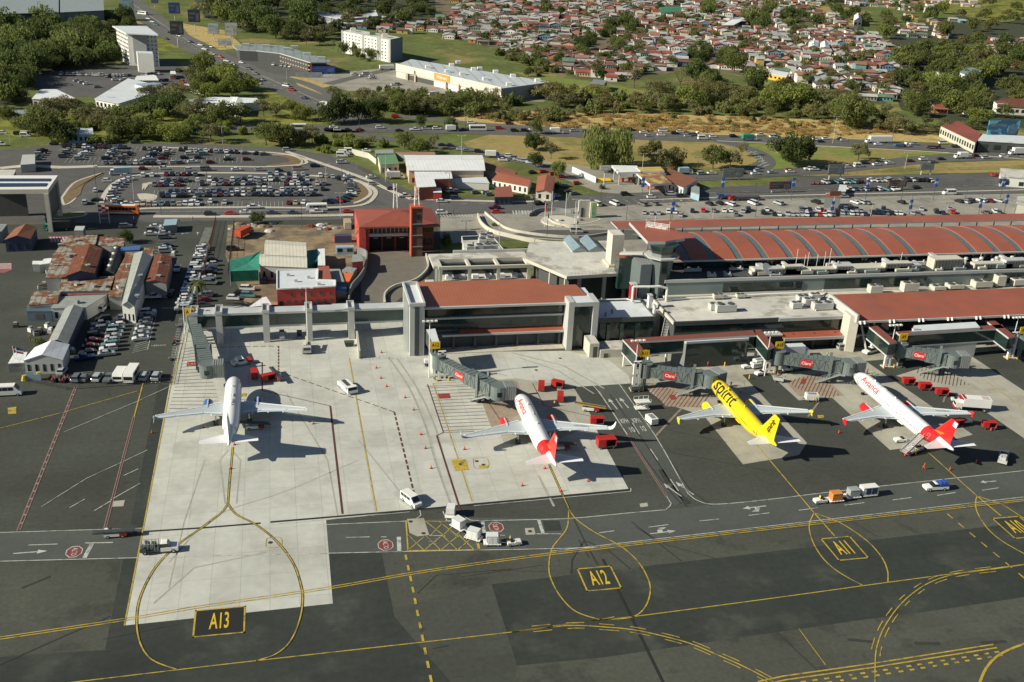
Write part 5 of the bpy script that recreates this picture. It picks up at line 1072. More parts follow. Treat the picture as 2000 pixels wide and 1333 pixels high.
def airliner(x,ynose,body,tailm,label,L_=37.57,winglet=None,eng=None,sharklet=False,fin=None,tailstart=-27.5,stab=None,cone=None,finstripe=None):
 t=thing('airliner',label,'airliner',(x,ynose,.1));dy=L_-37.57
 st=[(-.02,3.45,.08,.08),(-.35,3.5,.55,.5),(-1.0,3.55,.98,.9),(-2,3.68,1.4,1.35),(-3.2,3.8,1.72,1.7),(-4.6,3.88,1.9,1.95),(-6.3,3.9,1.97,2.07),(-10,3.9,1.975,2.07),(-16,3.9,1.975,2.07),(-22-dy,3.9,1.975,2.07),(-24.5-dy,3.92,1.95,2.05),(-27-dy,4.08,1.78,1.87),(-29.5-dy,4.35,1.45,1.58),(-32-dy,4.68,1.05,1.2),(-34.3-dy,4.97,.68,.8),(-36.2-dy,5.15,.4,.48),(-37.5-dy,5.25,.17,.2)]
 b=MB();ms=[]
 for k in range(len(st)-1):ymid=(st[k][0]+st[k+1][0])/2+dy;ms.append(2 if(cone and ymid<-33)else(1 if ymid<tailstart else 0))
 b.loft([section(*s_)for s_ in st],ms=ms);b.build('fuselage',[body,tailm,cone or body],t,smooth=True)
 if dy:yw=-5.5
 else:yw=0
 b=MB();b.loft([[(a*1.35*(1+.0*k),y,2.2+c_*k2)for a,c_ in((-1,-.1),(-.9,.7),(.9,.7),(1,-.1),(.8,-.42),(-.8,-.42))]for k,(y,k2)in enumerate(((-10.6+yw,.4),(-12+yw,1),(-18.5+yw,1),(-20.5+yw,.4)))]);b.build('belly_fairing',body if body is not am_yel else am_yel,t)
 b=MB()
 for s in(-1,1):
  for(a0,a1),(y0,y1)in(((8,38),(-1.75,-2.35)),((42,66),(-1.55,-2.2)),((70,88),(-1.5,-2.1))):
   def pt(y,a):
    for(ya_,za,xa,ra),(yb_,zb,xb_,rb2)in zip(st,st[1:]):
     if ya_>=y>=yb_:f_=(y-ya_)/(yb_-ya_);return((xa+(xb_-xa)*f_+.03)*math.cos(R(a))*s,y,za+(zb-za)*f_+(ra+(rb2-ra)*f_+.03)*math.sin(R(a)))
   b.face([pt(y0,a0+8),pt(y0,a1),pt(y1,a1),pt(y1,a0+8)])
 b.build('cockpit_windows',carglass,t)
 b=MB()
 for s in(-1,1):
  y=-6.2
  while y>-29.5-dy:
   if not(-15.2+yw/2<y<-14.2+yw/2):
    z=4.35;rr2=2.01 if y>-24.5-dy else 2.01-.12*(-24.5-dy-y)*.75
    b.face([(s*rr2*.977,y,z-.17),(s*rr2*.977,y-.26,z-.17),(s*rr2*.955,y-.26,z+.17),(s*rr2*.955,y,z+.17)])
   y-=.62
 b.build('cabin_windows',carglass,t,recalc=False)
 for s in(-1,1):
  for y,a0,a1 in((-5.1,-14,34),(-29.6-dy,-8,38)):
   b=MB();pp=lambda yy,aa:(s*((1.96 if y>-10 else 1.47)*math.cos(R(aa))),yy,(3.89 if y>-10 else 4.35)+(2.04 if y>-10 else 1.58)*math.sin(R(aa)))
   for yy in(y-.42,y+.42):
    for k in range(5):b.bar(pp(yy,a0+(a1-a0)*k/5),pp(yy,a0+(a1-a0)*(k+1)/5),.09,.09)
   for aa in(a0,a1):b.bar(pp(y-.42,aa),pp(y+.42,aa),.09,.09)
   b.build('door',mat('door_outline_grey',(.25,.26,.27),.5,n=None),t)
  b=MB()
  sec=[airfoil(s*1.2,-10.9+yw,7.4,2.55),airfoil(s*1.95,-11.4+yw,6.9,2.62),airfoil(s*6.4,-13.9+yw,4.15,3.05,.10),airfoil(s*12,-16.9+yw,2.6,3.6,.1),airfoil(s*16.9,-19.4+yw,1.55,4.1,.09)]
  b.loft(sec);wg=b.build('wing',am_wing,t,smooth=False)
  b=MB()
  for(xa,ya_,za),(xb_,yb_,zb)in(((2.6,-11.6+yw,2.9),(6.4,-13.75+yw,3.2)),((6.4,-13.75+yw,3.2),(16.8,-19.3+yw,4.15))):b.bar((s*xa,ya_,za),(s*xb_,yb_,zb),.32,.12)
  b.build('slat_edge',am_white,t).parent=wg
  b=MB()
  for(xa,ya_,za),(xb_,yb_,zb)in(((2.4,-17.6+yw,2.98),(6.3,-17.2+yw,3.22)),((6.5,-17.2+yw,3.22),(12.4,-18.9+yw,3.74)),((12.6,-18.95+yw,3.76),(16.4,-20.3+yw,4.12))):b.bar((s*xa,ya_,za+.02),(s*xb_,yb_,zb+.02),.75,.05)
  o=b.build('flap',mat('flap_light_grey',(.62,.66,.68),.4,n=None),t);o.parent=wg
  b=MB()
  for xx,yy,zz in((4.6,-17.2,2.85),(8.2,-17.6,3.1),(11.6,-18.6,3.42)):b.loft([[(s*xx+.2*math.cos(a*1.05),yy+yw+d,zz+r_*math.sin(a*1.05))for a in range(6)]for d,r_ in((1.2,.05),(0,.3),(-1.1,.06))])
  o=b.build('flap_track_fairing',am_white,t);o.parent=wg
  if sharklet:
   b=MB();b.loft([airfoil(s*16.9,-19.4+yw,1.55,4.1,.09),airfoil(s*17.5,-19.9+yw,1.3,4.35,.09),airfoil(s*17.9,-20.5+yw,1.0,5.1,.09),airfoil(s*18.1,-21.2+yw,.5,6.3,.09)]);o=b.build('winglet',winglet or am_white,t)
  else:
   b=MB();b.loft([[(s*17.0+dx,-19.5+yw,4.1)for dx in(-.05,.05)]+[(s*17.0+dx,-21.3+yw,4.1)for dx in(.05,-.05)],[(s*17.05+dx,-20.7+yw,4.85)for dx in(-.04,.04)]+[(s*17.05+dx,-21.6+yw,4.85)for dx in(.04,-.04)]]);b.loft([[(s*17.0+dx,-19.5+yw,4.05)for dx in(-.05,.05)]+[(s*17.0+dx,-21.3+yw,4.05)for dx in(.05,-.05)],[(s*17.05+dx,-20.7+yw,3.4)for dx in(-.04,.04)]+[(s*17.05+dx,-21.5+yw,3.4)for dx in(.04,-.04)]]);o=b.build('wingtip_fence',winglet or am_white,t)
  o.parent=wg
  ex,ey,ez=s*5.75,-9.6+yw,2.05;n=20;cc=lambda r_,y:[(ex+r_*math.cos(2*math.pi*i/n),y,ez+r_*math.sin(2*math.pi*i/n))for i in range(n)]
  b=MB();b.loft([cc(.8,ey-.5),cc(.95,ey),cc(1.18,ey-.6),cc(1.22,ey-1.8),cc(1.1,ey-3.2),cc(.95,ey-3.6)],caps=False);en=b.build('engine',eng or body,t,smooth=True)
  b=MB();b.loft([cc(.95,ey+.02),cc(1.06,ey-.12)],caps=False);o=b.build('intake_lip',am_metal,t);o.parent=en
  b=MB();b.face(cc(.86,ey-.45));o=b.build('fan',darkgrey,t,recalc=False);o.parent=en
  b=MB();b.loft([cc(.75,ey-3.3),cc(.45,ey-4.9)]);o=b.build('exhaust_cone',am_metal,t);o.parent=en
  b=MB();b.prism([(ex-.15,ey-.9),(ex+.15,ey-.9),(ex+.15,ey-5.2),(ex-.15,ey-5.2)],2.9,3.35);o=b.build('pylon',am_wing,t);o.parent=en
  b=MB();b.loft([airfoil(s*.6,-31.6-dy,4.3,5.0,.09),airfoil(s*6.2,-35.3-dy,1.5,5.6,.08)]);b.build('tailplane',stab or am_white,t)
  b=MB();b.tube((s*3.8,-17.6+yw,.0+.55),(s*3.8,-17.2+yw,2.6),.16,8);gq=b.build('main_gear',am_metal,t)
  b=MB()
  for d in(-.35,.35):b.tube((s*3.8+d-.18,-17.6+yw,.55),(s*3.8+d+.18,-17.6+yw,.55),.58,14)
  o=b.build('wheel',blk,t);o.parent=gq
 b=MB();b.tube((0,-5.1,.4),(0,-5.0,2.1),.12,8);gq=b.build('nose_gear',am_metal,t);b=MB();b.tube((-.35,-5.1,.38),(-.1,-5.1,.38),.38,12);b.tube((.1,-5.1,.38),(.35,-5.1,.38),.38,12);o=b.build('wheel',blk,t);o.parent=gq
 def fsec(z,yl,ch,th):return[(th*a,yl-ch*b_-dy,z)for a,b_ in((0,0),(.8,.08),(1,.3),(.6,.7),(0,1),(-.6,.7),(-1,.3),(-.8,.08))]
 fm=fin or tailm;b=MB();b.loft([fsec(5.4,-27.4,8.6,.22),fsec(6.3,-29.6,6.3,.24),fsec(9,-32,4.5,.2),fsec(11.76,-34.4,2.7,.13)]);fo=b.build('tail_fin',fm,t)
 b=MB();b.box((-.02,-9.2,5.95),(.02,-9.8,6.4));b.box((-.02,-19,5.95),(.02,-19.5,6.35));b.box((-.35,-13.5,5.9),(.35,-15,6.1));b.build('antenna',body,t)
 return t,fo,dy
def wrap_text(root,body,size,m,side,y0,z0,rot=0,Rr=2.03,Rz=2.13,sx=1.,name='title_lettering',slant=0):
 "lettering laid round the fuselage: text x runs along the hull, text y climbs the side"
 me=textmesh(body,size);me.transform(Matrix.Diagonal((sx,1,1,1)));bm=bmesh.new();bm.from_mesh(me)
 ys=[v.co.y for v in bm.verts];lo,hi=min(ys),max(ys);n=int((hi-lo)/.18)+1
 for i in range(1,n):bmesh.ops.bisect_plane(bm,geom=bm.verts[:]+bm.edges[:]+bm.faces[:],plane_co=(0,lo+(hi-lo)*i/n,0),plane_no=(0,1,0))
 for v in bm.verts:
  al,up=v.co.x,v.co.y
  a=R(z0)+up/2.05
  v.co=Vector((side*Rr*math.cos(a),y0-al*(-1 if side>0 else 1)*1.0,3.9+Rz*math.sin(a)))
 bm.to_mesh(me);bm.free();me.materials.clear();me.materials.append(m);o=bpy.data.objects.new(name,me);C.objects.link(o);o.parent=root;return o
tl=G(447,871,5.2);YT=37.57
t1,f1,_=airliner(G(451,800,5.9).x,tl.y+37.4,am_white,am_white,'plain white airliner at the far left gate A13 with unpainted white tail',eng=am_blue,sharklet=False)
tl=G(1088,911,5.2)
t2,f2,_=airliner(tl.x-.2,tl.y+37.4,am_white,am_red,'white airliner with red tail and upturned white wingtips at gate A12',eng=am_red,sharklet=True,winglet=am_white,tailstart=-28.2,cone=am_white)
wrap_text(t2,'Avianca',2.1,am_red,-1,-9.5,48,sx=1.1)
b=MB();b.loft([[(.75*k*math.cos(i*.785),-17.5+1.1*k*math.sin(i*.785),z)for i in range(8)]for k,z in((1,5.8),(.95,6.15),(.5,6.35))]);b.build('antenna_dome',am_white,t1,smooth=True)
tl=G(1517,872,5.2)
t3,f3,_=airliner(tl.x-.1,tl.y+37.4,am_yel,am_yel,'bright yellow airliner with black lettering at gate A11',eng=am_yel,winglet=am_yel)
wrap_text(t3,'spirit',4.9,blk,-1,-10.4,52,sx=1.12)
def fin_text(root,txt,dy,m,sz,y,z):
 for s in(-1,):
  lettering(txt,sz,m,root,Matrix.Translation((s*.27,y-dy,z))@Matrix.Rotation(R(-90),4,'Z')@Matrix.Rotation(R(90),4,'X')@Matrix.Rotation(R(52),4,'Z'),.95,1,'fin_lettering')
me_dy=0
lettering('spirit',2.5,blk,t3,Matrix.Translation((-.30,-33.9,8.5))@Matrix(((0,0,-1,0),(-1,0,0,0),(0,1,0,0),(0,0,0,1)))@Matrix.Rotation(R(54),4,'Z'),.95,.9,'fin_lettering')
tl=G(1863,880,5.2)
t4,f4,dy4=airliner(tl.x-.2,tl.y+44.3,am_white,am_red,'longest white airliner with a red tail and stairs truck at its rear door at gate A10',L_=44.5,eng=am_red,tailstart=-28.2,winglet=am_red,cone=am_white)
wrap_text(t4,'Avianca',2.3,am_red,-1,-10,40,sx=1.15)
for tt,dd in((t2,0),(t4,dy4)):
 b=MB()
 for s in(-1,1):b.loft([[(s*.24+e,-29.8-dd,6.4),(s*.26+e,-32.2-dd,6.35),(s*.24+e,-33.6-dd,7.4),(s*.2+e,-32.2-dd,7.3)]for e in(-.01,.03)])
 b.build('fin_orange_flash',am_orange,tt);b=MB()
 for s in(-1,1):b.loft([[(s*.1+e,-35.4-dd,10.4),(s*.1+e,-36.8-dd,10.3),(s*.1+e,-37.1-dd,11.7),(s*.1+e,-35.8-dd,11.7)]for e in(-.02,.04)])
 b.build('fin_white_tip',am_white,tt)
 lettering('N770AV',.9,darkgrey,tt,Matrix.Translation((10.8,-17.9+(-5.5 if dd else 0),3.95))@Matrix.Rotation(R(-24),4,'Z')@Matrix.Rotation(R(-6),4,'Y'),1,.8,'wing_lettering')
# ---------- jet bridges
def jetbridge(label,rot,cab,face=R(0),zr=5.2,claro=True,lett=1,stairs=-1,group='jet bridges'):
 "rot, cab: photo points of the rotunda base and the cab's shadow point on the ground"
 a,e=G(*rot),G(*cab)if len(cab)==2 else Vector(cab[:2]+(0,));a.z=e.z=0
 t=thing('jet_bridge',label,'jet bridge',a,0);d=e-a;L_=d.length;u=d/L_;ang=math.atan2(u.y,u.x);nrm=Vector((-u.y,u.x,0))
 gm=mat('jet_bridge_panel',(.135,.165,.158),.5,n=(.4,.16));b=MB();b.tube((0,0,.1),(0,0,3.2),.45,12);b.tube((0,0,.0),(0,0,.3),1.4,12);b.build('column',gm,t)
 b=MB();b.tube((0,0,3.2),(0,0,6.9),1.75,20);b.tube((0,0,6.9),(0,0,7.1),1.85,20);b.build('rotunda',gm,t,smooth=False)
 def seg(s0,s1,w,z0,z1,name,truss=False,m=gm):
  b=MB();b.M=Matrix.Rotation(ang,4,'Z');b.box((s0,-w/2,z0),(s1,w/2,z1));o=b.build(name,m,t)
  b=MB();b.M=Matrix.Rotation(ang,4,'Z');n=int((s1-s0)/1.3)
  for s in(-1,1):
   y=s*(w/2+.05);b.bar((s0,y,z0+.1),(s1,y,z0+.1),.14);b.bar((s0,y,z1-.1),(s1,y,z1-.1),.14)
   for i in range(n):x=s0+(s1-s0)*i/n;x2=s0+(s1-s0)*(i+1)/n;b.bar((x,y,z0 if i%2 else z1),(x2,y,z1 if i%2 else z0),.1);b.bar((x,y,z0),(x,y,z1),.08)
  o2=b.build('side_truss',mat('bridge_truss_dark',(.13,.16,.16),.5),t);o2 .parent=o
  b=MB();b.M=Matrix.Rotation(ang,4,'Z')
  for i in range(n):x=s0+(s1-s0)*(i+.5)/n;b.box((x-.08,-w/2-.02,z1),(x+.08,w/2+.02,z1+.08))
  b.build('roof_rib',gm,t).parent=o
  return o
 mid=L_*.52;seg(1.5,mid,2.6,3.6,6.3,'inner_tunnel');seg(mid-.5,L_-1.8,3.1,3.4,6.6,'outer_tunnel')
 b=MB();b.M=Matrix.Translation(u*(L_))@Matrix.Identity(4);b.tube((0,0,3.2),(0,0,6.7),2.1,18);b.build('cab',gm,t)
 b=MB();b.M=Matrix.Translation(u*L_)@Matrix.Rotation(face,4,'Z')
 for i in range(5):b.box((1.2+i*.55,-1.9,3.3),(1.6+i*.55,1.9,6.9));b.box((1.6+i*.55,-1.75,3.45),(1.75+i*.55,1.75,6.75))
 b.build('bellows',midgrey,t)
 b=MB();b.M=Matrix.Translation(u*L_)@Matrix.Rotation(face,4,'Z');b.box((.9,-1.6,4.3),(1.25,-.4,5.6));b.box((-.8,-2.12,4.3),(.4,-2.02,5.5));b.build('cab_window',glass,t)
 b=MB();b.M=Matrix.Translation(u*(L_*.74))@Matrix.Rotation(ang,4,'Z')
 for s in(-1,1):b.box((-.35,s*1.9-.25,1),(.35,s*1.9+.25,8.0 if s<0 else 7.6))
 b.box((-.5,-2.1,.8),(.5,2.1,1.4));lg=b.build('drive_leg',gm,t)
 b=MB();b.M=Matrix.Translation(u*(L_*.74))@Matrix.Rotation(ang,4,'Z')
 for s in(-1,1):
  for k in(-.3,.3):b.tube((-.0+k*0,s*1.3+k-.15,.55),(0,s*1.3+k+.15,.55),.55,12)
 b.tube((0,-1.0,.55),(0,1.0,.55),.14,8);b.build('drive_wheel',blk,t).parent=lg
 b=MB();b.M=Matrix.Translation(u*(L_-2.2)+nrm*stairs*1.6)@Matrix.Rotation(ang,4,'Z');n=14
 for i in range(n):b.box((-i*.42-.42,-.0,3.3-i*.235),(-i*.42,stairs*.9,3.36-i*.235))
 for s in(0,stairs*.9):
  b.bar((0,s,3.3),(-n*.42,s,.1),.08,.3);b.bar((0,s,4.3),(-n*.42,s,1.1),.05)
  for i in range(0,n,3):b.bar((-i*.42,s,3.3-i*.235),(-i*.42,s,4.3-i*.235),.04)
 b.box((0,0,3.2),(1.4,stairs*1.1,3.35));b.build('service_stairs',steel,t)
 if claro:
  s0=mid-3.9;M0=Matrix.Rotation(ang,4,'Z')
  b=MB();b.M=M0;b.box((s0+.2,-1.62,4.1),(s0+3.3,-1.48,5.9));pn=b.build('advert_panel',mat('advert_red',(.50,.03,.03),.5,n=None),t)
  lettering('Claro',1.08,W_,t,M0@Matrix.Translation((s0+1.7,-1.64,4.95))@Matrix.Rotation(R(90),4,'X'),1,1.1).parent=pn
  b=MB();b.M=M0;b.bar((s0+3.0,-1.66,5.35),(s0+3.3,-1.66,5.75),.1,.03);b.bar((s0+3.1,-1.66,5.15),(s0+3.45,-1.66,5.2),.1,.03);b.build('lettering_accent',W_,t).parent=pn
 return t
jetbridge('long grey jet bridge reaching the plain white airliner at gate A13',(377,648),(409,757),face=0,claro=False,stairs=1)
jetbridge('grey jet bridge with small red advert reaching the red tailed airliner at gate A12',(857,741),(973,800),face=0)
jetbridge('grey jet bridge with red advert panel reaching the yellow airliner',(1257,757),(1383,775),face=R(20))
jetbridge('grey jet bridge with red advert panel reaching the longest airliner at gate A10',(1515,731),(1652,750),face=R(0))
jetbridge('grey jet bridge with red advert panel standing unused at gate A9',(1752,716),(1855,735),face=R(-10))
jetbridge('grey jet bridge cut by the right edge at gate A8',(1990,699),(2090,720),claro=False)
# ---------- ground vehicles
def place(t,p,rot=0,z=.1):
 g=G(*p);t.location=(g.x,g.y,z);t.rotation_euler=(0,0,R(rot));return t
def T(name,label,cat,p,rot=0,group=None,z=.1):
 g=G(*p);return thing(name,label,cat,(g.x,g.y,z),R(rot),group)
def wheels(t,xs,w,r_=.35,name='wheel',m=blk):
 for x in xs:
  for s in(-1,1):
   b=MB();b.tube((x,s*w-.12,r_),(x,s*w+.12,r_),r_,12);b.tube((x,s*(w+.0)-.13,r_),(x,s*w+.13,r_),r_*.5,8,1);b.build(name,[m,lightgrey],t)
def body_profile(t,prof,w,m,name='body',taper=.0):
 "prof: side outline (x,z) closed; extruded across the width"
 b=MB();b.loft([[(x,y,z)for x,z in prof]for y in(-w/2,w/2)]);return b.build(name,m,t)
def cabin(t,prof,w,wt,m,glassm,name='cabin'):
 "greenhouse: four (x,z): base front, roof front, roof rear, base rear"
 (x0,z0),(x1,z1),(x2,z2),(x3,z3)=prof
 b=MB();b.loft([[(x0,-w/2,z0),(x3,-w/2,z3),(x3,w/2,z3),(x0,w/2,z0)],[(x1,-wt/2,z1),(x2,-wt/2,z2),(x2,wt/2,z2),(x1,wt/2,z1)]]);o=b.build('windows',glassm,t)
 b=MB();b.loft([[(x1+.02,-wt/2-.02,z1-.02),(x2-.02,-wt/2-.02,z2-.02),(x2-.02,wt/2+.02,z2-.02),(x1+.02,wt/2+.02,z1-.02)],[(x1-.1,-wt/2+.08,z1+.06),(x2+.1,-wt/2+.08,z2+.06),(x2+.1,wt/2-.08,z2+.06),(x1-.1,wt/2-.08,z1+.06)]]);b.build('roof',m,t)
 return o
def van(label,p,rot,m=W_,L_=4.9,h=2.1,cat='van',group=None,glassband=True,w=1.85,name='van'):
 t=T(name,label,cat,p,rot,group);hl=L_/2
 body_profile(t,[(-hl,.35),(-hl,h*.93),(-hl+.15,h),(hl-1.5,h),(hl-.55,h*.55),(hl-.02,h*.48),(hl,.35)],w,m)
 b=MB()
 b.loft([[(hl-1.46,-w/2+.15,h-.08),(hl-1.46,w/2-.15,h-.08),(hl-.62,w/2-.15,h*.58),(hl-.62,-w/2+.15,h*.58)],[(hl-1.40,-w/2+.15,h-.03),(hl-1.40,w/2-.15,h-.03),(hl-.55,w/2-.15,h*.61),(hl-.55,-w/2+.15,h*.61)]]);
 n=max(2,int((L_-1.8)/1.1))
 if glassband:
  for s in(-1,1):
   for i in range(n):x=-hl+.25+(L_-1.9)*i/n;b.box((x,s*w/2-.02,h*.58),(x+(L_-1.9)/n-.12,s*w/2+.02,h*.9))
 b.box((-hl-.02,-w/2+.2,h*.58),(-hl+.02,w/2-.2,h*.9));b.build('windows',carglass,t)
 wheels(t,(-hl+.95,hl-.9),w/2-.05,.36);return t
def pickup(label,p,rot,bedm=None,cat='pickup',load=None,L_=5.4,name='pickup_truck'):
 t=T(name,label,cat,p,rot);hl=L_/2
 body_profile(t,[(-hl,.45),(-hl,1.05),(-.2,1.05),(-.2,1.1),(hl-1.5,1.12),(hl-.1,.98),(hl,.8),(hl,.4)],1.85,W_)
 cabin(t,[(hl-1.45,1.1),(hl-2.1,1.75),(-.1,1.75),(-.35,1.1)],1.75,1.5,W_,carglass)
 b=MB();b.box((-hl+.1,-.8,1.0),(-.45,.8,1.07));b.build('load_bed',bedm or darkgrey,t)
 wheels(t,(-hl+1,hl-.95),.85,.38);return t
van('white van with roof beacon crossing the bright pad near its lower right',(803,984),-62,L_=5.2,h=2.2)
van('white minibus with dark windows at the left edge beyond the flags',(14,772),0,L_=7,h=2.6,w=2.1,cat='minibus',name='minibus')
tp=pickup('white and blue pickup truck driving on the service road',(1826,957),178,load=1);b=MB();b.box((-2.5,-.9,1.05),(-.5,.9,1.8));b.box((-2.3,-.7,1.8),(-1.6,.7,2.1));b.box((-1.3,-.6,1.8),(-.8,.6,2.0));b.build('blue_tool_rack',mat('royal_blue_paint',(.03,.08,.35),.5),tp)
pickup('white pickup truck parked beside the A9 gallery legs',(1700,690),200)
van('silver van in the shade under the flat pier canopy',(1650,683),0,mat('silver_paint',(.35,.37,.38),.35),h=1.9)
t=T('service_truck','white service truck with cluttered hose equipment bed on the A13 pad','service truck',(312,1078),0)
body_profile(t,[(.3,.5),(.3,1.3),(2.0,1.35),(3.4,1.15),(3.5,.5)],2.0,W_);cabin(t,[(2.1,1.3),(1.6,2.1),(.4,2.1),(.3,1.3)],1.9,1.6,W_,carglass)
b=MB();b.box((-3.4,-1,.6),(.3,1,.85));b.build('chassis',darkgrey,t);b=MB()
rr=random.Random(5)
for i in range(16):x=-3.2+rr.random()*3.2;y=-.9+rr.random()*1.6;b.box((x,y,.85),(x+.3+rr.random()*.5,y+.3,1.2+rr.random()*.9))
for i in range(6):x=-3.2+i*.62;b.tube((x,-.9,.9),(x,-.9,2.2),.05,6);b.tube((x,.9,.9),(x,.9,2.2),.05,6);b.bar((x,-.9,2.2),(x,.9,2.2),.06)
b.bar((-3.2,-.9,2.2),(0,-.9,2.2),.06);b.bar((-3.2,.9,2.2),(0,.9,2.2),.06);b.build('equipment',midgrey,t)
b=MB();b.tube((-1,-.6,1.3),(-1,.6,1.3),.55,12);b.tube((-2.8,-1.05,1.2),(-2.8,-1.3,1.2),.6,14);b.build('hose_reel',darkgrey,t);wheels(t,(-2.5,2.6),.9,.45)
def beltloader(label,p,rot,red=True,group='belt loaders',up=1.0,rail=None):
 t=T('belt_loader',label,'belt loader',p,rot,group)
 b=MB();b.box((-2.2,-.85,.35),(1.9,.85,.95));b.box((1.3,-.85,.95),(1.9,-.1,1.4));b.build('chassis',W_,t)
 b=MB();b.box((-2.25,-.88,.4),(-.9,.88,.98));b.build('rear_cowl',redp if red else W_,t)
 b=MB();b.bar((-3.8,.35,1.25),(3.9,.35,1.25+up),.95,.25);c_=b.build('conveyor',darkgrey,t)
 b=MB();b.bar((-3.8,.85,1.75),(3.5,.85,1.7+up),.06);b.bar((-3.8,.85,1.25),(3.9,.85,1.25+up),.1,.3);b.bar((-3.8,-.15,1.25),(3.9,-.15,1.25+up),.1,.3)
 for i in range(6):x=-3.6+i*1.35;z=1.3+up*(i+.1)/6;b.bar((x,.85,z),(x,.85,z+.45),.05)
 b.build('guard_rail',rail or darkgrey,t).parent=c_
 b=MB();b.box((.6,-.75,.95),(1.0,-.2,1.5));b.build('seat',blk,t);wheels(t,(-1.5,1.2),.8,.33);return t
beltloader('belt loader with white nose and black belt at the left service road',(225,1048),180,up=.1)
beltloader('belt loader with yellow rail behind the red tailed A12 airliner wing',(1152,803),165,up=.9,rail=mat('dull_yellow_rail',(.48,.33,.07),.6))
beltloader('belt loader standing tilted on the bright pad beside red carts',(543,740),110,up=.4);beltloader('belt loader in the shade of the plain white airliner',(497,838),180,up=.9);beltloader('belt loader in the shade behind the red tailed A12 airliner',(1093,878),180,up=.9)
def cart(label,p,rot,m=redp,group='red baggage carts'):
 t=T('baggage_cart',label,'baggage cart',p,rot,group)
 b=MB();b.box((-1.6,-.8,.4),(1.6,.8,.55));b.bar((1.6,0,.45),(2.5,0,.35),.1);b.build('deck',darkgrey,t)
 b=MB();b.box((-1.6,-.8,1.9),(1.6,.8,1.98));b.build('roof',m,t);b=MB();b.box((-1.6,-.8,.55),(-1.53,.8,1.9));b.box((1.53,-.8,.55),(1.6,.8,1.9));b.box((-1.53,.72,.55),(1.53,.8,1.9));b.box((-1.53,-.8,.55),(-.2,-.74,1.9));b.build('side_panel',m,t)
 wheels(t,(-1.1,1.1),.65,.22);return t
for i,(x,y)in enumerate(((31,719),(37,722))):
 t=T('flagpole',('left','right')[i]+' flagpole with a red white and blue flag beside the gabled office','flagpole',(x,y),0);b=MB();b.tube((0,0,0),(0,0,6),.07,6);b.build('pole',W_,t)
 for k,m_ in enumerate((mat('flag_blue',(.03,.05,.3),.7,n=None),W_,redp)):b=MB();b.loft([[(0,.02,5.8-k*.45),(0,-.02,5.8-k*.45),(0,-.02,5.35-k*.45),(0,.02,5.35-k*.45)],[(1.6,.22,5.3-k*.45),(1.6,.18,5.3-k*.45),(1.6,.18,4.85-k*.45),(1.6,.22,4.85-k*.45)]]);b.build('flag',m_,t)
t=T('painted_boards','leaning pale blue painted boards with yellow shrubs at the fence corner','boards',(66,744),0);b=MB();b.box((-1.6,0,0),(0,.15,2.4));b.box((.2,-.6,0),(1.9,-.45,1.9));b.build('board',mat('pale_blue_sheet',(.30,.42,.48),.5),t);b=MB();b.tube((-2.2,.2,0),(-2.1,.3,1.4),.8,7,0,.5);b.tube((1.2,.3,0),(1.3,.4,2.0),.5,7,0,.6);b.build('shrub',mat('yellow_shrub',(.45,.38,.05),.9,n=(2,.4)),t)
for i,(lb,p,r_)in enumerate((('red baggage cart facing the nose of the plain white airliner',(497,738),95),('red canopied cart behind the white airliner nose',(524,745),20),('red baggage cart left of two others beside the A12 bridge cab',(1057,762),75),('red baggage cart at the back of the pair right of the A12 bridge',(1089,758),-35),('red baggage cart nearest the camera of the pair right of the A12 bridge',(1094,783),75),('red baggage cart train leader standing alone by the A9 bridge',(1773,752),-10),('second red cart of the train beside the A10 airliner',(1805,762),-12),('third red cart of the train beside the A10 airliner',(1838,773),-15),('large red baggage cart right of the A12 tail shadow',(1183,874),0),('red baggage cart beyond the A10 airliner tail',(1930,838),-15),('red low cart under the right wing of the A12 airliner',(1165,830),-8),('red cart half hidden behind the A10 tail fin',(1868,834),10))):
 o=cart(lb,p,r_)
 if 'large' in lb:o.scale=(1.35,1.5,1.25)
def tractor(label,p,rot,m=W_,driver=True,group='baggage tractors'):
 t=T('baggage_tractor',label,'tractor',p,rot,group)
 b=MB();b.loft([[(x,y,z)for x,z in((-1.4,.3),(-1.4,.85),(-.3,.85),(-.1,.8),(.1,1.0),(1.3,.92),(1.4,.75),(1.4,.3))]for y in(-.65,.65)]);b.build('body',m,t)
 b=MB();b.box((-.75,-.45,.85),(-.35,.45,1.25));b.build('seat',blk,t);b=MB();b.tube((.05,-.2,1.0),(-.1,-.2,1.25),.03,6);b.tube((-.12,-.2,1.22),(-.10,-.2,1.26),.2,10);b.build('steering_wheel',blk,t);wheels(t,(-.95,.9),.6,.28);return t
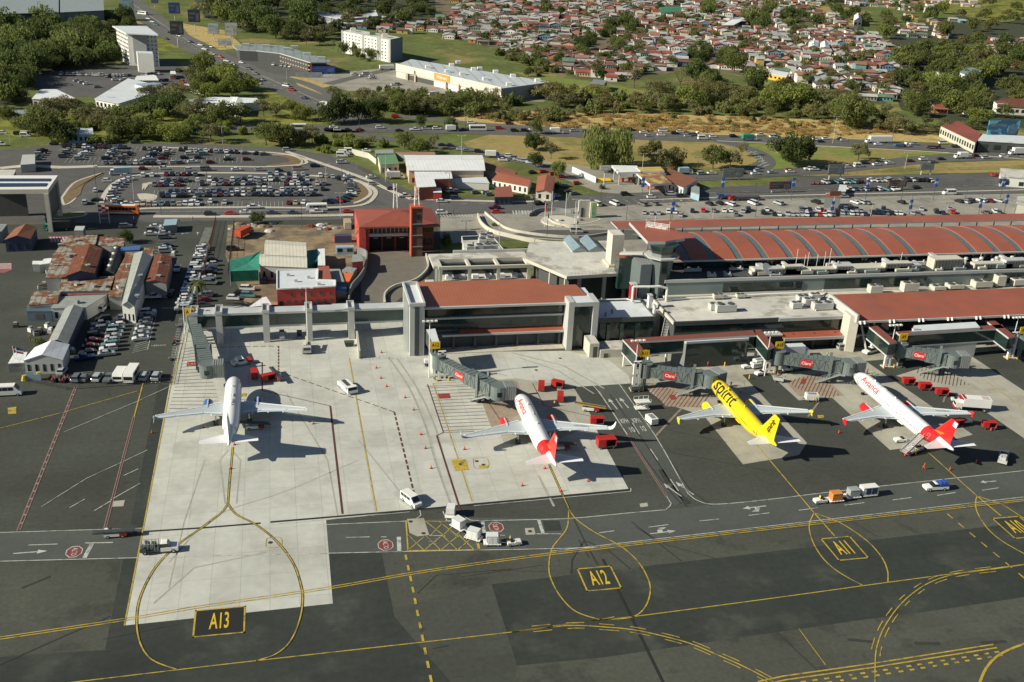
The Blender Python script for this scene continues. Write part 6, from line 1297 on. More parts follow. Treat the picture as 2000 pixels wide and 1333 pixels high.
def dolly(label,p,rot,boxm=None,blabel=None,group='container dollies',bs=(1.5,1.5,1.6)):
 t=T('container_dolly',label,'dolly',p,rot,group);b=MB();b.box((-1.7,-1.0,.42),(1.7,1.0,.55));b.bar((1.7,0,.45),(2.7,0,.35),.1)
 for i in range(5):b.tube((-1.5+i*.7,-1,.58),(-1.5+i*.7,1,.58),.05,6)
 b.build('frame',W_,t);wheels(t,(-1.1,1.1),.8,.22)
 if boxm:
  c_=T('cargo_container',blabel,'container',p,rot,'cargo containers');sx,sy,sz=bs
  b=MB();b.loft([[(x,y,z)for x,z in((-sx*.62,.66),(-sx*.8,1.1),(-sx*.8,.66+sz),(sx*.75,.66+sz),(sx*.75,.66))]for y in(-sy/2-.1,sy/2+.1)]);b.build('shell',boxm,c_)
  b=MB();b.box((-sx*.5,-sy/2-.14,.85),(sx*.0,-sy/2-.1,.5+sz));b.box((sx*.08,-sy/2-.14,.85),(sx*.6,-sy/2-.1,.5+sz));b.build('door',boxm if boxm is not W_ else navy,c_)
  b=MB();b.box((-sx*.8,-sy/2-.15,.62+sz),(sx*.76,-sy/2-.1,.68+sz));b.box((-sx*.8,sy/2+.1,.62+sz),(sx*.76,sy/2+.15,.68+sz));b.build('edge_rail',steel,c_)
 return t
cw=mat('container_white',(.66,.67,.66),.5,n=(3,.05));cg=mat('container_grey',(.42,.45,.44),.4,m=.3);co=mat('container_orange',(.62,.22,.05),.5,n=(2,.1))
for lb,p,r_,m_ in(('container at the left end of the white curved row by the yellow box',(880,1008),75,cw),('second container of the white curved row by the yellow box',(896,1033),-55,cw),('third container of the white curved row by the yellow box',(925,1054),-35,cw),('last container of the white curved row next to the small tractor',(961,1064),-8,cw)):
 dolly('white flat dolly under the '+lb,p,r_,m_,'white '+lb)
tractor('small white tractor at the right end of the curved dolly row',(1004,1065),2)
tractor('white tractor pulling the orange grey and white containers',(1601,983),182)
dolly('dolly under the orange container on the service road',(1630,980),182,co,'orange container on a dolly on the service road');dolly('dolly under the grey container on the service road',(1664,973),182,cg,'grey container on a dolly behind the orange one');dolly('dolly under the white container with dark doors on the service road',(1695,969),2,W_,'white container with dark blue doors at the tail of the train',bs=(2.4,1.6,1.8))
t=T('pushback_tug','large white pushback tug parked on the bright pad','tug',(679,762),-70)
body_profile(t,[(-3.3,.4),(-3.3,1.35),(-2,1.45),(1.6,1.45),(1.7,1.9),(2.9,1.9),(3.3,1.2),(3.35,.4)],2.7,W_);b=MB();b.box((-2.9,-.5,1.46),(1.3,.5,1.52));b.build('engine_deck',darkgrey,t)
b=MB();b.loft([[(2.93,-1.15,1.85),(2.93,1.15,1.85),(3.33,1.15,1.2),(3.33,-1.15,1.2)],[(2.98,-1.15,1.88),(2.98,1.15,1.88),(3.38,1.15,1.23),(3.38,-1.15,1.23)]]);b.box((1.8,-1.37,1.35),(2.7,-1.34,1.8));b.box((1.8,1.34,1.35),(2.7,1.37,1.8));b.build('cab_window',carglass,t);wheels(t,(-2.2,1.9),1.2,.5)
van_t=T('pushback_tug','white tug with red rear at the nose of the plain white airliner','tug',(472,712),200);body_profile(van_t,[(-2.6,.4),(-2.6,1.2),(-.5,1.2),(-.4,1.9),(1.2,1.9),(1.6,1.2),(2.6,1.1),(2.6,.4)],2.3,W_);b=MB();b.box((-2.62,-1.17,.5),(-1.2,1.17,1.22));b.build('rear_cowl',redp,van_t);b=MB();b.box((-.3,-1.18,1.3),(1.1,1.18,1.8));b.build('windows',carglass,van_t);wheels(van_t,(-1.7,1.6),1.05,.45)
t=T('lift_truck','grey lift truck with folded platform parked in front of the corridor columns','lift truck',(599,682),90);b=MB();b.box((-3,-1.2,.5),(2,1.2,1.2));b.build('chassis',midgrey,t);b=MB();b.box((-3,-1.1,1.2),(1.4,1.1,1.5));b.box((-2.8,-1,1.5),(-.6,1,2.3));b.bar((-2.8,0,2.5),(1.5,0,2.9),.5);b.build('platform',stone,t);b=MB();b.box((-4.2,-1.1,.5),(-3,1.1,2.2));b.build('cab',lightgrey,t);b=MB();b.box((-4.22,-.9,1.3),(-4.18,.9,2.0));b.build('windows',carglass,t);wheels(t,(-3.4,1.2),1.05,.5)
for lb,p in(('dark roofed white golf buggy left of the lift truck',(551,660)),('dark utility buggy with flat bed right of the second golf buggy',(585,661))):
 t=T('utility_buggy',lb,'buggy',p,90);b=MB();b.box((-1.5,-.7,.3),(1.5,.7,.9));b.build('body',W_ if 'white' in lb else navy,t);b=MB();b.box((-.9,-.7,1.9),(1,.7,2.0));b.build('canopy',darkgrey,t);b=MB()
 for x in(-.85,.95):
  for y in(-.62,.62):b.tube((x,y,.9),(x,y,1.9),.04,6)
 b.build('canopy_post',darkgrey,t);wheels(t,(-1,1),.6,.28)
t=T('skip_bin','dark green skip bin beside the ramp crossing','bin',(682,677),0);b=MB();b.loft([[(-1,-.6,.1),(1,-.6,.1),(1,.6,.1),(-1,.6,.1)],[(-1.3,-.8,1.3),(1.3,-.8,1.3),(1.3,.8,1.3),(-1.3,.8,1.3)]]);b.build('tub',mat('bin_green',(.03,.07,.05),.6),t);b=MB();b.box((-1.35,-.85,1.3),(1.35,.85,1.4));b.build('lid',darkgrey,t)
t=T('maintenance_platform','white wheeled scissor maintenance platform on the hatched A11 stand','platform',(1253,800),0);b=MB();b.box((-1.9,-1.1,2.1),(1.9,1.1,2.25));b.build('deck',W_,t);b=MB()
for s in(-1,1):b.bar((-1.5,s,.4),(1.5,s,2.1),.12);b.bar((1.5,s,.4),(-1.5,s,2.1),.12);b.bar((-1.9,s*1.1,3.1),(1.9,s*1.1,3.1),.06)
for x in(-1.9,-.6,.6,1.9):
 for s in(-1.1,1.1):b.tube((x,s,2.2),(x,s,3.1),.04,6)
b.box((-1.8,-1,.3),(1.8,1,.45));b.build('scissor_frame',W_,t);wheels(t,(-1.4,1.4),.9,.25)
def unit_cart(label,p,rot,s=(3.2,1.9,1.9),m=W_,cat='power unit'):
 t=T('ground_power_unit',label,cat,p,rot,None);b=MB();b.box((-s[0]/2,-s[1]/2,.45),(s[0]/2,s[1]/2,s[2]));b.build('housing',m,t);b=MB()
 for i in range(4):b.box((-s[0]/2+.25+i*s[0]/4.4,-s[1]/2-.03,.9),(-s[0]/2+.25+i*s[0]/4.4+.4,-s[1]/2,s[2]-.3))
 b.box((-s[0]*.35,-s[1]*.3,s[2]),(s[0]*.35,s[1]*.3,s[2]+.06));b.build('grille',midgrey,t);b=MB();b.bar((s[0]/2,0,.5),(s[0]/2+1.2,0,.3),.1);b.build('tow_bar',darkgrey,t);wheels(t,(-s[0]*.32,s[0]*.32),s[1]/2-.1,.3);return t
unit_cart('white boxy power unit standing on the access road edge near the painted KPH',(1272,828),100);unit_cart('white generator cart with two workers at its rear by gate A10',(1584,783),170);unit_cart('small white power unit under the A10 bridge head',(1475,720),10,(2.6,1.7,1.7));
tractor('white tractor beside the crew at the A10 bridge column',(1483,733),200);tractor('white tractor hitched to a box cart in front of the lounge box',(1458,720),190);unit_cart('white box cart behind a tractor in front of the lounge box',(1481,717),190,(3,1.9,2.2),cat='cart');tractor('white tractor under the A10 jet bridge tunnel',(1536,725),180);unit_cart('dark power unit in the shade by the A11 column',(1240,765),0,(2.4,1.6,1.5),darkgrey);tractor('white tractor hitched ahead of the red cart train',(1868,785),-20);tractor('white tractor beyond the A10 tail fin',(1886,827),0);tractor('white tractor beside the rear stairs truck',(1757,864),180);unit_cart('pale luggage lift frame beside the A10 crew',(1520,746),150,(2.6,1.4,1.2),lightgrey,'cart')
t=T('box_truck','blue white box trailer parked behind the A10 jet bridge','truck',(1545,698),0);b=MB();b.box((-3.6,-1.2,.8),(3.4,1.2,3.6));b.build('cargo_box',flatwhite,t);b=MB();b.box((3.4,-1.1,.5),(5.0,1.1,2.4));b.build('cab',W_,t);wheels(t,(-2.5,4.2),1.05,.45)
t=T('tractor_cart','small dark cart unit behind the stair tower corner','cart',(838,715),0);b=MB();b.box((-1.2,-.7,.3),(1.2,.7,1.4));b.build('housing',darkgrey,t);b=MB();b.box((-1.3,-.8,1.0),(-.2,.8,1.9));b.build('cab',W_,t);wheels(t,(-.8,.8),.6,.28)
t=T('catering_truck','white high loader catering truck at the A10 right wing tip','catering truck',(1903,802),-16);b=MB();b.box((-3.6,-1.25,1.3),(3.4,1.25,3.6));b.build('cargo_box',W_,t);b=MB();b.box((-3.6,-1.25,3.62),(-3.0,1.25,3.68));
for i in range(3):b.box((1.2,-.8+i*.65,3.6),(3.0,-.6+i*.65,3.64))
b.build('roof_stripes',mat('maroon_paint',(.20,.03,.03),.5),t);b=MB();b.box((-5.3,-1.2,.5),(-3.7,1.2,2.2));b.build('cab',W_,t);b=MB();b.box((-5.33,-1,1.4),(-5.28,1,2.1));b.build('windows',carglass,t);b=MB();b.box((-4.6,-1.1,3.3),(-3.6,1.1,3.45));b.box((-5.4,-1.22,.5),(-5.0,1.22,1.0),0);b.build('platform',redp,t);wheels(t,(-4.4,2.0),1.1,.5)
t=T('stairs_truck','passenger stairs truck with long pale staircase at the rear of the A10 airliner','stairs truck',(1782,884),22);body_profile(t,[(-2.9,.45),(-2.9,.9),(.5,.95),(.6,1.4),(1.9,1.4),(2.7,1.0),(2.8,.45)],1.9,W_);cabin(t,[(2.0,1.3),(1.5,1.95),(.5,1.95),(.4,1.3)],1.8,1.5,W_,carglass);wheels(t,(-2.1,1.9),.85,.38)
b=MB();n=18
for i in range(n):b.box((-3.6+i*.38,-.8,.9+i*.2),(-3.2+i*.38,.8,.97+i*.2))
for s in(-.85,.85):
 b.bar((-3.7,s,.9),(3.3,s,4.5),.1,.45);b.bar((-3.7,s,1.9),(3.3,s,5.4),.06)
 for i in range(0,n,2):b.bar((-3.5+i*.38,s,.95+i*.2),(-3.5+i*.38,s,1.95+i*.2),.05)
b.box((3.2,-.9,4.4),(4.4,.9,4.5));b.build('staircase',mat('pale_alu',(.55,.56,.55),.4,m=.3),t);b=MB();b.box((-2.95,-.96,.5),(-1.9,.96,.93));b.build('rear_cowl',redp,t)
t=T('fuel_service_truck','white and grey hydrant truck parked right of the A10 tail shadow','service truck',(1958,900),50);body_profile(t,[(.5,.5),(.5,1.2),(1.8,1.25),(2.8,1.05),(2.9,.5)],2,W_);cabin(t,[(1.9,1.2),(1.4,2.0),(.6,2.0),(.5,1.2)],1.9,1.6,W_,carglass);b=MB();b.box((-2.9,-1,.5),(.5,1,1.1));b.box((-2.4,-.6,1.1),(-1.2,.2,1.9));b.box((-.9,-.7,1.1),(0,.7,1.7));b.tube((-2.2,.5,1.4),(-.6,.5,1.4),.3,8);b.build('equipment',lightgrey,t);wheels(t,(-2,2.0),.85,.42)
def human(pose):
 me=bpy.data.meshes.new('body');bm=bmesh.new();J={}
 def v(k,p):J[k]=bm.verts.new(p)
 a={'walk':.28,'stand':.06,'bend':.1}[pose];lean=.35 if pose=='bend' else 0
 v('pel',(0,0,.95));v('waist',(0,.06*0+lean*.3,1.12));v('chest',(0,lean*.8,1.35-lean*.1));v('neck',(0,lean*1.1,1.5-lean*.25));v('head',(0,lean*1.25+.02,1.63-lean*.35));v('crown',(0,lean*1.3,1.74-lean*.38))
 for s,n_ in((-1,'l'),(1,'r')):
  v('hip'+n_,(s*.1,0,.9));v('knee'+n_,(s*.11,s*a*.6+.05,.5));v('ank'+n_,(s*.11,s*a,.09));v('toe'+n_,(s*.12,s*a+.16,.04))
  v('sh'+n_,(s*.19,lean*.95,1.42-lean*.2));v('el'+n_,(s*.25,lean*1.0-s*a*.5+.03,1.15-lean*.25));v('wr'+n_,(s*.26,lean*1.2-s*a*.7+.16,.95-lean*.1));v('hand'+n_,(s*.26,lean*1.2-s*a*.7+.24,.88-lean*.1))
 E_=[('pel','waist'),('waist','chest'),('chest','neck'),('neck','head'),('head','crown')]
 for n_ in 'lr':E_+=[('pel','hip'+n_),('hip'+n_,'knee'+n_),('knee'+n_,'ank'+n_),('ank'+n_,'toe'+n_),('chest','sh'+n_),('sh'+n_,'el'+n_),('el'+n_,'wr'+n_),('wr'+n_,'hand'+n_)]
 for p,q in E_:bm.edges.new((J[p],J[q]))
 names=list(J);bm.to_mesh(me);bm.free();o=bpy.data.objects.new('tmp',me);C.objects.link(o)
 rad={'pel':.15,'waist':.13,'chest':.16,'neck':.06,'head':.1,'crown':.07,'hip':.1,'knee':.065,'ank':.045,'toe':.035,'sh':.07,'el':.045,'wr':.035,'hand':.04}
 sk_=o.modifiers.new('s','SKIN');o.modifiers.new('b','SUBSURF').levels=1
 if not me.skin_vertices:return None
 for i,k in enumerate(names):r_=rad.get(k,rad.get(k[:-1],.05));me.skin_vertices[0].data[i].radius=(r_,r_);me.skin_vertices[0].data[i].use_root=(k=='pel')
 dg=bpy.context.evaluated_depsgraph_get();out=bpy.data.meshes.new_from_object(o.evaluated_get(dg));bpy.data.objects.remove(o);return out
skin_m=mat('skin',(.35,.2,.13),.6,n=None)
HM={}
for k in('walk','stand','bend'):
 m_=human(k)
 if m_ is None:
  m_=bpy.data.meshes.new('x')
 HM[k]=m_
def person(label,p,rot,pose='stand',vest=(.75,.16,.03),legs=(.06,.07,.12),z=.1):
 me=HM[pose].copy();me.materials.clear()
 cv=mat('vest_%d%d%d'%tuple(int(c_*100)for c_ in vest),vest,.7,n=None);cl=mat('trousers_%d%d%d'%tuple(int(c_*100)for c_ in legs),legs,.8,n=None)
 for q in(skin_m,cv,cl,blk):me.materials.append(q)
 for f_ in me.polygons:
  c_=f_.center;f_.material_index=2 if c_.z<.93 and abs(c_.x)<.2 else(1 if c_.z<1.47 and not(c_.z<1.0)else 0)
  if c_.z<.1:f_.material_index=3
  f_.use_smooth=True
 o=bpy.data.objects.new('person',me);C.objects.link(o);g=G(*p);o.location=(g.x,g.y,z);o.rotation_euler=(0,0,R(rot));return tag(o,label,'person')
hv=(.6,.62,.06);orv=(.75,.14,.03)
person('person in orange overalls walking behind the A10 airliner tail',(1804,918),60,'walk',orv,(.6,.12,.03));person('person in yellow overalls beside the stairs truck',(1788,890),10,'stand',(.7,.5,.05),(.6,.45,.05))
person('person in red at the foot of the dark lounge box',(1382,718),0,'stand',(.5,.03,.03),(.4,.03,.03));person('person in lime vest left of the generator cart rear',(1589,789),0,'stand',hv);person('person in lime vest right of the generator cart rear',(1594,786),90,'bend',hv)
person('person in lime vest standing near the A9 gallery columns',(1615,699),0,'stand',hv);person('person in orange vest left of the pair at the A10 nose',(1693,731),0,'stand',orv);person('person in lime vest right of the pair at the A10 nose',(1703,735),30,'bend',hv)
person('person in lime vest at the left of the A10 bridge crew',(1510,746),0,'stand',hv);person('person in orange vest in the middle of the A10 bridge crew',(1519,740),0,'bend',orv);person('person in white shirt at the right of the A10 bridge crew',(1531,748),60,'stand',(.6,.6,.58));person('person in lime vest by the A10 wheel shadow',(1665,753),0,'stand',hv)
person('person in dark clothes beside the yellow airliner nose',(1427,757),0,'stand',(.05,.05,.06));person('person in lime vest in the yellow airliner shadow',(1446,771),0,'stand',hv);person('person in lime vest at the A12 pushback area',(1083,795),0,'stand',hv)
person('person in lime vest driving the tractor of the three containers',(1600,982),90,'stand',hv,z=.25);person('person in lime vest driving the tractor of the white curved row',(996,1062),-90,'stand',hv,z=.25)
for i,(x,y)in enumerate(((350,437),(377,432),(262,432),(980,385),(1149,382),(1308,375),(1322,372),(1330,398),(885,418))):person('%s tiny pedestrian from the left along the airport road'%ordn(i),(x,y),i*50,'walk' if i%2 else 'stand',((.05,.05,.06),(.5,.5,.5),(.4,.05,.05))[i%3])
cone0=None
cones=[(297,847),(398,836),(458,870),(450,917),(612,829),(791,778),(808,802),(822,850),(831,877),(842,916),(755,756),(744,740),(735,720),(907,879),(1020,950),(1149,941),(1095,961),(1064,916),(1638,847),(1716,834),(1855,919),(1767,891),(1906,905),(1935,842),(1150,840),(1095,775),(745,690)]
for i,p in enumerate(sorted(cones)):
 g=G(*p);lb='%s orange traffic cone counted from the left across the apron'%ordn(i)
 if cone0 is None:
  cone0=thing('traffic_cone',lb,'cone',(g.x,g.y,.1),0,'orange traffic cones on the apron');b=MB();b.tube((0,0,.04),(0,0,.85),.2,10,r2=.05);b.build('cone_body',mat('cone_orange',(.70,.07,.03),.6,n=None),cone0);b=MB();b.box((-.28,-.28,0),(.28,.28,.05));b.build('base',blk,cone0)
 else:o=copytree(cone0);o.location=(g.x,g.y,.1);o['label']=lb
for i,p in enumerate(((1357,717),(1415,716),(1357,723),(1463,741),(1760,716),(1830,702))):g=G(*p);b=MB();b.tube((0,0,0),(0,0,1.1),.14,8);b.tube((0,0,1.1),(0,0,1.2),.16,8,r2=.05);tag(b.build('bollard',yel,loc=(g.x,g.y,.1)),'%s yellow bollard from the left along the apron gallery kerb'%ordn(i),'bollard','yellow bollards')
def mast(p,ty,label,heads=4,r_=.16,group='apron floodlight masts',arm=1.6,fm=W_,headm=W_):
 g=G(*p);h=signh(*p,ty);t=thing('floodlight_mast',label,'light mast',(g.x,g.y,0),0,group);b=MB();b.tube((0,0,0),(0,0,h),r_,8,r2=r_*.6);b.bar((-arm,0,h-.3),(arm,0,h-.3),.12);b.build('mast',fm,t)
 for i in range(heads):x=-arm+2*arm*i/(heads-1);b=MB();b.box((x-.3,-.5,h-.35),(x+.3,.2,h));b.build('lamp_head',headm,t)
mast((838,738),626,'apron floodlight mast beside the grey stair tower');mast((1237,760),664,'apron floodlight mast at gate A11');mast((1493,735),648,'apron floodlight mast at gate A10');mast((1733,716),634,'apron floodlight mast at gate A9');mast((1972,690),619,'apron floodlight mast at gate A8');mast((601,668),561,'apron floodlight mast rising between the corridor columns',2);mast((363,668),590,'slim floodlight mast at the left end of the glass corridor',3)
def lamp(p,ty,label,m=darkgrey,arm=1.5,group='street lamps',r_=.09):
 g=G(*p);h=signh(*p,ty);t=thing('street_lamp',label,'street lamp',(g.x,g.y,0),0,group);b=MB();b.tube((0,0,0),(0,0,h),r_*1.3,8,r2=r_*.8);b.bar((-arm,0,h),(arm,0,h),.1);b.build('pole',m,t)
 for s in(-1,1):b=MB();b.box((s*arm-.35,-.2,h-.12),(s*arm+.35,.2,h+.06));b.build('lamp_head',m,t)
L1=[((191,395),303),((315,420),325),((404,347),308),((262,392),342),((435,282),247),((637,360),320),((668,350),312),((665,425),377),((858,435),392),((910,455),432),((975,480),422),((1068,463),393),((1039,423),389),((1173,395),356),((1124,446),390),((1223,431),399),((1309,431),399),((1392,427),405),((1475,424),397),((1545,392),352),((1625,380),368),((1700,425),397),((1760,392),352),((1850,425),397),((1885,390),352),((1981,424),392),((1626,281),228),((1672,332),300),((1767,330),298),((1690,270),250),((1360,350),308),((1518,300),270),((900,345),265),((909,256),220),((660,202),170),((610,248),210),((702,258),222),((560,155),135),((534,250),225),((1252,357),300),((753,357),300),((877,388),338),((590,445),400),((482,420),390),((650,186),176),((1475,375),345),((1740,290),262),((215,300),270),((20,280),262)]
L1 .sort()
for i,(p,ty)in enumerate(L1):lamp(p,ty,'%s roadside lamp post counted from the left edge'%ordn(i),lightgrey if i%3==0 else darkgrey)
BP=[((1253,392),352),((1408,392),352),((1545,392),352),((1690,392),355),((1822,392),353),((1953,388),353),((1312,431),400),((1622,430),398),((1775,424),395),((1910,424),393),((1960,420),385)]
BP.sort()
for i,(p,ty)in enumerate(BP):
 g=G(*p);h=signh(*p,ty)+1;t=thing('banner_pole','%s banner pole with a blue and white banner counted from the left of the car park'%ordn(i),'banner pole',(g.x,g.y,0),0,'blue banner poles of the car park');b=MB();b.tube((0,0,0),(0,0,h+2),.12,8,r2=.08);b.build('pole',darkgrey,t)
 b=MB();b.box((-.75,-.05,h-3.4),(.75,.05,h-2.3));b.box((-.75,-.05,h-1.3),(.75,.05,h));b.box((-.75,-.05,h-4),(.75,.05,h-3.4),0);b.box((-.75,-.04,h-2.3),(.75,.04,h-1.3),1);b.build('banner',[mat('banner_blue',(.04,.16,.55),.6,n=None),W_],t)
def billboard(p,ty,w,hfrac,col,label,col2=None,posts=1,rot=0):
 g=G(*p);h=signh(*p,ty);t=thing('billboard',label,'billboard',(g.x,g.y,0),R(rot));b=MB()
 for i in range(posts):x=0 if posts==1 else-w/2*.7+w*.7*i/(posts-1);b.tube((x,.3,0),(x,.3,h*.98),.3,8)
 b.build('post',lightgrey,t);b=MB();b.box((-w/2,-.3,h*(1-hfrac)),(w/2,.1,h));b.build('board',mat('board_%s'%label[:12],col,.6,n=(.3,.2),c2=col2,s2=.25,t2=.52,w2=.02),t);b=MB();z_=h*(1-hfrac);hh_=h-z_;b.box((-w*.42,-.34,z_+hh_*.62),(w*.1,-.3,z_+hh_*.8));b.box((-w*.42,-.34,z_+hh_*.3),(-w*.05,-.3,z_+hh_*.42));b.box((w*.16,-.34,z_+hh_*.12),(w*.44,-.3,z_+hh_*.75));b.build('printed_panel',mat('print_%s'%label[:12],tuple(min(.8,c_*.6+.09)for c_ in col),.6,n=(.5,.4)),t)if col!=(.18,.20,.20)else None;b=MB();b.box((-w/2-.2,.1,h*(1-hfrac)-.2),(w/2+.2,.35,h+.2));b.build('frame',darkgrey,t)
for a in(((342,40),6,9,.6,(.04,.07,.22),'dark blue roadside billboard tallest on the avenue left'),((381,62),20,9,.55,(.03,.04,.08),'near black billboard right of the dark blue one'),((348,93),42,9,.5,(.06,.06,.06),'dark double billboard on a white post above the avenue'),((418,76),46,8,.65,(.45,.55,.6),'pale blue billboard on the dry verge'),((453,86),45,9,.6,(.5,.52,.5),'pale grey billboard right of the pale blue one'),((440,96),78,9,.6,(.62,.64,.62),'low white billboard at the mall entrance'),((303,14),-6,6,.6,(.10,.13,.18),'slate billboard at the top edge above the avenue'),((250,28),-8,10,.7,(.35,.5,.48),'pale teal billboard at the top edge left of the avenue')):billboard(*a[:5],a[5])
billboard((632,145),131,15,.8,(.03,.08,.38),'wide blue sign board at the mall corner',posts=2);billboard((603,152),142,17,.8,(.35,.40,.40),'long grey sign board below the mall corner',posts=2)
billboard((1952,285),236,19,.62,(.02,.10,.20),'huge dark blue and teal tropical billboard at the far right',(.10,.40,.45),3);billboard((1630,352),322,8,.6,(.16,.18,.18),'grey back of a roadside billboard on two posts',posts=2);billboard((1808,342),321,7,.5,(.18,.20,.20),'smaller grey billboard back right of the first',posts=2);billboard((1430,352),330,10,.7,(.15,.17,.17),'dark grey billboard beside the yard',posts=2)
billboard((1522,377),356,10,.6,(.05,.05,.05),'dark billboard left of the far car park',(.12,.03,.05),2);billboard((1750,372),353,9,.6,(.03,.03,.03),'black billboard above the far car rows',(.2,.1,.05),2);billboard((1965,365),350,9,.5,(.08,.12,.18),'slate blue billboard near the right edge',posts=2);billboard((1180,360),324,5,.25,(.6,.6,.55),'white oval filling station sign on a tall post')
t=T('lamp_gantry','overhead sign gantry with a reddish board across the airport road','gantry',(1625,415),0);b=MB();b.tube((0,0,0),(0,0,8),.25,8);b.bar((-4,0,8),(4,0,8),.3);b.build('gantry',W_,t);b=MB();b.box((-2.5,-.3,7),(2.5,-.1,9));b.build('board',mat('brown_sheet'),t)
# ---------- cars: one template per shape, individual copies
def car_template(kind,parts):
 L_,w,h,prof,cab={'sedan':(4.5,1.78,1.45,[(-2.25,.3),(-2.25,.8),(-2.1,.95),(-1.5,1.0),(.9,.98),(1.9,.85),(2.25,.62),(2.25,.3)],[(1.05,.95),(.35,1.42),(-.95,1.42),(-1.65,.97)]),'hatchback':(3.9,1.7,1.5,[(-1.95,.3),(-1.95,.9),(-1.8,1.0),(.8,1.0),(1.6,.88),(1.95,.65),(1.95,.3)],[(1.05,.97),(.4,1.5),(-1.35,1.5),(-1.8,.98)]),'SUV':(4.6,1.88,1.75,[(-2.3,.4),(-2.3,1.0),(-2.2,1.12),(1.0,1.12),(2.1,1.0),(2.3,.75),(2.3,.4)],[(1.15,1.1),(.5,1.72),(-1.95,1.72),(-2.22,1.1)]),'pickup':(5.2,1.85,1.75,[(-2.6,.45),(-2.6,1.05),(-.5,1.05),(1.3,1.08),(2.4,.95),(2.6,.75),(2.6,.45)],[(1.35,1.06),(.75,1.72),(-.55,1.72),(-.75,1.06)]),'van':(4.9,1.85,2.0,[(-2.45,.35),(-2.45,1.2),(-2.4,1.25),(1.9,1.25),(2.35,1.0),(2.45,.7),(2.45,.35)],[(2.0,1.22),(1.2,1.98),(-2.25,1.98),(-2.4,1.22)])}[kind]
 bb=MB();c_=.1
 bb.loft([[(x*(.98 if s in(0,3)else 1),y,z)for x,z in prof]for s,y in enumerate((-w/2,-w/2+c_,w/2-c_,w/2))],0)
 (x0,z0),(x1,z1),(x2,z2),(x3,z3)=cab;wt=w-.42
 gb=MB()if parts else bb
 gb.loft([[(x0,-w/2+.1,z0),(x3,-w/2+.1,z3),(x3,w/2-.1,z3),(x0,w/2-.1,z0)],[(x1,-wt/2,z1),(x2,-wt/2,z2),(x2,wt/2,z2),(x1,wt/2,z1)]],0 if parts else 1)
 bb.loft([[(x1+.05,-wt/2-.03,z1-.01),(x2-.05,-wt/2-.03,z2-.01),(x2-.05,wt/2+.03,z2-.01),(x1+.05,wt/2+.03,z1-.01)],[(x1-.15,-wt/2+.1,z1+.06),(x2+.15,-wt/2+.1,z2+.06),(x2+.15,wt/2-.1,z2+.06),(x1-.15,wt/2-.1,z1+.06)]],0)
 if parts:
  for s in(-1,1):bb.bar((x1*.0-.15,s*(w/2-.1),z0),(-.2,s*wt/2,z1),.09)
 wb=MB()if parts else bb;xw=(-L_/2+.8,L_/2-.8)
 if parts:
  root=bpy.data.objects.new('parked_car',None)
  o=bb.build('body',[paint_o],link=False);o.parent=root;g=gb.build('windows',[carglass],link=False);g.parent=root
  ch=[o,g]
  for x in xw:
   for s in(-1,1):wb=MB();wb.tube((x,s*(w/2-.16)-.1,.32),(x,s*(w/2-.16)+.14,.32),.32,10);q=wb.build('wheel',[blk],link=False);q.parent=root;ch.append(q)
  return root,ch
 for x in xw:
  for s in(-1,1):bb.tube((x,s*(w/2-.16)-.1,.32),(x,s*(w/2-.16)+.14,.32),.32,8,2)
 return bb.build('parked_car',[paint_o,carglass,blk],link=False),None
KINDS=('sedan','hatchback','SUV','pickup','van')
TP={(k,q):car_template(k,q)for k in KINDS for q in(True,False)}
CC={'white':(.70,.70,.68),'silver':(.40,.42,.43),'grey':(.14,.15,.16),'black':(.018,.018,.02),'dark blue':(.02,.035,.10),'maroon':(.12,.012,.018),'bright red':(.50,.02,.02),'teal':(.10,.22,.24),'beige':(.42,.37,.28)}
def cpick(r,wt='mix'):
 if wt=='dark':return r.choice(['black','black','grey','dark blue','silver','white','maroon','grey','black','grey'])
 if wt=='white':return r.choice(['white','white','white','silver','silver','grey'])
 return r.choice(['white','white','white','silver','silver','grey','grey','black','black','dark blue','maroon','beige','teal','white','black','silver']if r.random()<.97 else['bright red'])
CARS=[]
cr_=random.Random(21)
def row(where,p0,p1,n,rot,fill=1.,wt='mix',jit=.3,kinds=('sedan','hatchback','SUV','sedan','SUV')):
 a,e=G(*p0),G(*p1);k=0
 for i in range(n):
  if cr_.random()>fill:continue
  p=a+(e-a)*(i/max(1,n-1));p.x+=cr_.uniform(-jit,jit)*.3;p.y+=cr_.uniform(-jit,jit)
  r_=rot+(180 if cr_.random()<.35 else 0)+cr_.uniform(-2,2);kd=cr_.choice(kinds);c_=cpick(cr_,wt)
  CARS.append((p,r_,kd,c_,'%s %s, %s from left in %s'%(c_,kd,ordn(k),where)));k+=1
def pts(where,lst,rot,wt='mix',kinds=('sedan','hatchback','SUV')):
 lst=sorted(lst)
 for k,q in enumerate(lst):
  c_=q[2]if len(q)>2 else cpick(cr_,wt);kd=q[3]if len(q)>3 else cr_.choice(kinds);r_=q[4]if len(q)>4 else rot+cr_.uniform(-3,3)
  CARS.append((G(q[0],q[1]),r_,kd,c_,'%s %s, %s from left %s'%(c_,kd,ordn(k),where)))
row('the back row of the upper car park, left part',(126,288),(245,291),13,90,.95,'dark');row('the back row of the upper car park, middle part',(262,293),(322,294),7,90,.8,'dark');row('the back row of the upper car park, right part',(353,295),(462,300),12,90,.95)
for i,(a,e,n)in enumerate((((84,297),(72,313),5),((136,296),(120,313),5),((175,293),(155,313),6),((222,297),(208,313),6),((256,298),(238,312),5),((305,298),(288,312),5),((328,299),(318,312),4),((372,303),(360,311),2),((398,304),(388,311),2))):row('the %s short column of the upper car park'%ordn(i),a,e,n,8,.93)
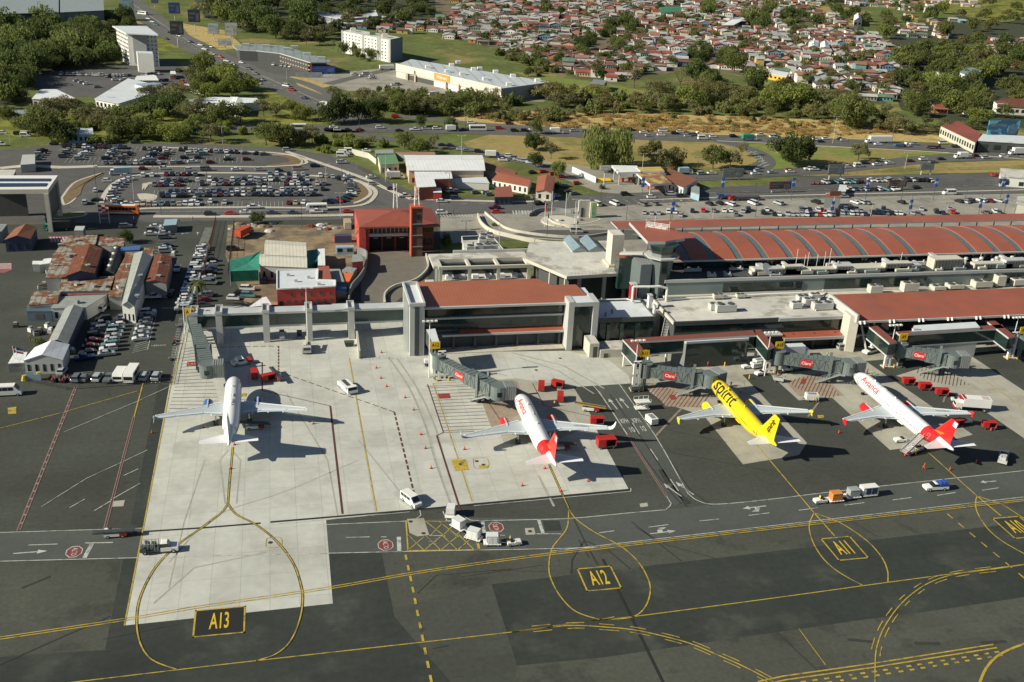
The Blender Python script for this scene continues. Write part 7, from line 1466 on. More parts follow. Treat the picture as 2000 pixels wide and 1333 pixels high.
row('the front row of the upper car park',(207,321),(312,321),10,90,.95,'dark');pts('along the front kerb of the upper car park',[(340,321),(352,321,'grey'),(376,319,'white'),(411,320,'maroon'),(447,310,'white'),(446,314,'black'),(482,314),(480,302),(503,303,'black'),(516,304,'grey')],10)
pts('on the loop road above the oval car park',[(280,333,'maroon'),(321,332,'white'),(370,335,'silver'),(402,334,'grey','van'),(462,334,'white'),(507,334,'silver'),(545,336,'dark blue'),(582,333,'beige','van'),(615,327,'dark blue'),(562,296,'silver','SUV'),(667,320,'white'),(681,347,'white'),(246,347,'silver'),(728,362,'silver'),(765,372,'dark blue'),(790,386,'white','pickup'),(210,356,'white'),(187,375,'white','hatchback',95),(166,399,'silver','SUV',95),(190,394,'black'),(725,349,'white')],5)
AR=[(253,353),(243,357),(235,362),(230,367),(226,373),(221,379),(219,385),(221,391),(227,396),(238,398),(248,401)]
pts('in the curved left end of the oval car park',[(x,y)for x,y in AR],15,'white');pts('in the curved right end of the oval car park',[(676,353),(680,357),(683,361),(686,365),(688,370),(688,375),(687,380),(684,385),(677,390),(667,394),(650,397,'dark blue'),(660,396,'bright red'),(638,398,'black')],-10)
row('the top kerb row of the oval car park',(325,343),(382,343),6,90,.95,'dark');pts('along the top right kerb of the oval car park',[(527,342),(541,342,'white'),(564,342,'dark blue'),(576,343,'white'),(592,343),(626,346,'white'),(637,347),(650,348,'silver'),(662,351,'black'),(280,345,'white'),(298,345)],90)
row('the upper line of the first oval row',(318,356),(500,353),17,90,.92,'mix');row('the lower line of the first oval row',(302,364),(498,361),18,90,.85,'dark');row('the upper line of the first oval row, right half',(505,354),(600,353),9,90,.85);row('the lower line of the first oval row, right half',(508,361),(632,362),11,90,.8)
row('the upper line of the second oval row',(310,377),(498,374),17,90,.75);row('the lower line of the second oval row',(317,385),(498,382),17,90,.92,'dark');row('the upper line of the second oval row, right half',(505,374),(630,372),12,90,.85);row('the lower line of the second oval row, right half',(505,383),(625,382),11,90,.85,'dark')
row('the bottom row of the oval car park',(268,402),(386,401),11,90,.95);pts('on the lower lane of the oval car park',[(381,392,'white'),(412,396,'white'),(440,398,'silver'),(565,399),(578,399),(594,398,'white')],80)
pts('on the road below the oval car park',[(411,422,'black','SUV',0),(450,420,'bright red','sedan',0),(480,418,'white','sedan',0),(495,408,'white','pickup',180),(532,419,'dark blue','sedan',0),(573,419,'dark blue','sedan',0),(618,417,'white','pickup',0),(680,416,'bright red','sedan',0),(863,396,'white','sedan',0),(863,419,'white','SUV',0),(890,391,'dark blue','SUV',0),(966,409,'maroon','pickup',0),(970,417,'bright red','sedan',0)],0)
pts('by the junction shops',[(929,379,'grey'),(950,379,'silver'),(957,383,'grey'),(985,386,'black','SUV'),(1047,388,'grey'),(1053,401,'black','SUV'),(1085,386,'silver'),(1110,378,'black'),(1122,381,'grey'),(1127,361,'bright red'),(1061,338,'bright red'),(1082,343,'bright red'),(1097,348,'bright red'),(1040,340,'black'),(880,376,'white'),(893,377,'grey'),(1104,366,'grey')],10)
pts('in the small car park right of the guard booth',[(305,446,'white','sedan',5),(325,447,'white','sedan',5),(299,453,'grey','SUV',5),(324,453,'silver','sedan',5),(295,460,'white','sedan',5),(322,459,'silver','sedan',5),(322,467,'grey','SUV',5),(327,483,'dark blue','sedan',5),(323,488,'silver','sedan',5),(324,494,'silver','SUV',5),(246,446,'grey','SUV',5)],5)
row('the long slanting column of white cars, counted downhill',(397,486),(357,607),25,3,.97,'white',.15)
row('the broken column behind the white cars, counted downhill',(415,512),(398,600),11,3,.7,'dark',.4)
pts('in the yard left of the pink office',[(484,568,'white'),(470,577,'black'),(456,586,'white'),(485,581,'teal'),(410,556,'grey'),(404,577,'black'),(516,551,'black','SUV',85),(455,490,'black','SUV',5)],-8)
row('the innermost maroon column beside the zinc wing, counted downhill',(203,628),(166,704),8,12,.95,'dark',.2,('SUV','sedan','pickup'));row('the second column beside the zinc wing, counted downhill',(239,618),(209,695),11,10,.98,'mix',.2);row('the third column beside the painted bay line, counted downhill',(290,614),(275,665),7,8,.98,'white',.2)
pts('in the bottom row facing the apron',[(152,743,'grey','SUV',80),(166,743,'grey','hatchback',80),(192,742,'silver','SUV',80),(214,743,'grey','pickup',80),(283,740,'silver','SUV',80),(307,740,'silver','SUV',80),(122,730,'silver','hatchback',80)],80)
pts('on the lane beside the rust roof shed',[(347,529,'white','pickup',88),(298,584,'white','pickup',0),(333,578,'black','pickup',88),(302,566,'grey','sedan',0)],0)
pts('in the front rows of the near right car park',[(1258,418),(1273,419,'silver'),(1286,419,'silver'),(1305,416,'white'),(1318,417),(1329,423,'silver'),(1352,415,'black'),(1373,414,'bright red'),(1394,414,'grey'),(1414,414,'white'),(1427,414,'white'),(1437,422,'grey'),(1450,415,'silver'),(1461,412,'black'),(1490,418,'black'),(1497,412,'white')],70,'mix')
row('the middle kerb row of the near right car park',(1503,421),(1627,422),15,70,.92);row('the second kerb row of the near right car park',(1565,412),(1605,413),6,70,.9);row('the third kerb row of the near right car park',(1635,418),(1690,421),7,70,.95);row('the upper line of the third kerb row',(1640,410),(1672,411),4,70,1,'dark');row('the fourth kerb row of the near right car park',(1704,418),(1757,419),7,70,.95)
pts('scattered in the near right car park',[(1725,411,'black','SUV'),(1782,419,'silver'),(1792,421,'grey'),(1799,411,'silver'),(1828,416,'black'),(1841,419,'dark blue'),(1854,410,'silver'),(1859,417,'bright red'),(1925,418,'grey'),(1943,416,'white'),(1950,418,'grey')],65)
pts('in the back row of the near right car park',[(1165,402,'white','van',110),(1200,401,'white','van',110),(1255,402,'grey'),(1278,401,'grey'),(1385,401,'black'),(1405,400,'black'),(1427,402,'white'),(1470,400,'white','van',110),(1520,400,'silver'),(1593,398,'black'),(1670,398,'white'),(1683,398,'silver'),(1692,399,'grey'),(1760,398,'black'),(1872,396,'black'),(1885,397,'silver'),(1894,395,'black'),(1916,395,'white'),(1932,395,'maroon'),(1950,395,'silver')],110)
row('the motorcycle end of the far car park',(1612,359),(1680,358),7,100,.9);row('the upper row of the far car park',(1701,355),(1738,355),5,100,1,'white');row('the upper right row of the far car park',(1763,354),(1816,355),7,100,1);row('the lower row of the far car park',(1652,373),(1750,372),12,100,.85)
pts('at the right of the far car park',[(1790,369,'black'),(1943,345,'bright red','sedan',0)],0)
pts('on the airport road to the right',[(1222,383,'black','SUV',0),(1272,388,'white','hatchback',0),(1311,382,'white','SUV',0),(1330,386,'black','SUV',0),(1646,387,'silver','pickup',0),(1126,455,'silver','van',-8)],0)
pts('on the lower highway at the right',[(1508,339),(1541,335),(1543,338,'white'),(1580,333,'white','pickup'),(1589,334,'white','pickup'),(1617,332),(1655,329),(1688,321),(1712,324),(1725,316),(1737,321,'white'),(1777,317,'maroon'),(1803,314,'white','SUV'),(1822,319),(1838,313),(1905,307,'maroon'),(1925,311),(1960,308),(1370,342),(1390,341,'white'),(1448,341),(1475,342),(1480,336,'silver')],3)
row('the junction queue below the tree island, counted left to right',(1002,312),(1035,320),5,-12,1,'white');pts('on the slip road below the bridge',[(680,268,'black','sedan',-8),(722,277,'black'),(880,287,'black'),(900,294,'silver'),(912,297,'grey'),(935,299,'black'),(982,315,'white'),(995,308,'white'),(864,286,'black'),(716,297,'white')],-10)
HW=[(1226,263,'white'),(1231,256,'black'),(1257,261,'white'),(1268,267,'silver'),(1291,266,'white'),(1294,258,'white','van'),(1318,263,'black'),(1328,260,'white'),(1343,268,'silver'),(1392,269,'white'),(1432,269,'black'),(1485,266,'white','pickup'),(1511,270,'white','van'),(1594,275,'white'),(1603,279,'black'),(1612,273,'white'),(1642,274,'black'),(1648,276,'silver'),(1715,284,'white'),(1785,284,'silver','pickup'),(1841,282,'white','van'),(1866,289,'black'),(1916,293,'silver','pickup'),(1935,292,'black'),(1960,291,'black'),(530,255,'grey'),(508,252,'dark blue'),(497,255,'grey'),(640,256,'black'),(652,251,'white'),(659,256,'white'),(680,257,'black'),(703,257,'maroon'),(742,252,'white'),(780,258,'black'),(810,256,'white','pickup'),(832,254,'silver'),(853,254,'white'),(905,256,'black'),(975,253,'bright red','SUV'),(1005,258,'black'),(1025,258,'black'),(1040,255,'white'),(920,242,'white'),(772,230,'bright red'),(995,244,'maroon'),(1120,258,'silver'),(1145,260,'black'),(1170,260,'white')]
pts('on the long highway behind the trees',HW,-1)
AV=[(372,84),(392,90,'white'),(400,98),(411,93,'white'),(415,108),(430,113),(443,121,'white'),(456,128),(472,124,'white'),(486,137),(559,170,'white','van'),(570,178,'bright red'),(595,194,'dark blue'),(505,165,'white'),(512,158),(500,146,'grey'),(325,78),(332,66),(350,72),(305,50),(290,38,'white'),(298,44)]
pts('on the diagonal avenue',AV,-38)
row('the hotel car park, upper line',(120,147),(200,149),14,90,.8,'white');row('the hotel car park, middle line',(202,152),(310,146),18,90,.9);row('the hotel car park, lower line',(225,158),(330,160),14,20,.8);row('the hotel side lane',(150,160),(190,172),5,30,.9,'white');row('the clinic lane',(340,155),(375,172),6,-40,.8);row('the mall car park',(535,128),(590,135),8,70,.8,'white');pts('in the supermarket car park',[(693,147,'white','pickup'),(708,150,'white'),(727,150,'white'),(728,155,'silver','pickup'),(770,168,'white'),(778,167,'grey'),(845,186,'white'),(850,184,'white'),(672,190),(812,190,'white'),(715,146,'white','van')],10)
pts('on the left edge track',[(6,262,'white'),(50,265,'white','van'),(2,285,'white'),(36,264,'black'),(106,284,'black'),(265,281,'black')],0)
CARS.sort(key=lambda c_:(c_[0]-Vector((0,0,CAMH))).length)
far_b={k:MB()for k in CC}
seen={}
for i,(p,r_,kd,col,lb)in enumerate(CARS):
 near=p.y<345;rot=R(r_);z=.13
 if i<300:
  lb=fit(lb);lb=lb if lb not in seen else lb+' again';seen[lb]=1
  tp,ch=TP[(kd,near)];o=tp.copy();o.name='parked_car';C.objects.link(o);o.location=(p.x,p.y,z);o.rotation_euler=(0,0,rot);o.color=(*CC[col],1)
  tag(o,lb,'car','cars on the roads and in the car parks')
  if ch:
   for c_ in ch:q=c_.copy();C.objects.link(q);q.parent=o;q.color=(*CC[col],1)
 else:
  me=TP[(kd,False)][0].data;b=far_b[col];M_=Matrix.Translation((p.x,p.y,z))@Matrix.Rotation(rot,4,'Z');n0=len(b.v)
  b.v+=[tuple(M_@v.co)for v in me.vertices];b.f+=[[n0+j for j in f_.vertices]for f_ in me.polygons];b.mi+=[f_.material_index for f_ in me.polygons]
ab=MB();mats=[]
for col,b in far_b.items():
 if not b.v:continue
 k0=len(mats);mats.append(mat('far_car_'+col.replace(' ','_'),CC[col],.3,n=None,coat=.5));n0=len(ab.v);ab.v+=b.v;ab.f+=[[n0+j for j in f_]for f_ in b.f];ab.mi+=[k0 if m_==0 else-m_ for m_ in b.mi]
mats+=[carglass,blk];ab.mi=[m_ if m_>=0 else(len(mats)-2 if m_==-1 else len(mats)-1)for m_ in ab.mi]
o=ab.build('distant_cars',mats,recalc=False);stuff(o,'many small cars of mixed colours along the far roads and far car parks','cars')
def truck(label,p,rot,boxm,cabm=W_,L_=7,name='box_truck',h=3.2,semi=False,flat=False):
 t=T(name,label,'truck',p,rot);hl=L_/2;b=MB()
 if flat:b.box((-hl,-1.15,.9),(hl-2,1.15,1.15));b.box((-hl,-1.15,1.15),(hl-2,1.15,1.7))
 else:b.box((-hl,-1.2,1.0),(hl-2.0,1.2,h))
 b.build('cargo_box',boxm,t);b=MB();b.loft([[(x,y,z)for x,z in((hl-1.8,.5),(hl-1.8,2.4),(hl-.7,2.4),(hl-.15,1.5),(hl,.5))]for y in(-1.1,1.1)]);b.build('cab',cabm,t)
 b=MB();b.loft([[(hl-.68,y,2.3),(hl-.2,y,1.55),(hl-.14,y,1.6),(hl-.62,y,2.36)]for y in(-.95,.95)]);b.box((hl-1.6,-1.12,1.5),(hl-.8,1.12,2.1));b.build('windows',carglass,t)
 wheels(t,(-hl+1.2,hl-1.1)if L_<10 else(-hl+1,-hl+2.2,hl-3.5,hl-1.1),1.0,.48);return t
def busv(label,p,rot,m,L_=9,stripe=None,h=3.0,name='bus'):
 t=T(name,label,'bus',p,rot);hl=L_/2;w=2.45
 b=MB();b.loft([[(x,y,z)for x,z in((-hl,.4),(-hl,h-.15),(-hl+.2,h),(hl-.4,h),(hl,h-.9),(hl,.4))]for y in(-w/2,w/2)]);b.build('body',m,t);b=MB()
 n=int((L_-1.2)/1.3)
 for s in(-1,1):
  for i in range(n):x=-hl+.5+i*1.3;b.box((x,s*w/2-.02,h*.52),(x+1.18,s*w/2+.02,h*.85))
 b.box((hl-.03,-w/2+.15,h*.4),(hl+.02,w/2-.15,h*.72));b.build('windows',carglass,t)
 if stripe:
  b=MB();b.loft([[(x,s,z)for x,z in((-hl+.3,.9),(hl*.3,1.3),(hl*.7,.9),(hl*.8,.5),(hl*.5,.55),(-hl*.2,.7))]for s in(-w/2-.025,-w/2-.005)]);b.box((-hl+1,-w/2+.3,h),(hl-1.2,w/2-.3,h+.06));b.build('white_swoosh',stripe,t)
 wheels(t,(-hl+2,hl-1.9),1.05,.48);return t
busv('long orange coach with a white swoosh turning at the left of the oval car park',(237,419),-6,orange_m,13,W_,3.5,'coach')
busv('white minibus with dark windows entering the oval car park',(619,412),180,W_,8,None,2.8,'minibus');busv('white larger minibus parked in the bottom row facing the apron',(258,740),-98,W_,7,None,2.8,'minibus');busv('white van parked left of the larger minibus',(235,740),-98,W_,5.4,None,2.3,'van')
busv('light blue bus half hidden by trees at upper left',(385,262),3,mat('bus_teal',(.10,.35,.42),.5),9);busv('white and red bus on the highway left part',(584,254),0,W_,8);busv('white bus on the highway bridge',(933,256),0,W_,9);busv('white bus on the avenue near the top',(278,29),-38,W_,11)
van('white van parked in the shade of the triangular parapet building',(201,606),80);van('blue grey van left of the white one by the parapet building',(182,606),80,mat('steel_blue_paint',(.12,.2,.26),.4));van('white van parked highest of three by the roundabout fence',(683,299),-5,L_=5.2,h=2.3);van('white van in the middle of three by the roundabout fence',(672,303),-5,L_=5.2,h=2.3);van('white van nearest of three by the roundabout fence',(668,307),-5,L_=5.2,h=2.3)
van('white van on the highway right of the willow',(1372,273),0,L_=5.4,h=2.3);van('white long van on the airport road at right',(1853,381),180,L_=6,h=2.5);van('white van between trucks on the lower highway',(1676,327),5);van('small white van at left edge track',(50,268),0,L_=4.6)
truck('blue and white stake truck on the loop road left of the oval',(236,342),190,mat('truck_pale_blue',(.35,.45,.5),.5),L_=9);truck('white box truck with blue cab at the junction below the bridge',(962,308),-8,W_,mat('truck_cab_blue',(.04,.08,.35),.4));truck('white box truck on the highway left of the willow',(1087,262),0,W_);truck('green tarpaulin truck on the highway',(1463,275),0,mat('truck_green',(.03,.22,.15),.6),L_=8);truck('white semi trailer on the highway under the lone tree',(1715,280),180,W_,L_=15,h=3.8,name='semi_trailer')
truck('blue dump truck on the highway',(1760,288),0,mat('truck_blue',(.05,.10,.22),.6),L_=8,flat=True);truck('dark red dump truck on the highway',(1822,291),0,mat('truck_dark_red',(.10,.05,.05),.6),mat('truck_dark_red'),L_=8,flat=True);truck('dark blue tanker style truck on the highway right',(1898,291),0,mat('truck_navy',(.03,.04,.12),.5),mat('truck_navy'),L_=7);truck('white semi trailer cut by the right edge',(1995,303),180,W_,L_=15,h=3.8,name='semi_trailer');truck('white box truck on the lower highway right',(1876,310),180,W_);truck('dark dump truck on the highway right of the willow',(1352,266),0,darkgrey,W_,L_=8,flat=True)
truck('white box truck on the highway bridge',(884,257),0,W_,darkgrey);truck('white box truck leaving the avenue',(637,211),-40,W_);truck('white truck parked at the supermarket side',(758,137),10,W_,L_=12);truck('long red flatbed truck on the airport road',(1453,392),180,darkgrey,redp,L_=14,flat=True,name='flatbed_truck');truck('blue tow truck on the airport road',(1415,389),180,mat('truck_blue'),mat('truck_blue'),L_=7,flat=True);truck('green garbage truck in the shade beside the grey box shed',(112,450),180,mat('dark_olive_sheet'),mat('truck_green'),L_=9);truck('grey box truck beyond the filling station shops',(1338,341),0,mat('pale_blue_sheet'),W_);truck('white semi trailer parked behind the tan wall sheds',(772,350),0,lightgrey,L_=8)
truck('white truck parked beside the clinic wall',(388,187),-38,W_,L_=9);truck('tall red container truck in the dirt yard',(478,462),60,mat('container_red',(.50,.07,.03),.6),darkgrey,L_=9)
t=T('shipping_container','blue and red shipping container office at the yard edge','container',(670,473),0);b=MB();b.box((-3,-1.3,0),(3,1.3,2.6));b.build('shell',redp,t);b=MB();b.box((-2.9,-1.34,.1),(2.9,-1.3,2.5));b.box((-2.9,-1.2,2.6),(2.9,1.2,2.64));b.build('blue_side',mat('container_blue',(.05,.08,.15),.6,stripe=('X',.5,.3,.3)),t)
t=T('shipping_container','pale blue container office below the red framed one','container',(674,496),0);b=MB();b.box((-3,-1.3,0),(3,1.3,2.6));b.build('shell',mat('pale_blue_sheet'),t);b=MB();b.box((-2.6,-1.34,1),(-1,-1.3,2.2));b.box((.6,-1.34,1),(2.4,-1.3,2.2));b.build('window',glass,t)
t=T('shipping_container','beige container standing end on beside the fire station','container',(679,445),90);b=MB();b.box((-3,-1.3,0),(3,1.3,2.6));b.build('shell',mat('container_beige',(.45,.36,.22),.7,stripe=('Y',.5,.3,.3)),t);b=MB();b.box((-3.04,-1.1,.2),(-3,1.1,2.4));b.build('door',stone,t)
rr=random.Random(9)
for i in range(22):
 x=445+rr.random()*90 if i<12 else 600+rr.random()*60;y=432+rr.random()*22 if i<12 else(438+rr.random()*12);g=G(x,y);s=.6+rr.random()*1.3;b=MB()
 n=9;b.loft([[(s*k*(1+.3*rr.random())*math.cos(2*math.pi*j/n),s*k*(1+.3*rr.random())*math.sin(2*math.pi*j/n),z+.12*rr.random())for j in range(n)]for k,z in((1,-.1),(.7,s*.25),(.3,s*.4))])
 tag(b.build('rubble_heap',[dirt,midgrey,mat('rusted_sheet'),lightgrey][i%4],loc=(g.x,g.y,.08)),'%s heap of debris from the dirt yard kerb'%ordn(i),'rubble','debris heaps in the dirt yard')
def moto():
 root=bpy.data.objects.new('motorcycle',None);ch=[]
 for x in(-.65,.65):b=MB();b.tube((x,-.06,.3),(x,.06,.3),.3,10);q=b.build('wheel',[blk],link=False);q.parent=root;ch.append(q)
 b=MB();b.loft([[(-.8,y,.75),(-.1,y,.8),(.3,y,1.0),(.55,y,.95),(.6,y,.4),(-.5,y,.35)]for y in(-.15,.15)]);b.bar((.5,-.35,1.1),(.5,.35,1.1),.05);b.bar((.65,0,.3),(.5,0,1.1),.06);q=b.build('frame',[flat_o],link=False);q.parent=root;ch.append(q);return root,ch
mr_,mc=moto();MP=[(98+i*3.4+(i%3),742+(i%2)*5)for i in range(14)]+[(350-i*2.3,612+i*14)for i in(0,2,4)]+[(1583+i*3.4,361)for i in range(9)]+[(1918+i*4,417)for i in range(5)]+[(331,704),(340,674)]
for i,p in enumerate(sorted(MP)):
 g=G(*p);o=mr_.copy();C.objects.link(o);o.location=(g.x,g.y,.1);o.rotation_euler=(0,0,R(70+20*(i%3)));tag(o,'%s parked motorcycle counted from the left edge'%ordn(i),'motorcycle','parked motorcycles')
 for c_ in mc:q=c_.copy();C.objects.link(q);q.parent=o;q.color=((.02,.02,.02,1),(.3,.03,.03,1),(.1,.1,.12,1))[i%3]
# ---------- far buildings
gr_=mat('hotel_grey_face',(.33,.35,.34),.7)
t=thing('hotel_tower','white seven storey hotel block with an oversailing white roof at upper left','hotel',G(270,132));
zt=21;q=tr([(248,64),(306,66),(285,54),(226,53)],zt)
bprism(t,'wall',q,0,zt,white_wall);bprism(t,'roof',tr([(246,65),(309,68),(286,51),(219,51)],zt+.8),zt+.1,zt+.8,flatwhite)
bprism(t,'grey_panel',tr([(258,66.5),(284,67.5),(284,66),(258,65)],zt-.5),2,zt-.5,gr_);windows(t,q[0],q[1],2,20,8,7,None,.35,.3,skip=lambda i,j:i<5);windows(t,q[3],q[0],2,20,8,7,None,.6,.45);bprism(t,'stair_box',tr([(268,104),(299,105),(297,101),(266,100)],12),0,12,white_wall,flatwhite)
for z in(4,7,10):
 pass
t=thing('white_hotel','long white hotel slab with small square windows and grey bands beyond the supermarket','hotel',G(715,112));zt=15.5
q=tr([(667,61),(763,79),(786,74),(690,57)],zt);bprism(t,'wall',q,0,zt,white_wall,flatroof);windows(t,q[0],q[1],1,14.5,15,6,None,.32,.38);windows(t,q[1],q[2],1,14.5,4,6,midgrey,.3,.4)
a,e=Vector(q[0]),Vector(q[1]);u=(e-a)/(e-a).length;n_=Vector((u.y,-u.x))
for f0,f1,m_ in((0,.035,gr_),(.43,.47,gr_),(.73,.8,gr_),(.96,1,gr_)):p0,p1=a+(e-a)*f0+n_*.25,a+(e-a)*f1+n_*.25;bprism(t,'grey_band',[tuple(p0),tuple(p1),tuple(p1-n_*.24),tuple(p0-n_*.24)],0,zt+.6,m_)
p0,p1=Vector(q[1]),Vector(q[2]);d_=(p1-p0).normalized();m0=Vector((d_.y,-d_.x));bprism(t,'painted_shade_end',[tuple(p0+m0*.2),tuple(p1+m0*.2),tuple(p1),tuple(p0)],0,zt+.6,mat('end_shade_blue_grey',(.16,.20,.24),.7))  # blue-grey panel paints shade onto the right end of the white hotel
for i,f_ in enumerate((.1,.5,.75)):p=a+(e-a)*f_-n_*4;bbox(t,'roof_box',(p.x,p.y,zt),(p.x+4,p.y+3,zt+2.4),W_ if i!=1 else mat('green_sheet'))
sup=mat('supermarket_cream',(.60,.57,.49),.8,n=(.1,.06))
t=thing('supermarket','large cream supermarket hall with white ribbed roof and orange sign','supermarket',G(860,175));zt=8
q=tr([(774,127),(980,174),(1080,161),(803,116)],zt);bprism(t,'wall',q,0,zt,sup,mat('supermarket_roof',(.50,.55,.56),.45,n=(.06,.1),stripe=('X',7,.25,.7)))
a,e=Vector(q[0]),Vector(q[1]);u=(e-a)/(e-a).length;n_=Vector((u.y,-u.x));ang=math.atan2(u.y,u.x)
def onwall(name,f0,f1,d,z0,z1,m_):p0,p1=a+(e-a)*f0,a+(e-a)*f1;return bprism(t,name,[tuple(p0+n_*d),tuple(p1+n_*d),tuple(p1),tuple(p0)],z0,z1,m_)
onwall('front_parapet',0,1,.5,4.2,9,sup);onwall('orange_sign',.39,.54,.7,4.6,8.6,mat('sign_orange',(.75,.27,.05),.5,n=None));onwall('dark_arcade',.1,.38,.1,.2,3.4,darkgrey);onwall('white_band',.4,.85,.12,.2,3.2,white_wall)
for f_ in(.12,.2,.5,.62,.78,.88,.95):onwall('orange_pillar',f_,f_+.012,1.2,0,5,mat('peach_wall'))
onwall('entrance_gate',.1,.2,1.5,4.6,7.2,sup)
p=a+(e-a)*.465+n_*.78;lettering('Walmart',3.0,W_,t,Matrix.Translation((p.x-t.location.x,p.y-t.location.y,6.6))@Matrix.Rotation(ang,4,'Z')@Matrix.Rotation(R(90),4,'X'),.95,1)
bprism(t,'side_wall',[tuple(Vector(q[1])+Vector((.1,-.2))),tuple(Vector(q[2])+Vector((.2,-.1))),q[2],q[1]],0,zt+.3,mat('hotel_grey_face'))
for i,(x,y)in enumerate(((836,131),(874,139),(903,144),(948,154),(882,127),(895,122),(925,135),(937,134),(968,140),(994,165),(1002,148),(1050,157))):g=G(x,y,zt+.8);bbox(t,'roof_unit',(g.x-1.6,g.y-1.4,zt),(g.x+1.6,g.y+1.4,zt+1.7),W_)
t=thing('shopping_mall','angled two storey mall with grey roof and orange framed shopfronts','mall',G(560,130));zt=7.5
mr2=mat('mall_roof',(.25,.29,.28),.5,n=(.05,.15),stripe=('X',5,.2,.6));px=[(455,89),(500,86),(552,89),(645,118),(645,122),(606,122),(546,104),(500,99),(462,97)];q=tr(px,zt);bprism(t,'roof',q,zt-.6,zt,lightgrey,mr2);c_=Vector((sum(p[0]for p in q)/9,sum(p[1]for p in q)/9));bprism(t,'wall',[tuple(c_+(Vector(p)-c_)*.93)for p in q],0,zt-.6,darkgrey)
for k,(i,j,n)in enumerate(((6,5,12),)):a_,e_=Vector(q[i]),Vector(q[j]);[bprism(t,'orange_column',[tuple(a_+(e_-a_)*f_),tuple(a_+(e_-a_)*f_+Vector((.8,0))),tuple(a_+(e_-a_)*f_+Vector((.8,.8))),tuple(a_+(e_-a_)*f_+Vector((0,.8)))],0,zt-.6,mat('brick_orange',(.45,.13,.06),.8))for f_ in[x/n for x in range(n+1)]]
for x,y in((480,90),(520,92),(560,98),(600,108),(628,116),(575,94)):g=G(x,y,zt);bbox(t,'roof_unit',(g.x-2.5,g.y-1.5,zt),(g.x+2.5,g.y+1.5,zt+1.6),lightgrey)
windows(t,q[6],q[5],1,6.5,12,2,mat('shopfront_cream',(.35,.30,.22),.7),.6,.25,out=.3)
def fb(lb,px,z,m,wallm=white_wall,ax=None,h=1.5,name='building',cat='building',win=None):
 t=shed(lb,px,z,m,ax,h,wallm,name=name,cat=cat)
 if win:
  q=tr(px,z);c_=sum((Vector(p)for p in q),Vector((0,0)))/len(q);q=[tuple(c_+(Vector(p)-c_)*(.965 if ax is not None else 1))for p in q];windows(t,q[0],q[1],.6,z-.6,win[0],win[1],glass,.5,.5,out=.12)
 return t
fb('long low white roofed hall at the top beyond the mall',[(617,28),(660,38),(737,31),(732,20),(700,20)],6,roofwhite,midgrey)
fb('pale white roofed wing in front of the top hall',[(640,44),(690,46),(738,38),(737,30),(655,38)],4,roofwhite,white_wall,win=(8,1))
fb('big grey industrial shed at the top left corner',[(-40,28),(115,24),(115,-12),(-40,-12)],14,roofgrey,mat('big_shed_wall',(.17,.20,.19),.7,n=(.03,.2),stripe=('X',12,.2,.7)));fb('grey industrial shed with lighter side right of the corner shed',[(116,24),(202,20),(200,-12),(116,-12)],14,roofgrey,mat('big_shed_wall2',(.22,.25,.24),.7,n=(.03,.2),stripe=('X',9,.2,.7)))
fb('white pitched clinic roof with orange ridge at left',[(186,193),(232,202),(328,172),(250,154)],5,mat('white_roof_membrane'),white_wall,name='clinic',cat='clinic',win=(6,1));fb('blue grey wing of the orange ridged clinic',[(262,165),(290,180),(325,171),(300,162)],6,mat('sky_sheet',(.30,.36,.40),.5,stripe=('X',3,.15,.6)),ax=1,h=1);fb('small white hip roof behind the clinic',[(262,158),(310,158),(300,147),(272,149)],5,roofwhite,ax=0,h=1.2)
fb('white L shaped hall at left behind dark trees',[(63,193),(140,196),(146,192),(110,175),(80,175)],5,roofwhite,stone,win=(8,1));fb('long white roof strip right of the clinic',[(372,198),(440,203),(508,200),(500,192),(420,190),(370,193)],4.5,roofwhite,win=(10,1));fb('white gable at the middle of the white strip',[(440,212),(475,215),(480,198),(450,190)],4,roofwhite,ax=1,h=1);fb('white depot building in front of the lime grass',[(132,262),(182,262),(180,250),(132,251)],4.5,flatwhite,mat('pale_blue_sheet'),win=(5,1));fb('low white lean to in front of the depot',[(145,268),(172,268),(172,260),(143,260)],3,flatwhite)
fb('blue roofed pavilion between the left trees',[(85,78),(125,79),(118,69),(90,69)],4,mat('blue_sheet'));fb('small white booth under the palm in the hotel car park',[(332,145),(344,145),(342,139),(333,139)],3,W_);fb('pale grey roofed lodge by the car track',[(20,228),(62,228),(58,215),(24,215)],3,roofgrey)
fb('red brown long factory roof at far right',[(1838,246),(1905,278),(1918,262),(1872,237)],6,mat('crimson_sheet_roof'),stone,name='factory',cat='factory',win=(14,1));fb('brown roofed factory wing behind the big billboard',[(1948,207),(2040,213),(2040,193),(1955,193)],5,rust,stone,win=(8,1));fb('white columned petrol station roof under the big billboard',[(1912,275),(2040,283),(2040,268),(1918,262)],6,flatwhite,darkgrey,win=(5,1));fb('white school with blue hipped roof in the right woods',[(1874,142),(1905,152),(1925,138),(1905,126)],8,mat('blue_school_roof',(.16,.22,.27),.6),white_wall,0,2,'school','school',(6,2));fb('pale blue long roof left of the school',[(1828,140),(1870,146),(1870,138),(1832,135)],4,mat('pale_blue_sheet'))
fb('yellow painted market stalls at the right of the town',[(1480,140),(1535,150),(1540,142),(1478,132)],4,roofwhite,mat('market_yellow',(.75,.42,.06),.7),name='market',cat='market',win=(7,1));fb('green barn roof in the upper town',[(1290,26),(1330,24),(1330,14),(1288,14)],6,mat('green_barn',(.05,.20,.11),.6),white_wall,0,1.5);fb('white arched sports hall in the upper town',[(1408,50),(1432,50),(1462,42),(1450,36),(1412,38)],6,roofwhite,white_wall,0,2,name='sports_hall',cat='hall');fb('unfinished concrete block house at lower town edge',[(1152,165),(1178,166),(1186,158),(1160,155)],5,midgrey,mat('raw_block',(.28,.26,.22),.9),name='house',cat='house',win=(3,2))
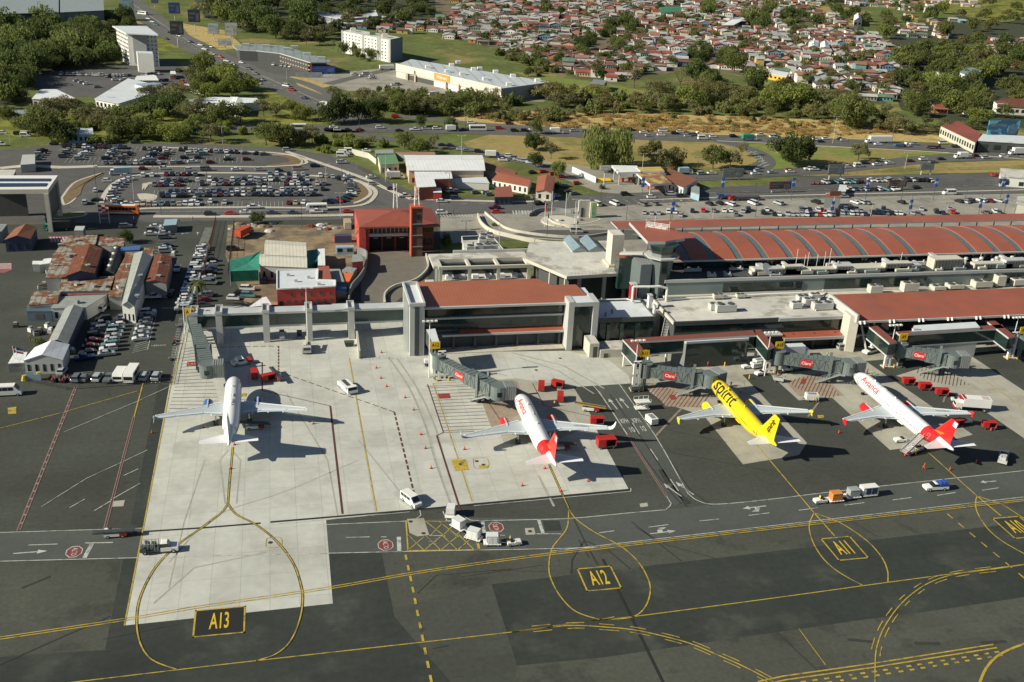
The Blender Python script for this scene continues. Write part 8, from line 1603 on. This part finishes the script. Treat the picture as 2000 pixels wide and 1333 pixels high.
fb('white gabled chapel near the top right of the town',[(1668,41),(1684,41),(1682,31),(1668,31)],6,roofwhite,W_,1,3,'chapel','chapel',(2,1));fb('twin white gabled warehouses at the right of the town, left one',[(1578,93),(1600,94),(1598,83),(1580,82)],5,roofwhite,white_wall,1,2,'warehouse','warehouse');fb('twin white gabled warehouses at the right of the town, right one',[(1601,96),(1622,97),(1618,85),(1602,84)],5,roofwhite,white_wall,1,2,'warehouse','warehouse')
# ---------- the town: each near house a thing with wall and roof
hr=random.Random(42)
def house_mesh(kind,two,q):
 sx,sy=(6+hr.random()*5,6+hr.random()*3.5);z=(5.4 if two else 2.9)+hr.random()*.6;w=MB()
 w.box((-sx/2,-sy/2,0),(sx/2,sy/2,z-.05));n=2+int(sx/3)
 for lv in range(2 if two else 1):
  for i in range(n):x=-sx/2+sx*(i+.5)/n;z0=.9+lv*2.7;w.box((x-.45,-sy/2-.05,z0 if i else.05),(x+.45,-sy/2-.01,z0+1.1),1)
 w.box((-sx/2-.05,-1,1),(-sx/2-.01,.2,2.1),1)
 if kind==2:w.box((-sx/2+.6,-sy/2-1.8,0),(-sx/2+.75,-sy/2-1.65,2.6));w.box((sx/2-.75,-sy/2-1.8,0),(sx/2-.6,-sy/2-1.65,2.6))
 r_=MB();o=.5;h=1.0+hr.random()*.8
 if kind==0:
  r_.loft([[(x,-sy/2-o,z-.1),(x,0,z+h),(x,sy/2+o,z-.1),(x,sy/2+o,z-.25),(x,0,z+h-.18),(x,-sy/2-o,z-.25)]for x in(-sx/2-o,sx/2+o)]);w.face([(-sx/2,-sy/2,z-.06),(-sx/2,sy/2,z-.06),(-sx/2,0,z+h-.2)]);w.face([(sx/2,-sy/2,z-.06),(sx/2,sy/2,z-.06),(sx/2,0,z+h-.2)])
 elif kind==1:
  r_.loft([[(-sx/2-o,y,z-.1),(0,y,z+h),(sx/2+o,y,z-.1),(sx/2+o,y,z-.25),(0,y,z+h-.18),(-sx/2-o,y,z-.25)]for y in(-sy/2-o,sy/2+o)]);w.face([(-sx/2,-sy/2,z-.06),(sx/2,-sy/2,z-.06),(0,-sy/2,z+h-.2)])
 else:
  r_.loft([[(-sx/2-o,-sy/2-2,z-.35),(sx/2+o,-sy/2-2,z-.35),(sx/2+o,-sy/2-2,z-.5),(-sx/2-o,-sy/2-2,z-.5)],[(-sx/2-o,sy/2+o,z+.6),(sx/2+o,sy/2+o,z+.6),(sx/2+o,sy/2+o,z+.45),(-sx/2-o,sy/2+o,z+.45)]])
 wo=w.build('wall',[flat_o,carglass],link=False);ro=r_.build('roof',[roof_o],link=False);return wo,ro
HTM=[house_mesh(k%3,k%4==3,0)for k in range(14)]
WCOL={'white':(.68,.66,.60),'cream':(.55,.48,.35),'pink':(.45,.26,.21),'yellow':(.52,.38,.14),'orange':(.45,.21,.10),'green':(.18,.30,.20),'blue':(.16,.24,.34),'turquoise':(.14,.31,.30),'grey':(.30,.29,.27),'peach':(.58,.38,.26)}
RCOL={'rust red':(.20,.065,.045),'rust brown':(.145,.08,.055),'bright red':(.25,.07,.05),'grey zinc':(.30,.31,.30),'pale zinc':(.38,.38,.35),'green':(.13,.20,.14),'dark brown':(.09,.06,.045),'salmon':(.30,.15,.11)}
wk=['white']*9+['cream']*4+['pink','yellow','orange','green','blue','turquoise','grey','grey','peach','peach'];rk=['rust red']*3+['rust brown']*6+['bright red']*2+['grey zinc']*6+['pale zinc']*4+['green','dark brown','dark brown','salmon','salmon']
def inside(p,poly):
 x,y=p;c_=False;j=len(poly)-1
 for i in range(len(poly)):
  xi,yi=poly[i];xj,yj=poly[j]
  if(yi>y)!=(yj>y)and x<(xj-xi)*(y-yi)/(yj-yi)+xi:c_=not c_
  j=i
 return c_
def Pj(X,Y,Z=0):
 v=Vector((X,Y,Z-CAMH));w_=v.dot(FWD);return(1000+F*v.dot(RT)/w_,666.5+F*v.dot(DN)/w_)
TOWN=[(850,-30),(1760,-30),(1640,8),(1650,60),(1760,95),(1775,150),(1725,203),(1640,185),(1560,160),(1478,135),(1400,140),(1340,128),(1190,162),(1090,140),(1000,120),(975,95),(880,80),(830,55),(900,20)]
HOLES=[[(1120,75),(1205,70),(1215,105),(1130,110)],[(1370,-10),(1395,-10),(1400,35),(1370,40)],[(1455,30),(1500,20),(1520,60),(1470,62)],[(1190,45),(1250,50),(1240,70),(1180,70)],[(1600,-10),(1700,-10),(1650,30),(1600,30)],[(1330,108),(1440,108),(1440,130),(1340,130)],[(1520,30),(1580,25),(1600,60),(1540,70)],[(1400,38),(1465,36),(1465,54),(1400,54)],[(1283,10),(1335,10),(1335,30),(1283,30)]]
spots=[];rowi=0
a0=R(-14);ux=Vector((math.cos(a0),math.sin(a0),0));uy=Vector((-ux.y,ux.x,0));O_=G(1350,150)
for j in range(-12,62):
 k=0;v_=j*8.4+(j//2)*6
 for i in range(-60,75):
  p=O_+ux*(i*9.8+hr.uniform(-1.6,1.6))+uy*(v_+hr.uniform(-1.2,1.2));s_=Pj(p.x,p.y)
  if not inside(s_,TOWN)or any(inside(s_,h_)for h_ in HOLES)or hr.random()<.2:continue
  spots.append((p,j,k));k+=1
for(x,y,w_)in((1640,135,1),(1700,125,1),(1800,72,1),(1760,60,1),(1745,52,1),(1765,66,1),(1928,95,1),(1945,92,1),(1962,95,1),(1985,98,1),(1930,100,1),(1995,105,1),(1835,218,1),(1772,32,1),(1630,3,1),(1655,8,1),(1680,10,1),(1700,12,1),(1720,14,1),(1740,16,1),(1760,20,1),(1780,22,1),(1810,26,1),(1860,42,1),(1880,45,1),(1980,215,1),(590,48,1),(620,55,1),(655,52,1),(700,45,1),(820,60,1),(840,52,1),(1965,130,1),(1985,125,1),(780,48,1),(860,45,1)):spots.append((G(x,y),900,len(spots)))
ex_=random.Random(8)
for poly,n_ in(([(1540,-5),(1900,-5),(1920,20),(1700,14),(1560,12)],60),([(1755,40),(1850,42),(1850,78),(1770,75)],26),([(1915,80),(2030,82),(2030,112),(1920,106)],34),([(580,40),(760,40),(860,60),(860,75),(700,58)],30),([(1790,205),(1860,215),(1990,210),(1990,225),(1800,225)],7)):
 c_=0
 while c_<n_:
  x,y=ex_.uniform(min(p[0]for p in poly),max(p[0]for p in poly)),ex_.uniform(min(p[1]for p in poly),max(p[1]for p in poly))
  if inside((x,y),poly):spots.append((G(x,y),900,len(spots)));c_+=1
spots.sort(key=lambda s_:(s_[0]-Vector((0,0,CAMH))).length)
fw=MB();fcol={}
rows={}
for n_,(p,j,k)in enumerate(spots):
 tw,trf=HTM[hr.randrange(len(HTM))];wc,rc=hr.choice(wk),hr.choice(rk);rot=a0+hr.choice((0,0,0,R(90),R(180)))+hr.uniform(-.06,.06)
 if n_<300:
  key=rows.setdefault(j,len(rows));loc_=('from left in %s town row beyond supermarket'%ordn(key))if j!=900 else 'scattered house outside the town rows'
  o=thing('town_house','%s house with %s roof, %s %s'%(wc,rc,ordn(k)if j!=900 else ordn(n_%60),loc_),'house',(p.x,p.y,.05),rot,'small town houses')
  for src,col in((tw,WCOL[wc]),(trf,RCOL[rc])):c_=src.copy();C.objects.link(c_);c_.parent=o;c_.color=(*col,1)
 else:
  M_=Matrix.Translation((p.x,p.y,.05))@Matrix.Rotation(rot,4,'Z')
  for src,kk,col in((tw,'wall '+wc,WCOL[wc]),(trf,'roof '+rc,RCOL[rc])):
   idx=fcol.setdefault(kk,(len(fcol)+1,col))[0];n0=len(fw.v)
   fw.v+=[tuple(M_@v.co)for v in src.data.vertices];fw.f+=[[n0+q for q in f_.vertices]for f_ in src.data.polygons];fw.mi+=[(idx if f_.material_index==0 else 0)for f_ in src.data.polygons]
ms=[carglass]+[mat('far_'+k.replace(' ','_'),c_[1],.7,n=(.35,.25))for k,c_ in fcol.items()]
if fw.v:stuff(fw.build('distant_houses',ms,recalc=False),'dense mass of small red and white houses filling the far end of the town','houses')
print('HOUSES',len(spots),'CARS',len(CARS))
# ---------- trees
leafm={}
def leafmat(name,c1,c2):
 mt=mat(name,c1,.75,n=(.9,.4),c2=c2,s2=.25,t2=.5,w2=.12,spec=.15);t_=mt.node_tree;b=t_.nodes['Principled BSDF'];lk=b.inputs['Base Color'].links[0].from_socket
 oi=t_.nodes.new('ShaderNodeObjectInfo');m_=t_.nodes.new('ShaderNodeMapRange');m_.inputs[3].default_value=.7;m_.inputs[4].default_value=1.35;t_.links.new(oi.outputs['Random'],m_.inputs[0])
 v_=t_.nodes.new('ShaderNodeVectorMath');v_.operation='SCALE';t_.links.new(lk,v_.inputs[0]);t_.links.new(m_.outputs[0],v_.inputs['Scale']);t_.links.new(v_.outputs[0],b.inputs['Base Color'])
 tl_=t_.nodes.new('ShaderNodeBsdfTranslucent');t_.links.new(v_.outputs[0],tl_.inputs['Color']);mx_=t_.nodes.new('ShaderNodeMixShader');mx_.inputs[0].default_value=.45;out_=t_.nodes['Material Output'];t_.links.new(b.outputs[0],mx_.inputs[1]);t_.links.new(tl_.outputs[0],mx_.inputs[2]);t_.links.new(mx_.outputs[0],out_.inputs['Surface']);return mt
LM={'dark':leafmat('dark_green_leaves',(0.071,0.103,0.032),(0.113,0.140,0.046)),'mid':leafmat('green_leaves',(0.132,0.163,0.048),(0.178,0.193,0.063)),'lime':leafmat('lime_leaves',(0.172,0.218,0.046),(0.230,0.247,0.069)),'brown':leafmat('brownish_leaves',(0.218,0.182,0.076),(0.172,0.167,0.064)),'grey':leafmat('grey_green_leaves',(0.161,0.172,0.078),(0.207,0.193,0.090)),'gold':leafmat('golden_grass_leaves',(0.437,0.299,0.115),(0.310,0.230,0.092))}
def crown(seed,n,shape,lf,lm,gap=.0):
 "leaf quads in clumps spread through an uneven crown of unit radius 1, height 1"
 r=np.random.RandomState(seed);nc={'round':38,'umbrella':34,'airy':22,'willow':26,'bush':16}[shape];V=[];clumps=[]
 for i in range(nc):
  while True:
   p=r.uniform(-1,1,3)
   if np.linalg.norm(p)<1:break
  if shape=='umbrella':p=np.array([p[0]*.85,p[1]*.85,.68+.22*p[2]-.25*(p[0]**2+p[1]**2)]);s=r.uniform(.17,.30);sz=s*.45
  elif shape=='airy':p=np.array([p[0]*.8,p[1]*.8,.62+.3*p[2]]);s=r.uniform(.14,.26);sz=s*.55
  elif shape=='willow':p=np.array([p[0]*.75,p[1]*.75,.52+.42*p[2]]);s=r.uniform(.16,.28);sz=s*1.2
  elif shape=='bush':p=np.array([p[0]*.75,p[1]*.75,.38+.3*p[2]]);s=r.uniform(.25,.42);sz=s*.9
  else:p=np.array([p[0]*.82,p[1]*.82,.56+.36*p[2]]);s=r.uniform(.13,.33);sz=s*.75
  clumps.append((p,s,sz))
 w_=np.array([c_[1]**2 for c_ in clumps]);w_/=w_.sum();ci=r.choice(nc,n,p=w_);vs=np.empty((n*4,3))
 for k in range(n):
  c_,s,sz=clumps[ci[k]];d=r.normal(size=3);d/=np.linalg.norm(d);rad=r.uniform(.72,1.08)if r.rand()<.8 else r.uniform(.3,1)
  q=c_+d*np.array([s,s,sz])*rad;nn=d+r.normal(size=3)*.55;nn/=np.linalg.norm(nn);a=np.cross(nn,r.normal(size=3));a/=np.linalg.norm(a)+1e-9;b_=np.cross(nn,a);l=lf*r.uniform(.6,1.3);
  if shape=='willow':a=np.array([a[0]*.5,a[1]*.5,1.6])
  for m_,(e,f_)in enumerate(((-1,-.6),(1,-.5),(.7,.7),(-.8,.6))):vs[k*4+m_]=q+a*e*l+b_*f_*l
 me=bpy.data.meshes.new('crown');me.from_pydata(vs.tolist(),[],[[4*k,4*k+1,4*k+2,4*k+3]for k in range(n)]);me.materials.append(lm);me.update();return me,clumps
def trunk(seed,clumps,shape):
 rr_=random.Random(seed);b=MB();top={'round':.42,'umbrella':.38,'airy':.3,'willow':.4,'bush':.12}[shape];b.tube((0,0,-.02),(.01,.01,top*.5),.045,7,0,.032);b.tube((.01,.01,top*.5),(0,.02,top),.032,7,0,.024)
 for c_,s,sz in clumps[::2][:9]:mid=Vector(c_)*.5+Vector((0,0,top*.45));b.tube((0,.02,top*.85),mid,.02,5,0,.013,caps=False);b.tube(mid,Vector(c_),.013,5,0,.004,caps=False)
 me=b.build('trunk',bark,link=False).data;return me
TT={}
for i,(k,shape,n,lf,lm)in enumerate((('dark1','round',3000,.036,'dark'),('dark2','round',2700,.038,'dark'),('mid1','round',2800,.037,'mid'),('mid2','umbrella',2600,.033,'mid'),('umb1','umbrella',2600,.031,'grey'),('umb2','umbrella',2400,.031,'brown'),('airy1','airy',1300,.028,'brown'),('airy2','airy',1600,.03,'grey'),('lime1','round',2400,.038,'lime'),('lime2','bush',1500,.055,'lime'),('bush1','bush',1300,.055,'mid'),('bush2','bush',1300,.058,'dark'),('bushb','bush',1200,.055,'brown'),('willow','willow',5200,.026,'mid'),('big','round',6500,.028,'dark'),('bigl','round',5200,.03,'mid'),('bare','airy',260,.028,'brown'),('gold','bush',500,.06,'gold'))):
 cm,cl=crown(100+i,n,shape,lf,LM[lm]);TT[k]=(cm,trunk(i,cl,shape))
DESC={'dark1':'dense dark green round tree','dark2':'dark broad leafed tree','mid1':'mid green round tree','mid2':'green flat topped tree','umb1':'grey green umbrella shaped tree','umb2':'brownish umbrella shaped tree','airy1':'thin brown dry tree','airy2':'sparse grey green tree','lime1':'bright lime green tree','lime2':'low lime bush','bush1':'low green bush','bush2':'low dark bush','bushb':'low brown bush','willow':'tall drooping willow like tree','big':'very large round dark tree','bigl':'large spreading domed green tree','bare':'nearly bare spreading tree'}
TREES=[];tr_=random.Random(77)
def tree(k,x,y,wpx,hpx,where):TREES.append((k,x,y,wpx,hpx,where))
def zone(poly,n,kinds,w0,w1,where,asp=.8,order=True):
 xs=[p[0]for p in poly];ys=[p[1]for p in poly];c_=0;g_=0
 while c_<n and g_<n*60:
  g_+=1;x,y=tr_.uniform(min(xs),max(xs)),tr_.uniform(min(ys),max(ys))
  if not inside((x,y),poly):continue
  w_=tr_.uniform(w0,w1);k=tr_.choice(kinds)
  if k.startswith('bush')or k=='lime2':w_*=.6
  TREES.append((k,x,y,w_,w_*asp*tr_.uniform(.8,1.15)*(.7 if k[:3]in('umb','bus')else 1),where));c_+=1
tree('willow',1185,330,130,84,'willow clump left of the filling station canopy');tree('big',1546,322,98,66,'lawn inside the highway loop');tree('umb1',1676,314,44,38,'lawn right of the big round tree, alone');tree('bigl',1658,248,94,58,'dry field edge above the big round tree');tree('big',1044,294,50,34,'tan lawn left of the willow');tree('airy2',1076,311,36,34,'tan lawn beside the white car queue');tree('dark1',1046,327,36,30,'white car queue below the tan lawn');tree('mid1',1048,262,32,28,'highway edge above the tan lawn');tree('lime1',1090,348,34,34,'road bend below the tan lawn');tree('umb1',1290,335,60,50,'tan lawn behind the filling station');tree('bushb',1320,325,50,40,'tan lawn behind the yellow canopy');tree('mid2',1392,330,66,48,'tan lawn inside the ramp curve');tree('umb1',1425,330,50,40,'inner side of the ramp curve');tree('airy1',1448,305,30,28,'ramp neck');tree('bushb',1262,305,40,28,'tan lawn right of the willow');tree('mid1',1278,303,34,30,'tan lawn right of the willow near highway');tree('bare',1238,172,50,46,'green lawn beyond the dry field');tree('bare',1328,172,44,36,'green lawn beyond the dry field on the right')
for x,y,k,w_,h_ in((640,242,'dark1',60,44),(672,240,'dark2',62,50),(700,238,'dark1',60,46),(735,240,'dark2',56,44),(712,205,'umb2',60,34),(655,205,'airy2',40,36),(740,215,'umb1',60,36),(775,222,'mid1',56,38),(800,226,'mid2',60,40),(830,225,'umb1',60,36),(868,222,'mid1',52,34),(900,218,'mid2',56,34),(925,216,'mid1',54,34),(960,205,'airy1',44,34),(985,205,'bush1',40,24),(820,248,'dark1',26,24),(882,255,'dark2',30,24),(845,292,'airy2',30,30),(790,292,'mid1',44,34),(818,300,'lime1',50,28),(728,285,'airy1',24,22),(700,290,'airy2',26,18),(610,282,'airy2',46,38),(580,283,'umb1',60,34),(548,286,'mid1',64,44),(520,284,'mid2',70,46),(570,222,'mid1',40,26),(595,236,'lime1',50,30),(540,232,'airy2',50,34),(515,228,'airy2',44,34),(412,278,'umb1',60,40),(386,262,'mid2',60,40),(430,244,'mid1',70,44),(470,240,'mid2',60,40),(340,276,'lime1',70,36),(300,272,'lime1',66,36),(265,272,'mid1',64,40),(230,270,'mid2',70,44),(212,254,'umb1',84,40),(178,244,'umb1',80,40),(170,230,'dark1',60,28),(240,236,'mid1',70,30),(296,226,'dark2',80,36),(330,228,'dark1',84,44),(385,236,'umb1',84,44),(345,210,'airy2',90,50),(300,200,'umb1',70,36),(100,275,'mid1',90,54),(120,280,'dark1',70,44),(75,262,'mid2',90,56),(95,240,'umb1',90,54),(130,225,'umb2',70,40),(40,260,'airy2',40,30),(20,240,'mid1',50,30),(270,300-22,'dark2',16,14)):tree(k,x,y,w_,h_,'belt between the car parks and the clinic' if x<560 else 'belt along the highway below the supermarket')
for x,y,w_ in((400,135,52),(385,160,56),(400,178,64),(440,160,60),(430,175,70),(470,178,56),(455,190,60),(490,178,44),(395,190,50),(415,193,50)):tree('lime1' if w_%8 else 'mid1',x,y,w_,w_*.62,'rounded grove between avenue and clinic')
zone([(-30,75),(225,70),(228,120),(60,150),(40,215),(-30,225)],46,['dark1','mid2','dark2','mid1','umb1','dark1','umb2'],44,76,'dark wood at the left edge',.62)
zone([(100,50),(225,48),(240,70),(190,90),(80,75)],9,['mid1','dark1','umb1'],34,50,'meadow edge below the top left shed')
zone([(395,15),(600,30),(640,80),(560,80),(500,70),(400,50)],18,['dark1','dark2','mid1','umb1'],44,70,'wood beside the billboards')
zone([(650,85),(670,100),(800,125),(770,130),(660,112)],8,['bush1','mid1','bush2'],16,26,'garden in front of the white hotel',1.0)
zone([(1050,190),(1300,180),(1640,193),(1780,222),(1640,222),(1300,212),(1080,212)],38,['umb2','umb2','airy1','mid1','lime1','mid2','bushb','umb1'],46,84,'grove between the dry field and the green lawn',.62)
zone([(1340,145),(1450,140),(1500,160),(1540,185),(1360,182)],12,['dark2','mid1','dark1','umb2'],36,62,'grove at the lower town edge',.75)
zone([(870,240),(1300,226),(1640,240),(1760,262),(1400,262),(1000,246)],10,['bush1','bushb','bush1'],20,34,'dry golden field',.7)
zone([(1740,120),(2030,100),(2030,250),(1900,255),(1780,235)],42,['dark1','mid2','mid1','mid2','umb1','lime1','umb2'],40,66,'wood at the right edge',.62)
zone([(1640,240),(1800,245),(1890,272),(1700,262)],14,['airy2','airy1','bush1','mid1','umb1'],30,54,'highway edge left of the big billboard',.7)
zone([(1000,120),(1150,140),(1160,155),(1020,150)],8,['bush1','mid1','bushb'],20,34,'edge above the supermarket lawn',.8)
zone([(500,60),(640,70),(640,90),(560,90)],5,['airy2','mid1'],24,36,'dry verge beside the mall',.8)
for x,y,k,w_,h_ in((250,475,'dark1',36,26),(503,437,'dark1',34,24),(103,610,'airy2',34,30),(872,487,'dark2',30,30),(75,672,'bush1',26,14),(1030,392,'bush2',14,12),(1088,372,'dark1',16,18),(1176,370,'bush1',14,12),(1135,432,'bush1',8,6),(965,442,'bush1',12,8),(1322,405,'bush1',8,6),(960,180,'airy1',36,22),(1010,205,'bush1',30,20),(740,182,'dark1',14,14),(757,180,'dark1',14,14),(350,145,'mid1',16,12),(600,130,'bush2',20,14)):tree(k,x,y,w_,h_,'built up ground near the airport' if y>300 else 'supermarket and hotel grounds')
for hset,nn in((HOLES,7),):
 for h_ in hset[:7]:zone(h_,nn,['dark1','mid1','dark2'],22,40,'green pockets inside the town',.75)
TREES.sort(key=lambda a:-a[2])
cnt={};n_ind=0;FARF=[]
town_pts=random.Random(5)
for k,x,y,wpx,hpx,where in TREES:
 g=G(x,y);m_=mpp(x,y);rw=wpx*m_/2;hh=hpx*m_/math.cos(TH*.75)
 hh=max(hh,rw*.55)
 if n_ind>=298:FARF.append((k,g,rw,hh));continue
 kk=(k,where);cnt[kk]=cnt.get(kk,0)+1
 o=thing('palm_tree' if 0 else('bush' if k.startswith('bush')or k=='lime2' else 'tree'),'%s, %s nearest in the %s'%(DESC[k],ordn(cnt[kk]-1),where),'tree' if not(k.startswith('bush')or k=='lime2')else 'bush',(g.x,g.y,0),tr_.uniform(0,6.28),'trees of the '+where)
 o.scale=(rw,rw,hh);n_ind+=1
 for nm,me in(('trunk',TT[k][1]),('crown',TT[k][0])):c_=bpy.data.objects.new(nm,me);C.objects.link(c_);c_.parent=o
def mass(name,label,items,cat='wood'):
 by={}
 for k,g,rw,hh in items:by.setdefault(k,[]).append((g,rw,hh))
 allv=[];idx=[];mats_=[];n0=0
 for k,L_ in by.items():
  me=TT[k][0];co=np.empty(len(me.vertices)*3);me.vertices.foreach_get('co',co);co=co.reshape(-1,3);nq=len(me.polygons)
  sub=min(nq,1100);mats_.append(me.materials[0])
  for g,rw,hh in L_:
   st=tr_.randrange(0,nq-sub+1);c_=co[st*4:(st+sub)*4];a=tr_.uniform(0,6.28);ca,sa=math.cos(a),math.sin(a);ctr=c_.reshape(-1,4,3).mean(1,keepdims=True);c_=(ctr+(c_.reshape(-1,4,3)-ctr)*1.45).reshape(-1,3)
   v=np.stack([(c_[:,0]*ca-c_[:,1]*sa)*rw+g.x,(c_[:,0]*sa+c_[:,1]*ca)*rw+g.y,c_[:,2]*hh],1);allv.append(v);idx+=[len(mats_)-1]*sub;n0+=sub
 if not allv:return
 v=np.concatenate(allv);me=bpy.data.meshes.new(name);nq=len(v)//4
 me.vertices.add(len(v));me.vertices.foreach_set('co',v.ravel());me.loops.add(len(v));me.loops.foreach_set('vertex_index',np.arange(len(v)));me.polygons.add(nq);me.polygons.foreach_set('loop_start',np.arange(nq)*4)
 for m_ in mats_:me.materials.append(m_)
 me.polygons.foreach_set('material_index',idx);me.update(calc_edges=True);me.validate();o=bpy.data.objects.new(name,me);C.objects.link(o);stuff(o,label,cat)
def zmass(poly,n,kinds,r0,r1):
 out=[];xs=[p[0]for p in poly];ys=[p[1]for p in poly];c_=0
 while c_<n:
  x,y=tr_.uniform(min(xs),max(xs)),tr_.uniform(min(ys),max(ys))
  if inside((x,y),poly):r_=tr_.uniform(r0,r1);out.append((tr_.choice(kinds),G(x,y),r_,r_*tr_.uniform(1.3,1.9)));c_+=1
 return out
fo=FARF+zmass([(-40,62),(220,60),(225,128),(60,150),(40,215),(-40,230)],90,['dark1','dark2','mid1'],6,11)
mass('woodland','dark wooded mass behind the hotel and clinic at the left',fo)
mass('woodland','dark tree belt across the top left beyond the mall',zmass([(390,-20),(860,-20),(850,40),(740,60),(640,75),(480,55),(400,30)],170,['dark1','dark2','mid1','umb1'],5,9)+zmass([(200,40),(245,36),(255,58),(215,75)],10,['dark1','mid1'],5,8))
mass('woodland','rolling green wood filling the upper right corner',zmass([(1650,-30),(2060,-30),(2060,240),(1900,235),(1780,210),(1735,170),(1760,100),(1640,60)],150,['dark1','mid2','mid1','mid2','lime1','umb1','umb2'],5,9.5))
mass('town_greenery','small tree crowns scattered between the town houses',zmass(TOWN,620,['dark1','dark2','mid1','bush1','umb1','mid2'],2.4,5.6)+zmass([(960,95),(1090,140),(1080,150),(980,115)],14,['mid1','bush1'],3,5),'trees')
mass('scrub_belt','low mixed scrub along the golden field and embankments',zmass([(940,232),(1080,222),(1150,225),(1080,240),(960,240)],34,['bushb','bush1','umb1'],2,4)+zmass([(1080,200),(1640,205),(1770,232),(1600,235),(1300,224),(1080,222)],110,['bush1','umb2','bushb','mid1','airy2'],3,6)+zmass([(470,262),(620,262),(760,290),(640,300),(500,285)],30,['lime2','bush1'],1.5,3.5)+zmass([(0,232),(460,236),(500,262),(200,285),(0,262)],50,['lime2','bush1','lime1'],2,4)+zmass([(760,185),(1000,196),(1010,222),(880,232),(760,225)],60,['mid1','bush1','airy2','umb1'],3,5.5),'scrub')
mass('golden_grass_tufts','tufts of tall golden grass covering the dry field',[('gold',g,r_,r_*.5)for k,g,r_,h_ in zmass([(880,222),(1300,224),(1640,238),(1790,258),(1600,266),(1200,255),(960,240)],420,['gold'],1.6,3.6)]+zmass([(900,225),(1300,228),(1640,240),(1700,255),(1200,250)],14,['bushb','bush1'],1.5,2.6),'grass')
def palm(x,y,hpx,label):
 g=G(x,y);m_=mpp(x,y);h=hpx*m_*1.05;t=thing('palm_tree',label,'palm tree',(g.x,g.y,0));b=MB();b.tube((0,0,0),(h*.04,0,h*.85),.22,8,0,.15);b.build('trunk',bark,t);b=MB();r=tr_
 for i in range(16):
  a=i*2.4;el=.9-.085*i;L_=h*.32;p0=Vector((h*.04,0,h*.85));seg=[]
  for s in range(6):f_=s/5;seg.append(p0+Vector((math.cos(a)*L_*f_*math.cos(el*.5),math.sin(a)*L_*f_*math.cos(el*.5),L_*(math.sin(el)*f_-.75*f_*f_))))
  sd_=Vector((-math.sin(a),math.cos(a),0))
  for s in range(5):w_=.32*h*.13*(1-abs(s/5-.4));b.face([seg[s]-sd_*w_,seg[s+1]-sd_*w_*.8,seg[s+1]+Vector((0,0,.1)),seg[s]+Vector((0,0,.1))]);b.face([seg[s]+sd_*w_,seg[s]+Vector((0,0,.1)),seg[s+1]+Vector((0,0,.1)),seg[s+1]+sd_*w_*.8])
 b.build('crown',LM['mid'],t,recalc=False)
palm(706,490,54,'palm tree with drooping crown at the corner of the fire station');palm(387,602,60,'palm tree between the white cars and the yard');palm(60,668,14,'short palm tree behind the gabled office')
for i,(x,y)in enumerate(((650,98),(660,104),(684,112),(703,114),(712,115),(735,118),(755,120),(748,119))):palm(x,y,20,'%s small palm tree from the left in front of the white hotel'%ordn(i))
